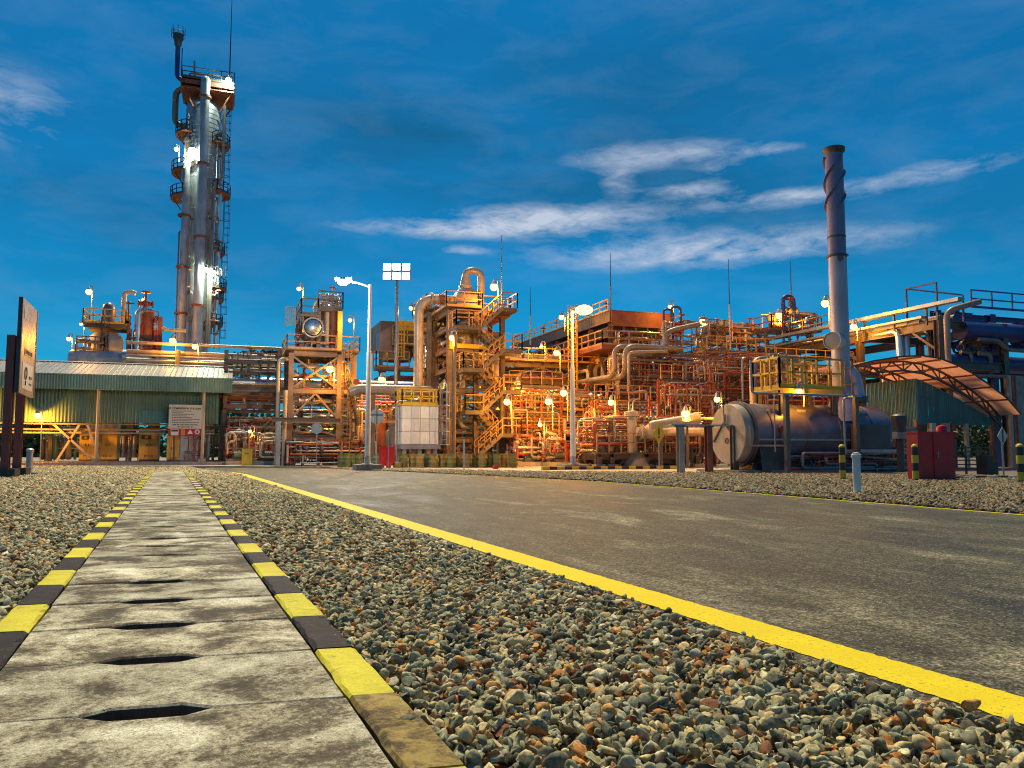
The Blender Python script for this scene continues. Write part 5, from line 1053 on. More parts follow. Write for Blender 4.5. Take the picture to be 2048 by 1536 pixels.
a = at(975, 716, D2 + 3); pipe(T, [a - EX * 1.8 - UP * 0.3, a + UP * 0.1, a + EX * 0.6 + UP * 0.1, a + EX * 0.6 - UP * 2.2], 0.4, 'pipe', 14, 0.8, name='duct')
for k in range(6): spools(T, (P.x + 0.2, P.y + 0.6, (0, *zs)[k] + 0.1), (P.x + us[2] + 0.5, P.y + 4.5, zs[k] - 0.1), 10, 90 + k, 0.06, 0.2)
obj('side_column', MB().cyl(G(908, D2 - 3), (G(908, D2 - 3).x, G(908, D2 - 3).y, zat(908, 668, D2 - 3)), 0.13, 10), 'steel', T)
obj('yellow_column', MB().bar((P.x + 0.05, P.y - 0.5, zat(897, 700, D2)), (P.x + 0.05, P.y - 0.5, zat(897, 672, D2)), 0.3), 'yellow', T)
# frame left of hopper
P = G(856, D2 + 4); T = thing('duct_tower', 'tall braced frame holding up the bend of the fat duct', 'steel structure', P)
frame(T, P, [0, du(P, 892)], [0, 4], [zat(870, y, D2 + 4) for y in (790, 745, 690, 625)], 0, 0.34, 0.26, [(0, 1, 'x'), (0, 2, '\\'), (0, 3, '/')], (3,), (3,))
spools(T, P + UP * 2, P + Vector((du(P, 895), 4, zat(870, 640, D2 + 4))), 26, 99, 0.06, 0.2)

# ------------------------------------------------------------------ white panel tank on legs
P = G(803, 54); w = du(P, 877); z0, z1 = zat(840, 889, 54), zat(840, 811, 54)
T = thing('panel_tank', 'white sectional water tank of square panels on a steel stand', 'water tank', P); dp = 2.2
obj('inner_box', MB().bb((P.x + 0.03, P.y + 0.03, z0 + 0.02), (P.x + w - 0.03, P.y + dp - 0.03, z1 - 0.02)), 'white', T)
nx, nz = 4, 3
def panel(o, ax, ay, ww, hh_):
    e = 0.012; i = 0.035; n = ax.cross(UP)
    q = lambda x, z, d: o + ax * x + UP * z + n * d
    vs = [q(e, e, 0), q(ww - e, e, 0), q(ww - e, hh_ - e, 0), q(e, hh_ - e, 0), q(i, i, 0.035), q(ww - i, i, 0.035), q(ww - i, hh_ - i, 0.035), q(i, hh_ - i, 0.035)]
    return MB().add(vs, [(0, 1, 5, 4), (1, 2, 6, 5), (2, 3, 7, 6), (3, 0, 4, 7), (4, 5, 6, 7)])
pw, ph = w / nx, (z1 - z0) / nz
for i in range(nx):
    for k in range(nz): obj('panel', panel(Vector((P.x + i * pw, P.y + 0.02, z0 + k * ph)), EX, UP, pw, ph), 'white', T)
for k in range(nz):
    for j in range(3): obj('panel', panel(Vector((P.x + 0.02, P.y + dp - j * dp / 3, z0 + k * ph)), -EY, UP, dp / 3, ph), 'white', T)
obj('base_frame', MB().bb((P.x - 0.08, P.y - 0.08, z0 - 0.3), (P.x + w + 0.08, P.y + dp + 0.08, z0)), 'galv', T)
for x in (0.2, w * 0.5, w - 0.2):
    for y in (0.15, dp - 0.15): obj('leg', MB().ibar((P.x + x, P.y + y, 0), (P.x + x, P.y + y, z0 - 0.3), 0.26, 0.26, EY), 'galv', T)
obj('top_rim', MB().bb((P.x - 0.05, P.y - 0.05, z1), (P.x + w + 0.05, P.y + dp + 0.05, z1 + 0.1)), 'yellow', T)
obj('railing', rail_mb([(P.x + w, P.y + dp, z1 + 0.1), (P.x, P.y + dp, z1 + 0.1), (P.x, P.y, z1 + 0.1), (P.x + w, P.y, z1 + 0.1), (P.x + w, P.y + dp, z1 + 0.1)], 1.05, 0.035, 0.7), 'yellow', T)
obj('hatch', MB().lathe((P.x + w * 0.5, P.y + 1, z1 + 0.1), [(0.4, 0), (0.4, 0.35), (0.3, 0.45), (0, 0.48)], UP, 14), 'tank', T)
ladder(T, (P.x + w + 0.45, P.y + 0.3, 1.2), z1 - 0.6, EX, -EY, True, 0.5, 'galv', 0.3)
pipe(T, [(P.x - 0.25, P.y + 0.4, 0), (P.x - 0.25, P.y + 0.4, z1 + 0.3), (P.x + 0.4, P.y + 0.4, z1 + 0.3)], 0.06, 'galv', 8); pipe(T, [(P.x + w * 0.7, P.y - 0.3, 0.2), (P.x + w * 0.7, P.y - 0.3, z0 - 0.5), (P.x + w * 0.7, P.y + 0.5, z0 - 0.5)], 0.09, 'redpipe', 8)

# ------------------------------------------------------------------ oil drums
def drum(m):
    r, h = 0.295, 0.89; pr = [(0, 0), (r - 0.015, 0), (r, 0.012), (r, 0.03)]
    for k in (0.32, 0.60): pr += [(r - 0.012, k - 0.04), (r + 0.006, k), (r - 0.012, k + 0.04)]
    pr += [(r - 0.012, 0.83), (r, 0.86), (r, 0.885), (r - 0.014, 0.885), (r - 0.016, 0.87), (0, 0.87)]
    d = mesh('drum_body', MB().lathe((0, 0, 0), pr, UP, 24), m); cp = mesh('bung', MB().cyl((0.17, 0, 0.87), (0.17, 0, 0.895), 0.04, 8), 'galv'); return d, cp
DM = {k: drum(k) for k in ('olive', 'ochre', 'teald')}
def put_drum(px, D, m, label, dz=0.0):
    T = thing('oil_drum', label, 'drum', G(px, D, dz), 'oil drums before the plant')
    for nm, d in (('drum_body', DM[m][0]), ('bung', DM[m][1])):
        o = bpy.data.objects.new(nm, d); C.objects.link(o); o.parent = T
    T.rotation_euler = (0, 0, rnd.uniform(0, 6)); return T
for px, D, m, lab in ((684, 54, 'olive', 'olive drum furthest from the panel tank, beside the steel structure'), (694, 53.2, 'olive', 'olive drum second from the steel structure'), (705, 54, 'olive', 'olive drum third from the steel structure'), (719, 53.4, 'olive', 'olive drum half behind the foot of the road lamp'),
    (745, 53.2, 'teald', 'teal drum beside the foot of the road lamp'), (757, 54.4, 'teald', 'teal drum just behind the round traffic sign post'),
    (807, 52.4, 'olive', 'first drum in the row under the panel tank, dark olive'), (826, 52.8, 'ochre', 'ochre drum second in the row under the panel tank'), (840, 52.3, 'ochre', 'ochre drum third in the row under the panel tank'), (852, 52.9, 'teald', 'dark teal drum in the row under the panel tank'),
    (868, 52.3, 'ochre', 'ochre drum below the near corner of the panel tank'), (886, 52.6, 'ochre', 'ochre drum just past the panel tank corner'), (903, 52.2, 'olive', 'olive drum just before the thin grey stake'), (919, 52.7, 'ochre', 'ochre drum behind the thin grey stake'),
    (936, 52.3, 'ochre', 'ochre drum under the lowest flight of the zigzag stairs'), (950, 52.7, 'olive', 'olive drum under the middle of the lowest stair flight'), (966, 52.2, 'ochre', 'ochre drum below the top of the lowest stair flight'), (980, 52.6, 'olive', 'olive drum fifth last in the row, towards the road lamp'), (994, 52.4, 'olive', 'olive drum fourth last in the row, with a darker foot'), (1008, 52.7, 'ochre', 'ochre drum third last in the row'),
    (1026, 52.3, 'olive', 'olive drum at the end of the row nearest the middle road lamp')): put_drum(px, D, m, lab)
p = G(795, 52.0); T = thing('cut_drum', 'short ochre tub standing before the drum row', 'tub', p); obj('body', MB().lathe(p, [(0, 0.02), (0.27, 0), (0.29, 0.34), (0.27, 0.34), (0.25, 0.05), (0, 0.05)], UP, 20), 'ochre', T); obj('rim', MB().ring(p + UP * 0.34, 0.285, 0.015), 'galv', T)
# red skid bin
p = G(762, 51.4); w = du(p, 790); h = zat(770, 894, 51.4); T = thing('red_bin', 'red steel bin with a sloping side near the drums', 'bin', p)
obj('body', MB().add([p + Vector(q) for q in ((0.05, 0, 0.12), (w - 0.18, 0, 0.12), (w, 0, 0.5), (w, 0, h), (0, 0, h), (0.05, 0.9, 0.12), (w - 0.18, 0.9, 0.12), (w, 0.9, 0.5), (w, 0.9, h), (0, 0.9, h))],
    [(0, 1, 2, 3, 4), (9, 8, 7, 6, 5), (0, 5, 6, 1), (1, 6, 7, 2), (2, 7, 8, 3), (3, 8, 9, 4), (4, 9, 5, 0)]), 'red', T)
obj('rim', MB().bar(p + Vector((-0.03, -0.03, h)), p + Vector((w + 0.03, -0.03, h)), 0.07).bar(p + Vector((0.25, 0, h)), p + Vector((0.25, 0.9, h)), 0.05), 'red', T)
for x in (0.15, w - 0.3): obj('foot', MB().box(p + Vector((x, 0.45, 0.06)), (0.14, 0.9, 0.12)), 'dark', T)

# ------------------------------------------------------------------ air cooler with long roof
P = G(1225, 66); w = du(P, 1346); L = dv(P, 1030); zt_, zf_, zd_ = zat(1225, 620, 66), zat(1225, 645, 66), zat(1225, 694, 66)
T = thing('air_cooler', 'long raised air cooler with brown fascia and railed walkway', 'cooler', P)
obj('roof_slab', MB().bb((P.x - 0.15, P.y - 0.15, zt_ - 0.08), (P.x + w + 0.15, P.y + L, zt_)), 'steel', T); obj('front_fascia', MB().bb((P.x, P.y - 0.1, zf_), (P.x + w, P.y + 0.02, zt_ - 0.085)), 'rusty', T); obj('front_fascia', MB().bb((P.x + 0.1, P.y - 0.13, zf_ - 0.28), (P.x + w - 0.2, P.y - 0.0, zf_ - 0.003)), 'rusty', T)
n = 6
for k in range(n): obj('side_panel', MB().bb((P.x - 0.1, P.y + 0.05 + L * k / n, zf_ + 0.1), (P.x + 0.02, P.y - 0.03 + L * (k + 1) / n, zt_ - 0.085)), 'steel', T)
for k in range(6): x = P.x + 0.1 + (w - 0.2) * k / 5; obj('mullion', MB().ibar((x, P.y + 0.05, zd_), (x, P.y + 0.05, zf_), 0.14, 0.14, EY), 'steel', T)
for k in range(n + 1):
    y = P.y + 0.3 + (L - 0.5) * k / n
    for x in (P.x + 0.1, P.x + w - 0.1): obj('column', MB().ibar((x, y, 0), (x, y, zf_), 0.34, 0.34, EY), 'steel', T)
for k in range(5): obj('tube_bank', MB().bb((P.x + 0.5, P.y + 0.6 + L * k / 5, zf_ - 1.0), (P.x + w - 0.4, P.y + L * (k + 1) / 5, zf_ - 0.1)), 'dark', T); obj('fan_cone', MB().lathe((P.x + w / 2, P.y + L * (k + 0.5) / 5, zd_ + 0.2), [(1.4, 0), (1.75, 0.5), (1.7, 0.9)], UP, 20), 'pipe', T)
obj('deck', MB().bb((P.x - 1.5, P.y - 1.3, zd_ - 0.35), (P.x + w + 0.3, P.y + L, zd_)), 'rusty', T)
obj('railing', rail_mb([(P.x + w + 0.2, P.y - 1.25, zd_), (P.x - 1.45, P.y - 1.25, zd_), (P.x - 1.45, P.y + L, zd_)], 1.15, 0.04, 1.3), 'rail', T)
obj('roof_railing', rail_mb([(P.x - 0.05, P.y + 0.5, zt_), (P.x - 0.05, P.y + L, zt_)], 1.0, 0.04, 1.6), 'yellow', T)
for k in range(5): q = Vector((P.x + 0.3, P.y + 1.5 + k * 3.6, zt_)); obj('vent_cock', MB().bar(q, q + UP * 0.9, 0.1).bar(q + UP * 0.8 - EX * 0.3, q + UP * 0.8 + EX * 0.3, 0.1).ring(q + UP * 1.05, 0.18, 0.03, EX, 8), 'rusty', T)
for k in range(n): y0_ = P.y + 0.3 + (L - 0.5) * k / n; y1_ = P.y + 0.3 + (L - 0.5) * (k + 1) / n; obj('brace', MB().bar((P.x - 0.1, y0_, zd_ - 3.0), (P.x - 0.1, (y0_ + y1_) / 2, zd_ - 0.4), 0.16), 'steel', T)
ladder(T, (P.x - 1.7, P.y + 3.5, zd_ - 4.5), 7.5, EY, -EX, True, 0.8, 'yellow', 1.0)
spools(T, (P.x + 0.2, P.y + 0.2, zd_ - 5), (P.x + w, P.y + 5, zd_ - 0.5), 22, 111, 0.08, 0.22); spools(T, (P.x - 1.2, P.y + 2, 1), (P.x + w, P.y + L - 2, zd_ - 0.6), 46, 112, 0.08, 0.26); spools(T, (P.x + 0.3, P.y - 1, zd_), (P.x + w - 0.3, P.y + 0.0, zd_ + 1.3), 10, 113, 0.06, 0.13)
# downcomers
a = at(1345, 691, 63); T = thing('downcomer_pipes', 'pair of fat pale pipes dropping from the air cooler and turning back', 'pipes', (a.x, a.y, 0))
for px, r, off in ((1228, 0.20, 0.0), (1250, 0.22, 0.9)):
    q = at(px, 692, 62 - off); e = at(px, 752, 62 - off); x1 = at(1345, 692, 63).x; z = q.z
    pipe(T, [(x1 + 0.6, q.y, z), (q.x, q.y, z), (q.x, q.y, e.z), (q.x - 0.3, q.y + 6, e.z)], r, 'pipe', 16, 0.9, name='downcomer')
q = at(1258, 705, 60.5); pipe(T, [at(1335, 703, 60.5), q, at(1257, 787, 60.5), at(1293, 782, 60.5), at(1293, 835, 60.5)], 0.13, 'pipe', 10, 0.3, name='downcomer')
q = at(1330, 690, 62.5); pipe(T, [q, at(1330, 668, 62.5), at(1345, 660, 62.5), at(1400, 648, 62.5)], 0.2, 'pipe', 14, 0.8, name='downcomer')
q = at(1355, 640, 64); T = thing('vent_loops', 'two thin inverted U vents with red valves beside the air cooler', 'vent pipes', (q.x, q.y, 0))
for px, pt, wpx, rr in ((1327, 618, 22, 0.1), (1343, 613, 22, 0.11)):
    a, b = at(px, pt, 64), at(px + wpx, pt, 64); pipe(T, [(a.x, a.y, zat(px, 690, 64)), a, Vector((b.x, a.y, a.z)), (b.x, a.y, zat(px, 690, 64))], rr, 'bluepipe', 10, 0.35)
for px in (1348, 1357): a = at(px, 655, 63.6); obj('red_valve', MB().lathe(a - UP * 0.5, [(0.1, 0), (0.2, 0.1), (0.2, 0.4), (0.12, 0.55), (0.17, 0.7), (0.17, 0.95), (0.08, 1.0)], UP, 10), 'red', T)
a = at(1375, 690, 63); spools(T, a - EX * 1.5, a + Vector((2.0, 1.5, 2.4)), 14, 121, 0.05, 0.14)

# ------------------------------------------------------------------ middle process deck
P = G(1030, 60); zs = [zat(1100, y, 60) for y in (868, 826, 790)]; us = [0, du(P, 1095), du(P, 1150), du(P, 1200)]
T = thing('process_deck', 'two storey process deck crowded with pipes behind the middle road lamp', 'steel structure', P)
frame(T, P, us, [0, 4.5], zs[:2], 0, 0.32, 0.26, [(0, 0, '/'), (1, 0, '\\'), (2, 0, '/')], (0, 1), (0, 1))
for k, (za, zb) in enumerate(((0.1, zs[0] - 0.2), (zs[0] + 0.3, zs[1] - 0.2), (zs[1] + 0.3, zs[2] + 0.6))): spools(T, (P.x, P.y - 0.3, za), (P.x + us[-1], P.y + 4.5, zb), 46, 130 + k, 0.05, 0.17)
for px, r, py0, py1, mm in ((1048, 0.3, 880, 845, 'cream'), (1120, 0.3, 925, 880, 'rusty'), (1128, 0.22, 868, 838, 'cream'), (1170, 0.35, 925, 870, 'rusty'), (1065, 0.26, 925, 885, 'cream')):
    q = at(px, py0, 61); vessel(T, q, r, zat(px, py1, 61) - q.z, mm, UP, 'vessel', 16)
P2 = G(1000, 68); T = thing('manifold_rack', 'rear rack of long level pipes between the stair tower and the air cooler', 'pipe rack', P2); w2 = du(P2, 1240)
frame(T, P2, [0, w2 * 0.34, w2 * 0.67, w2], [0, 4], [zat(1100, y, 68) for y in (845, 795, 762, 728)], 0, 0.34, 0.28, [(0, 3, '/'), (1, 3, '\\'), (2, 2, '/')], (), ())
for py, r, m in ((712, 0.42, 'pipe'), (722, 0.2, 'rusty'), (757, 0.24, 'rusty'), (768, 0.16, 'pipe'), (778, 0.28, 'rusty'), (788, 0.2, 'pipe'), (805, 0.22, 'rusty'), (818, 0.2, 'galv'), (836, 0.26, 'rusty')):
    z = zat(1100, py, depth(P2 + EX * w2 * 0.4)); y = P2.y + rnd.uniform(-0.3, 3); pipe(T, [(P2.x - 1, y, z), (P2.x + w2 + 0.5, y, z)], r, m, 12, None, [(0, 0.3), (0, 0.75)], 'long_pipe')
spools(T, P2 + UP * 0.5, P2 + Vector((w2, 4, zat(1100, 728, 68))), 60, 141, 0.07, 0.24)
obj('railing', rail_mb([at(1020, 720, 66.5), at(1020, 720, 66.5) + EX * du(at(1020, 720, 66.5), 1200)], 1.1, 0.04), 'rail', T)
pump_skid(1036, 1092, 56.5, 'red pump skid at the pavement edge beside the last drum', 142, 2.2, 24, 'teal'); pump_skid(1098, 1138, 55.5, 'crowded pump skid directly behind the middle road lamp', 143, 2.4, 22, 'dark'); pump_skid(1152, 1192, 55.5, 'pump skid with upright pipes past the middle road lamp', 144, 2.6, 22, 'rusty')
p = at(1290, 812, 64); T = thing('control_hut', 'small green hut with a lit window deep among the pipes', 'hut', (p.x, p.y, 0)); q = G(1185, 70); w = du(q, 1218)
obj('wall', MB().bb((q.x, q.y, 0), (q.x + w, q.y + 2, zat(1200, 795, 70))), 'teal', T); obj('roof', MB().bb((q.x - 0.2, q.y - 0.3, zat(1200, 795, 70)), (q.x + w + 0.2, q.y + 2.2, zat(1200, 790, 70))), 'steel', T)
obj('window', MB().bb((q.x + w * 0.4, q.y - 0.04, zat(1200, 817, 70)), (q.x + w * 0.75, q.y - 0.01, zat(1200, 808, 70))), 'gmer', T)

# dense thin pipework filling the floor between deck, skid and rack
for nm, lab, px0, px1, D_, y1, n_, sd in (('floor_manifold', 'tangle of thin manifold pipes at the foot of the air cooler', 1195, 1330, 55.5, 800, 110, 401), ('header_manifold', 'tangle of upright thin pipes before the rack, left of the heater tank', 1330, 1440, 54, 760, 90, 402),
        ('upper_manifold', 'pipe bundle high between the air cooler and the rack walkway', 1245, 1420, 62, 705, 80, 403), ('rack_manifold', 'pipe bundle under the rack beside the fat bend pipe', 1425, 1560, 58, 700, 80, 404), ('rear_heater_manifold', 'pipe tangle rising behind the yellow heater platform', 1545, 1720, 56, 725, 90, 406), ('deck_manifold', 'thin pipework standing on the process deck beside the zigzag stairs', 1022, 1130, 58.5, 770, 70, 405)):
    p = G(px0, D_); T = thing(nm, lab, 'pipework', p); w = du(p, px1); zt_ = zat(px0, y1, D_); zl = 0.2 if sd in (401, 402, 405, 406) else zat(px0, 800, D_)
    q = random.Random(sd)
    nb = max(2, int(w / 1.8))
    for i_ in range(nb + 1): obj('column', MB().ibar(p + Vector((w * i_ / nb, 0.8, -p.z)), Vector((p.x + w * i_ / nb, p.y + 0.8, zt_)), 0.2, 0.2, EY), q.choice(('steel', 'rusty')), T)
    for z_ in np.linspace(max(2.4, zl), zt_, 3): obj('beam', MB().ibar((p.x, p.y + 0.8, z_), (p.x + w, p.y + 0.8, z_), 0.16, 0.24), 'steel', T); obj('railing', rail_mb([(p.x, p.y + 0.4, z_ + 0.12), (p.x + w, p.y + 0.4, z_ + 0.12)], 1.0, 0.025, 0.9, toe=False), 'rail', T)
    spools(T, (p.x, p.y, zl), (p.x + w, p.y + 2.4, zt_), n_, sd, 0.035, 0.11, ('pipe', 'rusty', 'rusty', 'redpipe', 'cream', 'galv'), 0.35)
# ------------------------------------------------------------------ railed process skid in front
D3 = 50.0; P = G(1197, D3); us = [0, du(P, 1222), du(P, 1292), du(P, 1392)]; zk = zat(1250, 909, D3)
T = thing('process_skid', 'grey railed process skid with an upright cream vessel', 'process skid', P)
frame(T, P, us, [0, 2.6], [zk - 0.15], 0, 0.3, 0.26, (), (0,), ()); zk += 0.12
obj('railing', rail_mb([(P.x - 0.3, P.y - 0.4, zk), (P.x + us[2] - 0.3, P.y - 0.4, zk)], 1.2, 0.03, 0.85, toe=False), 'rail', T); obj('railing', rail_mb([(P.x + us[2] + 0.3, P.y - 0.4, zk), (P.x + us[3], P.y - 0.4, zk)], 1.2, 0.03, 0.9, toe=False), 'rail', T)
for x, d in ((us[1], 1), (us[2], -1)): obj('knee_brace', MB().bar((P.x + x + 0.9 * d * -1 * -1 * 0.9, P.y - 0.02, zk - 0.5), (P.x + x + 0.1 * d, P.y - 0.02, zk - 1.2), 0.1), 'steel', T)
q = at(1265, 905, D3 + 1); r = 0.33; zt_ = zat(1265, 822, D3 + 1)
vs_ = obj('vessel', MB().lathe((q.x, q.y, zk), [(r, 0), (r, zt_ - zk - 0.35), (r * 1.5, zt_ - zk - 0.34), (r * 1.5, zt_ - zk - 0.22), (r * 1.5, zt_ - zk - 0.2), (r * 1.5, zt_ - zk - 0.06), (r * 0.9, zt_ - zk), (0, zt_ - zk + 0.1)], UP, 20), 'cream', T)
for k in range(2): obj('davit', MB().tube([(q.x - 0.2 + k * 0.3, q.y, zt_), (q.x - 0.2 + k * 0.3, q.y, zt_ + 0.7), (q.x + 0.2 + k * 0.3, q.y, zt_ + 0.8)], 0.05, 6, 0.2), 'galv', vs_)
a = at(1280, 863, D3 + 0.8); pipe(T, [a - EX * 0.3, a + EX * du(a, 1440)], 0.29, 'cream', 16, None, [(0, 0.06), (0, 0.18), (0, 0.24)], 'header_pipe'); obj('valve_body', MB().ball(a + EX * 0.75, 0.5, 14, 8), 'cream', T)
for k, (px, r, py) in enumerate(((1222, 0.22, 840), (1206, 0.14, 850), (1242, 0.2, 862))): q = at(px, 905, D3 + 1.6); vessel(T, (q.x, q.y, zk), r, zat(px, py, D3 + 1.6) - zk, ('cream', 'galv', 'pipe')[k], UP, 'vessel', 14)
spools(T, (P.x, P.y + 0.1, zk), (P.x + us[3], P.y + 3.5, zat(1250, 830, D3)), 60, 151, 0.04, 0.12, ('cream', 'rusty', 'pipe', 'galv', 'redpipe')); spools(T, (P.x + 0.3, P.y + 1, 0), (P.x + us[3], P.y + 3.5, zk - 0.4), 20, 152, 0.06, 0.2)
q = G(1275, D3 + 0.8); obj('pit_cover', MB().lathe((q.x, q.y + 0.3, 0), [(0.95, 0), (0.5, 0.95), (0, 1.0)], UP, 14), 'conc', T)
a, b = at(1299, 851, 48.6), at(1392, 838, 49.4); T = thing('launcher_barrel', 'fat cream pipe barrel slanting up behind the warning diamond', 'pipe', (a.x, a.y, 0)); ax = (b - a)
obj('barrel', MB().lathe(a, [(0, 0), (0.2, 0.02), (0.27, 0.12), (0.33, ax.length * 0.8), (0.42, ax.length), (0.42, ax.length + 0.12), (0, ax.length + 0.13)], ax, 20), 'cream', T)
for k in range(10): an = 6.283 * k / 10; s = ax.normalized().cross(UP).normalized(); q = b + s * 0.38 * math.cos(an) + UP * 0.38 * math.sin(an); obj('bolt', MB().cyl(q, q + ax.normalized() * 0.3, 0.04, 6), 'galv', T)
c = b + ax.normalized() * 0.2; obj('outlet_pipe', MB().tube([c, c + EX * 2.6], 0.1, 10), 'cream', T)
for t in (0.25, 0.8): s = lerp(a, b, t); obj('support', MB().bar((s.x, s.y, 0), (s.x, s.y, s.z - 0.3), 0.12), 'steel', T)
# striped kerb before the skid
P = gnd(1085, 939.5, 0.0); T = thing('striped_kerb', 'low kerb of yellow and black blocks before the process skid', 'kerb', P); w = du(P, 1365); n = 20
yb = mesh('kerb_block', MB().bb((0, 0, -0.02), (w / n - 0.01, 0.2, 0.17)), 'yellow'); kb = mesh('kerb_block', MB().bb((0, 0, -0.02), (w / n - 0.01, 0.2, 0.17)), 'black')
for k in range(n): o = obj('kerb_block', (yb, kb)[k % 2], None, T); o.matrix_parent_inverse = Matrix.Identity(4); o.location = (w * k / n, 0, 0)

# ------------------------------------------------------------------ main pipe rack running away from the camera
P = G(1888, 51); T = thing('main_pipe_rack', 'high steel pipe rack running back from the curved canopy to the air cooler', 'pipe rack', P)
zA, zB, zC = 10.4, 9.2, 6.6
U2 = 5.6; NV = 7; SV = 6.8
def rp(u, v, z): return Vector((P.x + u, P.y + v, z))
for k in range(NV):
    v = SV * k; mm = 'steel'
    for u in (0, U2): obj('column', MB().ibar(rp(u, v, 0), rp(u, v, zB + 0.3), 0.42, 0.42, EY), mm, T)
    for z in (zB, zC): obj('cross_beam', MB().ibar(rp(0.21, v, z), rp(U2 - 0.21, v, z), 0.3, 0.5), mm, T)
    if k < NV - 1:
        for u in (0, U2):
            obj('girder', MB().ibar(rp(u, v + 0.22, zB), rp(u, v + SV - 0.22, zB), 0.3, 0.6), mm, T)
            if k != 0: obj('girder', MB().ibar(rp(u, v + 0.22, zC), rp(u, v + SV - 0.22, zC), 0.28, 0.45), mm, T)
        obj('brace', MB().bar(rp(0.0, v + 0.2, zB - 1.6), rp(0.0, v + 2.0, zB - 0.3), 0.16), mm, T)
        if k % 2 == 1: obj('brace', MB().bar(rp(0.05, v + 0.3, zC - 0.2), rp(0.05, v + SV - 0.3, 0.3), 0.16), mm, T)
VL = SV * (NV - 1)
obj('cable_tray', MB().bb(rp(-0.75, -2.2, zA - 0.1), rp(-0.2, VL, zA + 0.12)), 'galv', T); obj('cable_tray', MB().bb(rp(-0.75, 0.6, zA - 0.75), rp(-0.25, VL, zA - 0.6)), 'galv', T)
for k in range(12): v = 0.6 + k * 2.7; obj('tray_post', MB().bar(rp(-0.3, v, zB), rp(-0.3, v, zA), 0.12), 'steel', T)
for k, (u, r, m) in enumerate(((0.7, 0.2, 'pipe'), (1.3, 0.28, 'pipe'), (2.0, 0.16, 'alu'), (2.6, 0.34, 'pipe'), (3.4, 0.2, 'rusty'), (4.1, 0.28, 'alu'))): pipe(T, [rp(u, 0.9 if k % 2 else 2, zB + 0.28 + r), rp(u, VL + 1, zB + 0.28 + r)], r, m, 12, None, (), 'rack_pipe')
for k, (u, r, m) in enumerate(((0.6, 0.24, 'pipe'), (1.3, 0.3, 'alu'), (2.2, 0.22, 'pipe'), (3.1, 0.3, 'rusty'), (4.0, 0.2, 'pipe'))): pipe(T, [rp(u, 6 if k % 2 else 11, zC - 1.2), rp(u, 6 if k % 2 else 11, zC + 0.26 + r), rp(u, VL + 1, zC + 0.26 + r)], r, m, 12, 0.6, (), 'rack_pipe')
# walkway on the far half, rails and bits on top
w0, w1 = SV * 2.6, VL
obj('walkway', MB().bb(rp(-1.9, w0, zB - 0.35), rp(-0.8, w1, zB - 0.15)), 'rusty', T); obj('railing', rail_mb([rp(-0.85, w0, zB - 0.15), rp(-1.85, w0, zB - 0.15), rp(-1.85, w1, zB - 0.15)], 1.15, 0.035, 1.4), 'rail', T)
obj('railing', rail_mb([rp(0.2, SV * 1.2, zA), rp(0.2, VL, zA)], 1.1, 0.035, 1.6, toe=False), 'dark', T)
for k in range(4): spools(T, rp(0.3, SV * (2.2 + k), zB + 0.7), rp(3.5, SV * (3 + k), zB + 2.0), 9, 160 + k, 0.07, 0.2)
for k in range(3): spools(T, rp(-0.6, SV * (2.4 + k), 0.3), rp(3, SV * (3.4 + k), zC - 0.3), 17, 165 + k, 0.06, 0.2); spools(T, rp(-1.2, SV * (2.0 + k), zC), rp(3, SV * (3.4 + k), zB - 0.5), 12, 170 + k, 0.06, 0.2)
ladder(T, rp(-1.3, w0 - 0.3, 0.3), zB - 0.3, EX, -EY, False, 0.55, 'rail')
# handrail gate on the near end
m = MB(); a, b, c_ = at(1812, 578, 54), at(1872, 565, 51.5), at(1925, 590, 51.5)
for q in (a, b, c_): m.bar((q.x, q.y, zB), q, 0.1)
m.bar(a, b, 0.1); m.bar(a, (c_.x, c_.y, c_.z), 0.1); obj('gate_rail', m, 'bluepipe', T)
# risers at the near end
for px, r, py in ((1798, 0.26, 662), (1812, 0.22, 662), (1856, 0.14, 664), (1866, 0.24, 660)):
    q = at(px, py, 54); pipe(T, [(q.x, q.y, 2.5), q, (q.x + 0.3, q.y + 3, q.z)], r, 'alu' if px < 1820 else 'pipe', 12, 0.5, name='riser')
q = at(1893, 640, 50.4); pipe(T, [(q.x, q.y, 3.6), (q.x, q.y, zat(1893, 622, 50.4)), at(1960, 603, 50.4)], 0.19, 'pipe', 12, 0.6, name='riser')
# valve platform on the rack
q = at(1560, 650, 66); T = thing('valve_platform', 'small railed platform with a bent relief pipe above the pipe rack', 'platform', (q.x, q.y, q.z - 0.6))
obj('deck', MB().bb((q.x - 1.6, q.y - 1, q.z - 0.6), (q.x + 3.4, q.y + 1.5, q.z - 0.48)), 'steel', T); obj('railing', rail_mb([(q.x - 1.6, q.y + 1.5, q.z - 0.48), (q.x - 1.6, q.y - 1, q.z - 0.48), (q.x + 3.4, q.y - 1, q.z - 0.48)], 1.1, 0.035, 1.0), 'rusty', T)
for dx in (-1.4, 3.2): obj('leg', MB().bar((q.x + dx, q.y, 9.4), (q.x + dx, q.y, q.z - 0.6), 0.2), 'steel', T)
a, b = at(1567, 640, 65.5), at(1567, 592, 65.5); e = at(1593, 592, 65.5); pipe(T, [a, Vector((a.x, a.y, b.z)), Vector((e.x, a.y, b.z)), Vector((e.x, a.y, zat(1593, 640, 65.5)))], 0.17, 'bluepipe', 12, 0.5, name='relief_pipe')
valve(T, (e.x - 0.4, a.y, zat(0, 620, 65.5)), 0.2, EX, 'pipe'); vessel(T, at(1535, 634, 66.5), 0.4, 2.0, 'pipe', EX, 'drum', 16); pipe(T, [at(1598, 626, 66), at(1634, 628, 66), at(1634, 650, 66)], 0.12, 'pipe', 8)
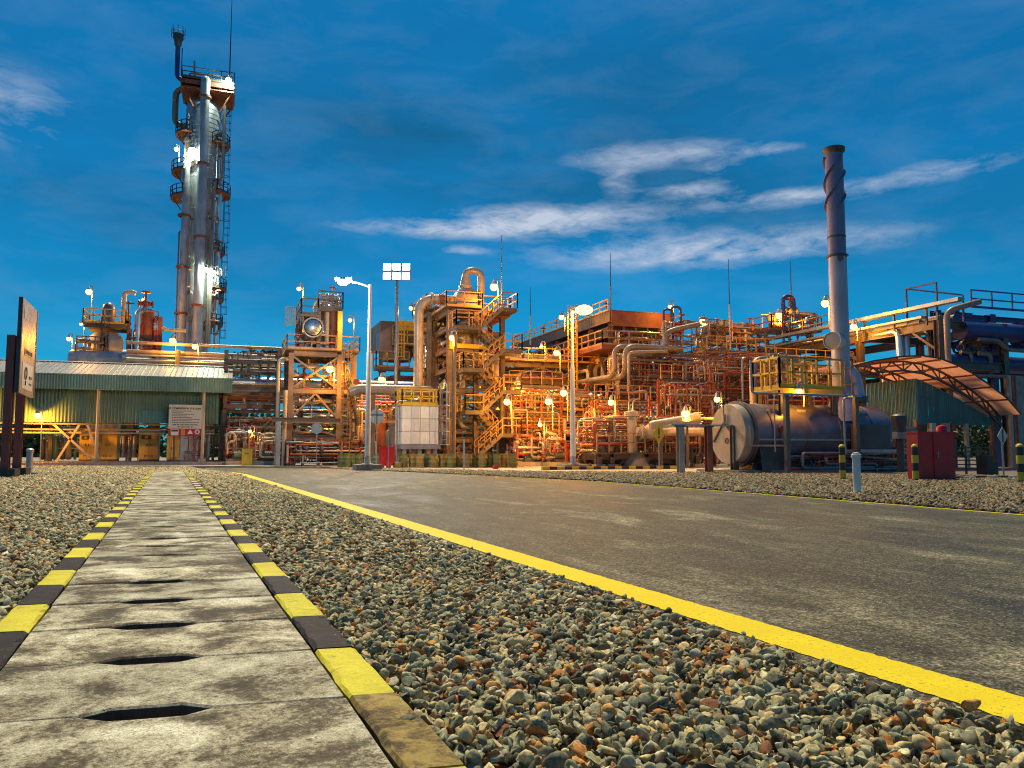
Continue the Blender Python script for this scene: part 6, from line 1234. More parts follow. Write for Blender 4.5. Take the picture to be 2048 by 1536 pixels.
spools(T, (q.x - 1.5, q.y - 0.8, q.z - 0.5), (q.x + 3.3, q.y + 1.2, q.z + 1.0), 16, 181, 0.05, 0.15)
q = at(1455, 660, 69); T = thing('rack_top_valves', 'cluster of valves and pipes beside the lightning rod on the rack', 'valves', (q.x, q.y, q.z - 1)); 
spools(T, q + Vector((-2.5, -1, -1.3)), q + Vector((3.2, 2, 0.6)), 26, 182, 0.07, 0.2); pipe(T, [q + Vector((-1.8, 0, -0.9)), q + Vector((-1.0, 0, -0.2)), q + Vector((3.4, 0.4, 0.1))], 0.3, 'pipe', 14, 0.8)
obj('railing', rail_mb([q + Vector((-2.6, -1.2, -1.2)), q + Vector((-2.6, -1.2, -1.2)) + Vector((2.2, 0, 0))], 1.8, 0.05, 0.8), 'rail', T)
q = at(1404, 660, 70); T = thing('standpipe', 'stout upright pipe with a wide head on the rack walkway', 'vessel', (q.x, q.y, 8.0)); obj('body', MB().lathe((q.x, q.y, 8.0), [(0.34, 0), (0.34, 1.6), (0.55, 1.65), (0.55, 2.0), (0.45, 2.05), (0.45, 2.6), (0.2, 2.75), (0, 2.75)], UP, 18), 'cream', T)
obj('guard_ring', MB().ring((q.x, q.y, 10.1), 0.9, 0.05).ring((q.x, q.y, 9.6), 0.9, 0.05).bar((q.x - 0.9, q.y, 8.0), (q.x - 0.9, q.y, 10.1), 0.08).bar((q.x + 0.9, q.y, 8.0), (q.x + 0.9, q.y, 10.1), 0.08), 'rail', T)
# tall bend pipe in front of the rack
a = at(1506, 740, 50); T = thing('bend_pipe', 'fat grey pipe bending over beside the yellow heater platform', 'pipe', (a.x, a.y, 0)); zt_ = zat(1530, 718, 50)
obj('run', MB().tube([(a.x, a.y, 0.1), (a.x, a.y, zt_), (a.x + 4.5, a.y + 0.3, zt_)], 0.25, 16, 0.9), 'pipe', T); obj('flange', MB().cyl((a.x, a.y, 0), (a.x, a.y, 0.14), 0.45, 14), 'pipe', T)

# cross rack at the frame edge: big blue-shaded pipes
P = at(1925, 668, 52); T = thing('cross_pipe_rack', 'dark cross rack with two very fat pipes past the curved canopy', 'pipe rack', (P.x, P.y, 0))
z1_, z2_, z3_ = zat(1960, 665, 53), zat(1960, 726, 53), zat(1960, 625, 53)
pipe(T, [(P.x - 0.2, P.y, z1_), (P.x + 12, P.y, z1_)], 0.62, 'bluepipe', 20, None, [(0, 0.45)], 'header_pipe'); pipe(T, [(P.x - 1.0, P.y + 0.8, z2_), (P.x + 12, P.y + 0.8, z2_)], 0.58, 'bluepipe', 20, name='header_pipe')
pipe(T, [(P.x + 0.8, P.y - 0.5, z1_ - 0.62), (P.x + 2.6, P.y - 0.5, z1_ - 0.62), (P.x + 3.2, P.y - 0.5, z1_ - 1.2), (P.x + 12, P.y - 0.5, z1_ - 1.3)], 0.14, 'pipe', 10, name='small_pipe')
pipe(T, [(P.x + 0.9, P.y + 0.2, z2_ - 0.6), (P.x + 0.9, P.y + 0.2, z2_ + 0.6), (P.x + 0.0, P.y + 0.2, z2_ + 0.65)], 0.12, 'pipe', 10, 0.3, name='small_pipe'); pipe(T, [(P.x + 1.6, P.y + 0.2, z2_ + 0.6), (P.x + 2.6, P.y + 0.2, z2_ + 0.6), (P.x + 2.6, P.y + 0.2, z2_ - 0.7)], 0.16, 'pipe', 12, 0.4, name='small_pipe')
a = Vector((P.x - 0.5, P.y - 0.6, zat(1960, 752, 52))); pipe(T, [a, a + EX * 12], 0.11, 'pipe', 10, name='small_pipe')
for u in (-0.7, 1.6, 4.2):
    if u != 1.6: obj('column', MB().ibar((P.x + u, P.y + 1.4, 0), (P.x + u, P.y + 1.4, z1_ + 1.5), 0.5, 0.5, EY), 'bluepipe', T)
    else: obj('hanger', MB().ibar((P.x + u, P.y + 1.4, z2_ - 0.3), (P.x + u, P.y + 1.4, z1_ + 0.6), 0.4, 0.4, EY), 'bluepipe', T)
for z, h in ((z1_ - 0.75, 0.4), (z2_ - 0.7, 0.4), (z1_ + 1.2, 0.35)): obj('beam', MB().ibar((P.x - 0.9, P.y + 1.4, z), (P.x + 12, P.y + 1.4, z), 0.3, h), 'bluepipe', T)
obj('brace', MB().bar((P.x + 1.8, P.y + 1.3, z1_ - 1.2), (P.x + 4.2, P.y + 1.3, z1_ - 0.9), 0.2), 'bluepipe', T)
obj('railing', rail_mb([(P.x + 0.9, P.y, z3_ + 0.2), (P.x + 12, P.y, z3_ + 0.2)], 1.2, 0.04, 1.9), 'bluepipe', T)
for k in range(3): obj('stub_beam', MB().ibar((P.x - 0.4 + 0.5 * k, P.y + 0.6 * k, z1_ + 0.75 + 0.4 * k), (P.x + 2.0 - 0.4 * k, P.y + 0.6 * k, z1_ + 0.75 + 0.4 * k), 0.28, 0.3), 'bluepipe', T)
spools(T, (P.x + 0.5, P.y + 0.4, z2_ + 0.4), (P.x + 5, P.y + 2, z1_ - 0.5), 10, 185, 0.06, 0.16, ('bluepipe', 'pipe'))
for k, px in enumerate((1940, 1958)): q = at(px, 745, 55); obj('hung_valve', MB().lathe((q.x, q.y, q.z - 0.3), [(0.1, 0), (0.3, 0.1), (0.3, 0.6), (0.15, 0.7)], UP, 12), 'cream', T)
# concrete pier with ladder at the frame edge
p = G(2044, 52); T = thing('concrete_pier', 'tall pale concrete pier with a red ladder past the canopy', 'pier', p); zt_ = zat(2040, 752, 52)
obj('pier', MB().bb((p.x - 0.25, p.y, 0), (p.x + 0.6, p.y + 0.8, zt_)), 'conc', T); obj('side_post', MB().bar((p.x - 0.85, p.y, 0), (p.x - 0.85, p.y, zt_), 0.2), 'cream', T); ladder(T, (p.x - 0.5, p.y - 0.05, 1.5), zt_ - 2.5, EX, -EY, False, 0.3, 'redpipe')

# ------------------------------------------------------------------ heater tank, platform, chimney
A = at(1455, 868, 41); R0 = 1.57; LT = du(A, 1737)
T = thing('heater_tank', 'big grey horizontal heater tank with a pale flat end', 'tank', (A.x, A.y, 0))
ax = EX
obj('shell', MB().lathe(A + EX * 0.5, [(R0, 0), (R0, LT - 0.4), (R0 * 0.96, LT - 0.2), (R0 * 0.85, LT - 0.08), (0, LT)], ax, 48), 'tank', T)
obj('end_plate', MB().lathe(A, [(0, 0), (R0 - 0.05, 0.0), (R0 - 0.03, 0.05), (R0 - 0.03, 0.5)], ax, 48), 'cream', T)
obj('front_flange', MB().lathe(A + EX * 0.48, [(R0 - 0.04, 0), (R0 + 0.14, 0), (R0 + 0.14, 0.1), (R0, 0.1)], ax, 48), 'tank', T)
obj('front_flange', MB().lathe(A + EX * 0.62, [(R0, 0), (R0 + 0.12, 0), (R0 + 0.12, 0.09), (R0, 0.09)], ax, 48), 'pipe', T)
for k in range(4): obj('band', MB().lathe(A + EX * lerp(1.6, LT - 1.2, k / 3), [(R0, 0), (R0 + 0.025, 0.01), (R0 + 0.025, 0.09), (R0, 0.1)], ax, 48), 'tank', T); q = A + EX * lerp(1.8, LT - 1.4, k / 3) - EY * R0 * 0.66 + UP * R0 * 0.75; obj('lifting_lug', MB().box(q, (0.5, 0.12, 0.16)), 'cream', T)
obj('side_seam', MB().bar(A + Vector((0.7, -R0 - 0.02, -0.3)), A + Vector((LT, -R0 - 0.02, -0.3)), 0.08), 'galv', T)
for k in range(2): c = A + Vector((-0.03, -0.15 + 0.5 * -k + 0.2, -0.35)); obj('sight_port', MB().ring(c, 0.13, 0.025, EX, 12), 'dark', T)
obj('stiffener', MB().bar(A + Vector((-0.04, 1.2, -0.4)), A + Vector((-0.04, 0.3, 0.6)), 0.07).bar(A + Vector((-0.04, 0.3, 0.6)), A + Vector((-0.04, -0.35, 0.1)), 0.07), 'dark', T)
obj('davit', MB().tube([A + Vector((-0.15, 0.1, 0.5)), A + Vector((-0.15, 0.1, 1.5)), A + Vector((-0.35, 0.1, 1.6)), A + Vector((-0.4, 0.1, 1.3))], 0.05, 8, 0.15).box(A + Vector((-0.15, 0.1, 0.8)), (0.15, 0.2, 0.4)), 'galv', T)
for x in (1.5, LT * 0.55, LT - 0.9):
    m = MB(); m.bb(A + Vector((x - 0.2, -R0 * 0.8, -A.z)), A + Vector((x + 0.2, R0 * 0.8, -R0 * 0.72))); obj('saddle', m, 'ochre' if x < 2 else 'dark', T)
obj('skid_beam', MB().ibar((A.x + 0.5, A.y - 1.3, 0.28), (A.x + LT + 1, A.y - 1.3, 0.28), 0.3, 0.35), 'dark', T); obj('plinth', MB().bb((A.x - 0.6, A.y - 1.7, -0.05), (A.x + LT + 3, A.y + 2, 0.1)), 'conc', T)
obj('burner_box', MB().bb(A + Vector((LT * 0.7, -R0 - 0.5, -0.75)), A + Vector((LT - 0.6, -R0 - 0.05, 0.5))), 'dark', T); obj('burner_shelf', MB().bb(A + Vector((LT * 0.64, -R0 - 0.55, -0.95)), A + Vector((LT + 0.1, -R0 - 0.0, -0.78))), 'galv', T)
obj('side_curtain', MB().add([A + Vector(q) for q in ((0.75, -R0 - 0.03, -0.6), (2.3, -R0 - 0.03, -0.6), (2.3, -R0 - 0.03, -1.9), (0.75, -R0 - 0.2, -1.9))], [(0, 1, 2, 3)]), 'dark', T)
for k in range(7): q = A + Vector((2.8 + 0.9 * k, -R0 * 0.8, -R0 * 0.55)); obj('drain_valve', MB().cyl(q - UP * 0.5, q + UP * 0.1, 0.045, 6).ball(q + UP * 0.15, 0.09, 8, 5).box(q - UP * 0.35, (0.3, 0.06, 0.08)), 'galv', T)
for x, m_ in ((2.05, 'redpipe'), (LT - 1.2, 'redpipe'), (4.7, 'redpipe')): q = A + Vector((x, -R0 - 0.02, 0.25 if x != 4.7 else -1.15)); obj('gauge', MB().cyl(q, q - EY * 0.1, 0.15, 14).cyl(q - UP * 0.7, q, 0.05, 6), m_, T)
spools(T, A + Vector((2.5, -R0 - 0.3, -1.9)), A + Vector((LT + 1.5, -R0 + 0.2, -0.9)), 20, 191, 0.03, 0.07, ('dark', 'galv', 'pipe', 'redpipe'))
pipe(T, [A + Vector((0.1, -R0 - 0.25, 0.4)), A + Vector((0.1, -R0 - 0.25, -0.62)), A + Vector((2.2, -R0 - 0.25, -0.62)), A + Vector((2.2, -R0 - 0.25, -1.95))], 0.06, 'pipe', 8, 0.15)
# chimney
c = at(1681, 700, 42.3); T = thing('chimney', 'tall round steel chimney with spiral fins and a flared rim', 'chimney', (c.x, c.y, 2.5)); rc = 0.46
zt_, zs_, zm_ = zat(1668, 297, 42.3), zat(1672, 420, 42.3), zat(1675, 513, 42.3)
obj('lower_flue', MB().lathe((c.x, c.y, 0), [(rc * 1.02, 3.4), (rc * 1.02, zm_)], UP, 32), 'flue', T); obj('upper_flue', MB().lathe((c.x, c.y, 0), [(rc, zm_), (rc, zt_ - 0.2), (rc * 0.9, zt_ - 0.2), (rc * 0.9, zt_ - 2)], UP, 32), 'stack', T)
obj('joint_flange', MB().lathe((c.x, c.y, zm_), [(rc, -0.06), (rc + 0.1, -0.05), (rc + 0.1, 0.05), (rc, 0.06)], UP, 32), 'dark', T)
obj('rim', MB().lathe((c.x, c.y, zt_ - 0.35), [(rc, 0), (rc + 0.12, 0.15), (rc + 0.13, 0.34), (rc - 0.03, 0.34), (rc - 0.05, 0.05)], UP, 32), 'dark', T)
for s in range(3):
    vs, n = [], 40
    for i in range(n + 1):
        t = i / n; a = 2.0944 * s + t * 4.9; z = lerp(zs_, zt_ - 0.5, t)
        for r in (rc - 0.01, rc + 0.12):
            vs += [(c.x + r * math.cos(a), c.y + r * math.sin(a), z - 0.02), (c.x + r * math.cos(a), c.y + r * math.sin(a), z + 0.02)]
    fs = []
    for i in range(n): o = 4 * i; fs += [(o, o + 2, o + 6, o + 4), (o + 1, o + 5, o + 7, o + 3), (o + 2, o + 3, o + 7, o + 6)]
    obj('spiral_fin', MB().add(vs, fs), 'stack', T)
obj('weld_strap', MB().lathe((c.x, c.y, zat(1675, 475, 42.3)), [(rc, -0.05), (rc + 0.02, -0.05), (rc + 0.02, 0.05), (rc, 0.05)], UP, 32), 'dark', T)
q = Vector((c.x, c.y, zat(1676, 521, 42.3))); d = (-FW - RT * 0.15).normalized(); obj('test_port', MB().cyl(q, q + d * (rc + 0.12), 0.16, 14), 'tank', T)
q = Vector((c.x, c.y, zat(1665, 686, 42.3))); d = (-EX - EY * 0.55).normalized(); st_ = obj('explosion_door', MB().lathe(q, [(0.4, 0.3), (0.4, 1.05), (0.47, 1.06), (0.47, 1.2), (0.42, 1.2)], d, 24), 'white', T); obj('cover', MB().lathe(q, [(0.42, 1.16), (0.3, 1.19), (0, 1.2)], d, 24), 'cream', st_)
b0 = Vector((c.x + 0.3, c.y, 2.6)); obj('breeching', MB().lathe((c.x, c.y, 2.6), [(0.7, 0), (0.7, 0.9), (0.52, 1.6)], UP, 24), 'flue', T)
obj('breeching_elbow', MB().tube([(c.x, c.y, zat(0, 735, 42.3)), (c.x + 0.55, c.y - 0.15, zat(0, 755, 42.3)), (c.x + 0.7, c.y - 0.2, zat(0, 795, 42.3))], 0.5, 20, 0.6), 'flue', T); obj('base_ring', MB().lathe((c.x + 0.7, c.y - 0.2, zat(0, 795, 42.3) - 0.25), [(0.52, 0), (0.62, 0), (0.62, 0.3), (0.52, 0.3)], UP, 20), 'dark', T)
# yellow heater platform
a = at(1560, 776, 40.4); w = du(a, 1685); zk = zat(1600, 776, 40.7); T = thing('heater_platform', 'yellow railed platform beside the foot of the chimney', 'platform', (a.x, a.y, zk))
obj('deck', MB().bb((a.x, a.y, zk - 0.12), (a.x + w, a.y + 2.2, zk)), 'yellow', T); obj('deck_edge', MB().ibar((a.x - 0.02, a.y - 0.06, zk - 0.2), (a.x + w, a.y - 0.06, zk - 0.2), 0.14, 0.36), 'yellow', T)
for x, y in ((0.2, 0.2), (w - 0.4, 0.2), (0.2, 2.0), (w - 0.4, 2.0)): obj('leg', MB().ibar((a.x + x, a.y + y, A.z + 1.0), (a.x + x, a.y + y, zk - 0.12), 0.2, 0.2, EY), 'steel', T)
obj('railing', rail_mb([(a.x + w, a.y + 2.2, zk), (a.x, a.y + 2.2, zk), (a.x, a.y, zk), (a.x + w, a.y, zk)], 1.55, 0.045, 0.75), 'yellow', T); obj('toe_board', MB().bb((a.x, a.y - 0.05, zk + 0.02), (a.x + w * 0.72, a.y - 0.01, zk + 0.22)), 'yellow', T)
ladder(T, (a.x + w + 0.5, a.y + 0.5, 0.5), zk, EX, -EY, True, 0.5, 'rail', 2.2); spools(T, (a.x + 0.3, a.y + 0.3, zk), (a.x + w - 0.8, a.y + 2, zk + 1.9), 8, 195, 0.04, 0.1, ('pipe', 'yellow', 'cream'))
# conduit posts in front of the tank
T = thing('conduit_line', 'thin conduit carried on two tall grey posts before the heater tank', 'conduit', G(1573, 38.5)); zc_ = zat(1573, 786, 38.5)
for px in (1573, 1712):
    q = G(1573, 38.5); q = q + EX * du(q, px); obj('post', MB().bar(q, (q.x, q.y, zc_ - 0.05), 0.22), 'steel', T); obj('cap_plate', MB().box((q.x, q.y, zc_ - 0.07), (0.6, 0.3, 0.05)), 'galv', T)
q = at(1503, 783, 38.5); q2 = q + EX * du(q, 1722); obj('conduit', MB().tube([(q.x, q.y, zc_ + 1.6), (q.x, q.y, zc_), (q2.x, q2.y, zc_)], 0.055, 8, 0.2), 'galv', T)
q3 = at(1687, 800, 38.4); obj('drop_pipe', MB().tube([(q3.x + 0.5, q3.y, zc_ - 0.25), (q3.x, q3.y, zc_ - 0.25), (q3.x, q3.y, 0.9)], 0.05, 8, 0.15), 'galv', T); q3 = at(1548, 800, 38.4); obj('drop_pipe', MB().cyl((q3.x, q3.y, zc_), (q3.x, q3.y, 1.0), 0.03, 6), 'galv', T)
T = thing('tray_supports', 'low cable tray on three posts before the end of the heater tank', 'cable tray', G(1358, 39.5)); zc_ = zat(1358, 851, 39.5)
for px, m_ in ((1360, 'cream'), (1416, 'rusty'), (1467, 'steel')):
    q = G(1358, 39.5); q = q + EX * du(q, px); obj('post', MB().ibar(q, (q.x, q.y, zc_ - 0.04), 0.3, 0.3, EY), m_, T); obj('cap_plate', MB().box((q.x, q.y, zc_ - 0.03), (0.5, 0.3, 0.05)), 'steel', T)
q = at(1340, 850, 39.5); q2 = q + EX * du(q, 1478); obj('tray', MB().bb((q.x, q.y - 0.15, zc_), (q2.x, q.y + 0.15, zc_ + 0.07)), 'galv', T)

# ------------------------------------------------------------------ curved canopy with green walls
C0 = at(1847, 711, 46); prof = [(1708, 732), (1750, 722), (1800, 714), (1847, 711), (1886, 717), (1920, 731), (1951, 748), (1985, 772), (2016, 797), (2042, 829)]
T = thing('curved_canopy', 'arched canopy of orange translucent sheets on dark trusses', 'canopy', (C0.x, C0.y, 0)); pts = []
for px, py in prof: u = du(C0, px); q = C0 + EX * u; pts.append((u, zat(px, py, depth(q))))
VD = 6.0
def cp(u, v, z): return Vector((C0.x + u, C0.y + v, z))
for i, ((u0_, z0_), (u1_, z1_)) in enumerate(zip(pts, pts[1:])):
    for j in range(4):
        v0_, v1_ = VD * j / 4, VD * (j + 1) / 4 - 0.02; e = 0.015
        obj('roof_sheet', MB().add([cp(u0_ + e, v0_, z0_), cp(u1_ - e, v0_, z1_), cp(u1_ - e, v1_, z1_), cp(u0_ + e, v1_, z0_)], [(0, 1, 2, 3)]), 'canopy', T)
    obj('purlin', MB().bar(cp(u0_, 0, z0_ - 0.07), cp(u0_, VD, z0_ - 0.07), 0.08, 0.1), 'rusty', T)
obj('edge_trim', MB().tube([cp(u, -0.03, z) for u, z in pts], 0.05, 6, 0.1), 'dark', T)
for v in (1.3, 4.4):
    for (u0_, z0_), (u1_, z1_) in zip(pts, pts[1:]):
        obj('top_chord', MB().bar(cp(u0_, v, z0_ - 0.2), cp(u1_, v, z1_ - 0.2), 0.1), 'dark', T); obj('bottom_chord', MB().bar(cp(u0_, v, z0_ - 0.75), cp(u1_, v, z1_ - 0.75), 0.12), 'dark', T)
        obj('web', MB().bar(cp(u0_, v, z0_ - 0.75), cp((u0_ + u1_) / 2, v, (z0_ + z1_) / 2 - 0.2), 0.07).bar(cp((u0_ + u1_) / 2, v, (z0_ + z1_) / 2 - 0.2), cp(u1_, v, z1_ - 0.75), 0.07).bar(cp(u0_, v, z0_ - 0.75), cp(u0_, v, z0_ - 0.2), 0.06), 'dark', T)
for px, m_ in ((1905, 'cream'), (1933, 'cream'), (1975, 'cream'), (1945, 'rusty')): q = C0 + EX * du(C0, px); obj('post', MB().bar((q.x, q.y + 1.5, 0), (q.x, q.y + 1.5, zat(px, 846, 48)), 0.36 if px != 1975 else 0.2), m_, T)
# green walls
W0 = G(1838, 48.0); zb_ = zat(1838, 849, 48); T = thing('green_wall_shed', 'dark green corrugated shed walls under the curved canopy', 'shed', W0); we = du(W0, 1985); nw = 14
for k in range(nw):
    x0, x1 = we * k / nw, we * (k + 1) / nw - 0.01; zt0 = lerp(zat(1838, 757, 48), zat(1985, 838, 49.5), (k / nw) ** 1.15); zt1 = lerp(zat(1838, 757, 48), zat(1985, 838, 49.5), ((k + 1) / nw) ** 1.15); m = MB(); vs = []; nn = 12
    for i in range(nn + 1): t = i / nn; x = lerp(x0, x1, t); y = (0, 0.04, 0.04, 0)[i % 4]; vs += [(W0.x + x, W0.y - y, zb_), (W0.x + x, W0.y - y, lerp(zt0, zt1, t))]
    obj('wall_sheet', m.add(vs, [(2 * i, 2 * i + 2, 2 * i + 3, 2 * i + 1) for i in range(nn)]), 'teal', T)
Ls2 = dv(W0, 1735); zt_ = zat(1838, 757, 48)
for k in range(12):
    y0_, y1_ = Ls2 * k / 12, Ls2 * (k + 1) / 12 - 0.01; vs = []
    for i in range(13): y = lerp(y0_, y1_, i / 12); x = (0, 0.04, 0.04, 0)[i % 4]; vs += [(W0.x - x, W0.y + y, zb_ - 0.1), (W0.x - x, W0.y + y, zt_)]
    obj('wall_sheet', MB().add(vs, [(2 * i, 2 * i + 1, 2 * i + 3, 2 * i + 2) for i in range(12)]), 'green' if k > 2 else 'teal', T)
for x, y in ((0, 0.1), (we, 0.1), (0.1, Ls2)): obj('corner_post', MB().bar((W0.x + x, W0.y + y, 0), (W0.x + x, W0.y + y, zb_ + 0.3), 0.18), 'rusty', T)
obj('inner_wall', MB().bb((W0.x + 1, W0.y + 5, 0), (W0.x + we, W0.y + 5.1, zb_ + 0.5)), 'green', T)
a = G(1748, 45); T = thing('burner_pipework', 'red lit pipes and valves behind the end of the heater tank', 'pipework', a); spools(T, a, a + Vector((4.2, 3, 2.4)), 40, 201, 0.05, 0.15, ('redpipe', 'rusty', 'cream', 'pipe')); pipe(T, [at(1738, 862, 44), at(1738, 862, 44) + EX * 3.2], 0.24, 'pipe', 14)
a = at(1798, 840, 40); T = thing('breather_cap', 'dark mushroom cap on a pale pipe behind the red cabinet', 'vent', (a.x, a.y, 0)); obj('cap', MB().lathe((a.x, a.y, zat(0, 866, 40)), [(0.3, 0), (0.3, 0.3), (0.36, 0.45), (0.36, 0.85), (0.25, 0.95), (0, 0.97)], UP, 18), 'dark', T); obj('collar', MB().lathe((a.x, a.y, zat(0, 868, 40)), [(0.33, -0.25), (0.33, 0.1)], UP, 18), 'pipe', T); obj('pipe', MB().cyl((a.x, a.y, 0), (a.x, a.y, zat(0, 868, 40)), 0.18, 12), 'dark', T)
# rail fence by the canopy
a = G(1905, 36); w = du(a, 1978); T = thing('rail_fence', 'low dark fence of level rails beside the red cabinet', 'fence', a)
for k in range(6): obj('rail', MB().bar(a + UP * (0.25 + 0.19 * k), a + Vector((w, 0, 0.25 + 0.19 * k)), 0.05), 'dark', T)
for k in range(4): obj('post', MB().bar(a + EX * (w * k / 3), a + Vector((w * k / 3, 0, 1.3)), 0.07), 'dark', T)
a = G(1975, 35.6); T = thing('black_block', 'black stepped block at the end of the rail fence', 'block', a); obj('body', MB().bb(a, a + Vector((0.6, 0.6, 0.55))), 'black', T); obj('step', MB().bb(a + Vector((0, 0, 0.552)), a + Vector((0.32, 0.6, 0.85))), 'black', T)

# ------------------------------------------------------------------ things beside the road
p = gnd(1839, 963, ZB); w = du(p, 1906); h = zat(1839, 866, depth(p)); CD = dv(p, 1811); T = thing('red_cabinet', 'plain dark red steel cabinet on the far gravel verge', 'cabinet', p)
obj('body', MB().bb((p.x, p.y, p.z + 0.04), (p.x + w, p.y + CD, h)), 'red', T); obj('roof', MB().bb((p.x - 0.05, p.y - 0.06, h), (p.x + w + 0.05, p.y + CD + 0.06, h + 0.06)), 'red', T); obj('skirt', MB().bb((p.x - 0.06, p.y - 0.03, p.z - 0.05), (p.x + w + 0.06, p.y + CD, p.z + 0.035)), 'red', T)
obj('seam', MB().bar((p.x + w * 0.42, p.y - 0.012, p.z + 0.1), (p.x + w * 0.42, p.y - 0.012, h - 0.03), 0.03, 0.03), 'red', T); obj('hinge', MB().cyl((p.x + w + 0.03, p.y + 0.05, h * 0.5), (p.x + w + 0.03, p.y + 0.05, h * 0.7), 0.04, 8), 'dark', T)
[obj('bolt', MB().cyl((p.x + w * fx, p.y, z_), (p.x + w * fx, p.y - 0.02, z_), 0.018, 6), 'dark', T) for fx in (0.03, 0.39, 0.45, 0.97) for z_ in (0.2, h * 0.5, h - 0.15)]; obj('handle', MB().tube([(p.x + w * 0.5, p.y, h * 0.45), (p.x + w * 0.5, p.y - 0.07, h * 0.45), (p.x + w * 0.5, p.y - 0.07, h * 0.6), (p.x + w * 0.5, p.y, h * 0.6)], 0.012, 6, 0.02), 'galv', T)
q = at(1884, 868, depth(p) + 0.5); obj('beacon', MB().lathe((q.x, q.y, h + 0.06), [(0.2, 0), (0.2, 0.12), (0.15, 0.22), (0, 0.26)], UP, 16), 'red', T); obj('siren_horn', MB().lathe((q.x + 0.35, q.y, h + 0.0), [(0.06, 0), (0.08, 0.15), (0.17, 0.32)], (EX - UP * 0.2), 12), 'rusty', T)
def bollard(px, pyb, label):
    p = gnd(px, pyb, ZB); T = thing('striped_bollard', label, 'bollard', p, 'black and yellow bollards'); r = 0.115; H = 1.36; z = 0.0
    for k, m_ in enumerate(('black', 'yellow', 'black', 'yellow', 'black')): obj('paint_band', MB().cyl(p + UP * z, p + UP * (z + (0.12 if k == 0 else 0.285)), r, 18), m_, T); z += 0.12 if k == 0 else 0.285
    obj('cap', MB().lathe(p + UP * z, [(r, 0), (r * 0.95, 0.05), (r * 0.6, 0.1), (0, 0.115)], UP, 18), 'yellow', T)
bollard(1686, 962, 'black and yellow bollard just behind the white pipe bollard'); bollard(1832, 962.5 + 1.5, 'black and yellow bollard in front of the red cabinet'); bollard(2043, 968, 'black and yellow bollard by the concrete pier')
p = gnd(1715, 991, ZB); T = thing('pipe_bollard', 'white capped pipe bollard on a pad at the far road edge', 'bollard', p); r = 0.095; obj('tube', MB().lathe(p, [(r, 0), (r, 0.93), (r + 0.025, 0.94), (r + 0.025, 1.02), (r, 1.03), (r, 1.06), (0, 1.08)], UP, 18), 'white', T); obj('pad', MB().box(p + UP * 0.03, (0.5, 0.5, 0.09)), 'conc', T)
def sign(px, pyc, D, pyb, kind, label, r):
    b = G(px, D, 0); c = at(px, pyc, D); T = thing('road_sign', label, 'sign', b); obj('post', MB().cyl(b, (b.x, b.y, c.z + (r * 0.5)), 0.035, 8), 'galv', T); f = (-FW).normalized(); q = Vector((b.x, b.y, c.z)) + f * 0.05
    s = f.cross(UP) * -1
    if kind == 'round': d = obj('disc', MB().cyl(q, q + f * 0.03, r, 28), 'signgrey', T); obj('stiffener', MB().bar(q + f * 0.045 - s * r * 0.9 + UP * 0.12, q + f * 0.045 + s * r * 0.9 + UP * 0.12, 0.03).bar(q + f * 0.045 - UP * r, q + f * 0.045 + UP * r, 0.04), 'dark', d)
    elif kind == 'oct': obj('plate', MB().lathe(q, [(0, 0), (r, 0), (r, 0.03), (0, 0.03)], f, 8), 'galv', T)
    else:
        vs = [q + s * (r * x) + UP * (r * y * 1.25) + f * o for o in (0, 0.02) for x, y in ((-0.72, 0), (0, -1), (0.72, 0), (0, 1))]
        d = obj('plate', MB().add(vs, [(0, 1, 2, 3), (7, 6, 5, 4), (0, 4, 5, 1), (1, 5, 6, 2), (2, 6, 7, 3), (3, 7, 4, 0)]), 'yellow' if kind == 'warn' else 'signw', T)
        if kind == 'warn': obj('exclamation_mark', MB().bar(q + f * 0.03 + UP * r * 0.55, q + f * 0.03 - UP * r * 0.15, 0.07, 0.02).box(q + f * 0.03 - UP * r * 0.42, (0.08, 0.03, 0.08)), 'ink', d)
        else: obj('strut', MB().bar(q + f * 0.03 + UP * r * 0.9, q + f * 0.03 - UP * r * 0.9, 0.05, 0.02), 'dark', d)
sign(753, 833, 50.5, 935, 'round', 'grey back of a round traffic sign beside the road lamp', 0.47); sign(633, 857, 55, 930, 'oct', 'pale back of an eight sided stop sign', 0.4)
sign(1318, 867, 45.5, 938, 'warn', 'yellow warning diamond with an exclamation mark', 0.5); sign(2005, 872, 33, 945, 'plain', 'pale diamond sign back before the dark trees', 0.30)
p = G(928, 49.5); T = thing('marker_stake', 'thin grey marker stake standing before the drums', 'stake', p); obj('stake', MB().bar(p, p + UP * (zat(928, 878, 49.5)), 0.12, 0.06), 'galv', T)
p = G(777, 48.5); T = thing('thin_stake', 'thin pale stake beside the red bin', 'stake', p); obj('stake', MB().bar(p, p + UP * (zat(777, 855, 48.5)), 0.06), 'galv', T)
for px, py, s, lab in ((988, 938, 0.28, 'small red block on the lit gravel before the drums'),): q = gnd(px, py); T = thing('marker_block', lab, 'block', q); obj('block', MB().bb(q, q + Vector((s, s, s * 0.8))), 'red', T)
# striped kerb at the frame edge
P = gnd(1908, 957, -0.02); T = thing('striped_kerb', 'low black and white kerb leading from the red cabinet', 'kerb', P); w = du(P, 2075); n = 8
for k in range(n): obj('kerb_block', MB().bb((P.x + w * k / n, P.y, -0.1), (P.x + w * (k + 1) / n - 0.02, P.y + 0.2, 0.06)), ('black', 'signw')[k % 2], T)
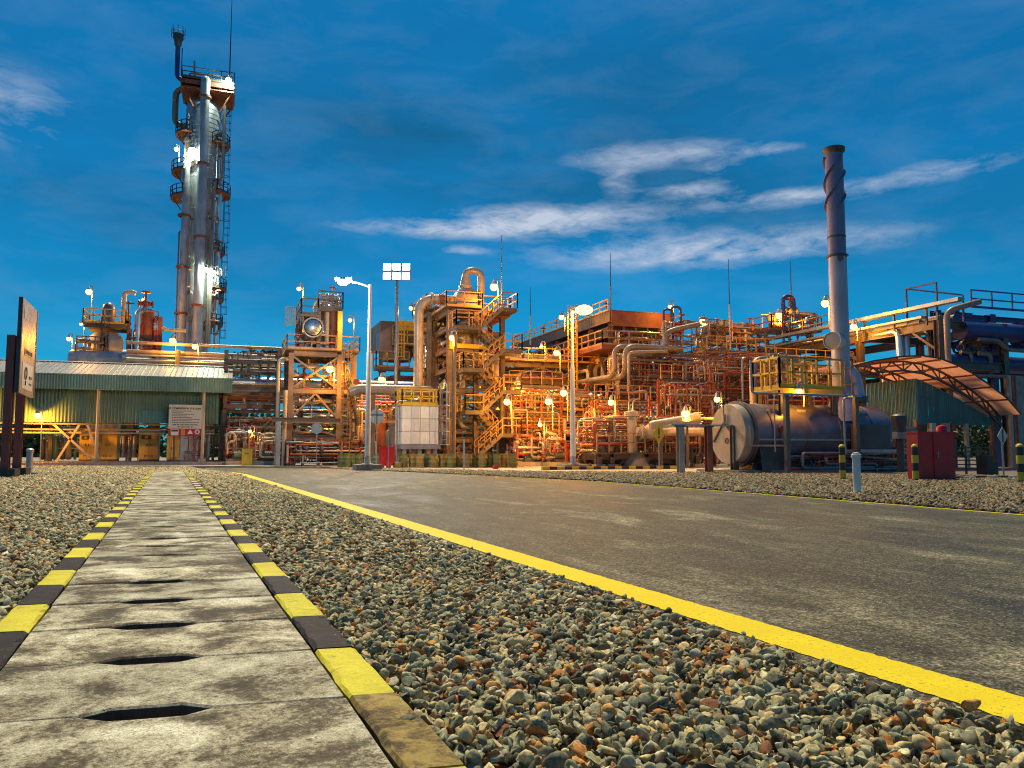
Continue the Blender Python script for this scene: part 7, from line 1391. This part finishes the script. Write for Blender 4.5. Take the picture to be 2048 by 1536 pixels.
# sheds and posts in the far corner
for px0, px1, pyt, D, lab in ((1990, 2001, 886, 60, 'small tan meter box on a post past the diamond sign'), (2020, 2032, 886, 60, 'second tan meter box on a post near the pier')):
    p = G(px0, D); w = du(p, px1); T = thing('meter_box', lab, 'box', p); z = zat(px0, pyt, D); obj('post', MB().bar(p + EX * w / 2, p + Vector((w / 2, 0, z - 0.6)), 0.12), 'rusty', T); obj('box', MB().bb(p + UP * (z - 0.6), p + Vector((w, 0.4, z))), 'ochre', T)

# ------------------------------------------------------------------ trees far behind
def foliage(name, P, r, h, n, seed, s=0.28):
    q = np.random.default_rng(seed); cl = q.normal(size=(14, 3)); cl /= np.linalg.norm(cl, axis=1)[:, None]; cl = cl * q.uniform(0.35, 0.95, (14, 1)) * np.array([r, r, h / 2]); k = q.integers(0, 14, n)
    c = cl[k] + q.normal(size=(n, 3)) * np.array([r, r, h / 2]) * 0.2 + np.array(P); a = q.normal(size=(n, 3)); a /= np.linalg.norm(a, axis=1)[:, None]; b = np.cross(a, q.normal(size=(n, 3))); b /= np.linalg.norm(b, axis=1)[:, None]
    V_ = np.stack([c - a * s, c + b * s * 0.5, c + a * s, c - b * s * 0.5], 1).reshape(-1, 3); d = bpy.data.meshes.new(name); d.from_pydata(V_.tolist(), [], [(4 * i, 4 * i + 1, 4 * i + 2, 4 * i + 3) for i in range(n)]); d.materials.append(M['leaf']); return d
for px, py, D, r, lab in ((492, 705, 130, 3.2, 'tree crown showing above the long pipes beside the tower'), (538, 704, 132, 2.6, 'smaller tree crown showing just left of the lattice structure'), (2000, 840, 75, 3.2, 'dark tree behind the diamond sign'), (2034, 830, 80, 3.6, 'dark tree behind the concrete pier')):
    t = at(px, py, D); T = thing('tree', lab, 'tree', (t.x, t.y, 0)); obj('trunk', MB().tube([(t.x, t.y, 0), (t.x + 0.2, t.y, t.z * 0.5), (t.x, t.y, t.z - r * 0.4)], 0.3, 8, 0.5), 'bark', T)
    for k in range(4): a = k * 1.6; obj('limb', MB().bar((t.x, t.y, t.z - r * 1.2), (t.x + r * 0.6 * math.cos(a), t.y + r * 0.6 * math.sin(a), t.z - r * 0.3), 0.14), 'bark', T)
    obj('crown', foliage('crown', (t.x, t.y, t.z - r * 0.6), r, r * 1.7, 1500, px), None, T)
q = np.random.default_rng(3); cs = []
for k in range(460):
    px = q.uniform(-1100, 3000); D = q.uniform(150, 190); p = G(px, D); cs.append((p.x, p.y, q.uniform(0.5, 6)))
cs = np.array(cs); n = 80000; k = q.integers(0, len(cs), n); c = cs[k] + q.normal(size=(n, 3)) * np.array([3.0, 2.5, 2.0]); c[:, 2] = np.abs(c[:, 2]); a = q.normal(size=(n, 3)); a /= np.linalg.norm(a, axis=1)[:, None]; b = np.cross(a, q.normal(size=(n, 3))); b /= np.linalg.norm(b, axis=1)[:, None]; s = 0.7
V_ = np.stack([c - a * s, c + b * s * 0.6, c + a * s, c - b * s * 0.6], 1).reshape(-1, 3); d = bpy.data.meshes.new('treeline'); d.from_pydata(V_.tolist(), [], [(4 * i, 4 * i + 1, 4 * i + 2, 4 * i + 3) for i in range(n)]); d.materials.append(M['leaf'])
o = bpy.data.objects.new('treeline', d); C.objects.link(o); o['kind'] = 'stuff'; o['label'] = 'dark belt of far trees behind the plant'
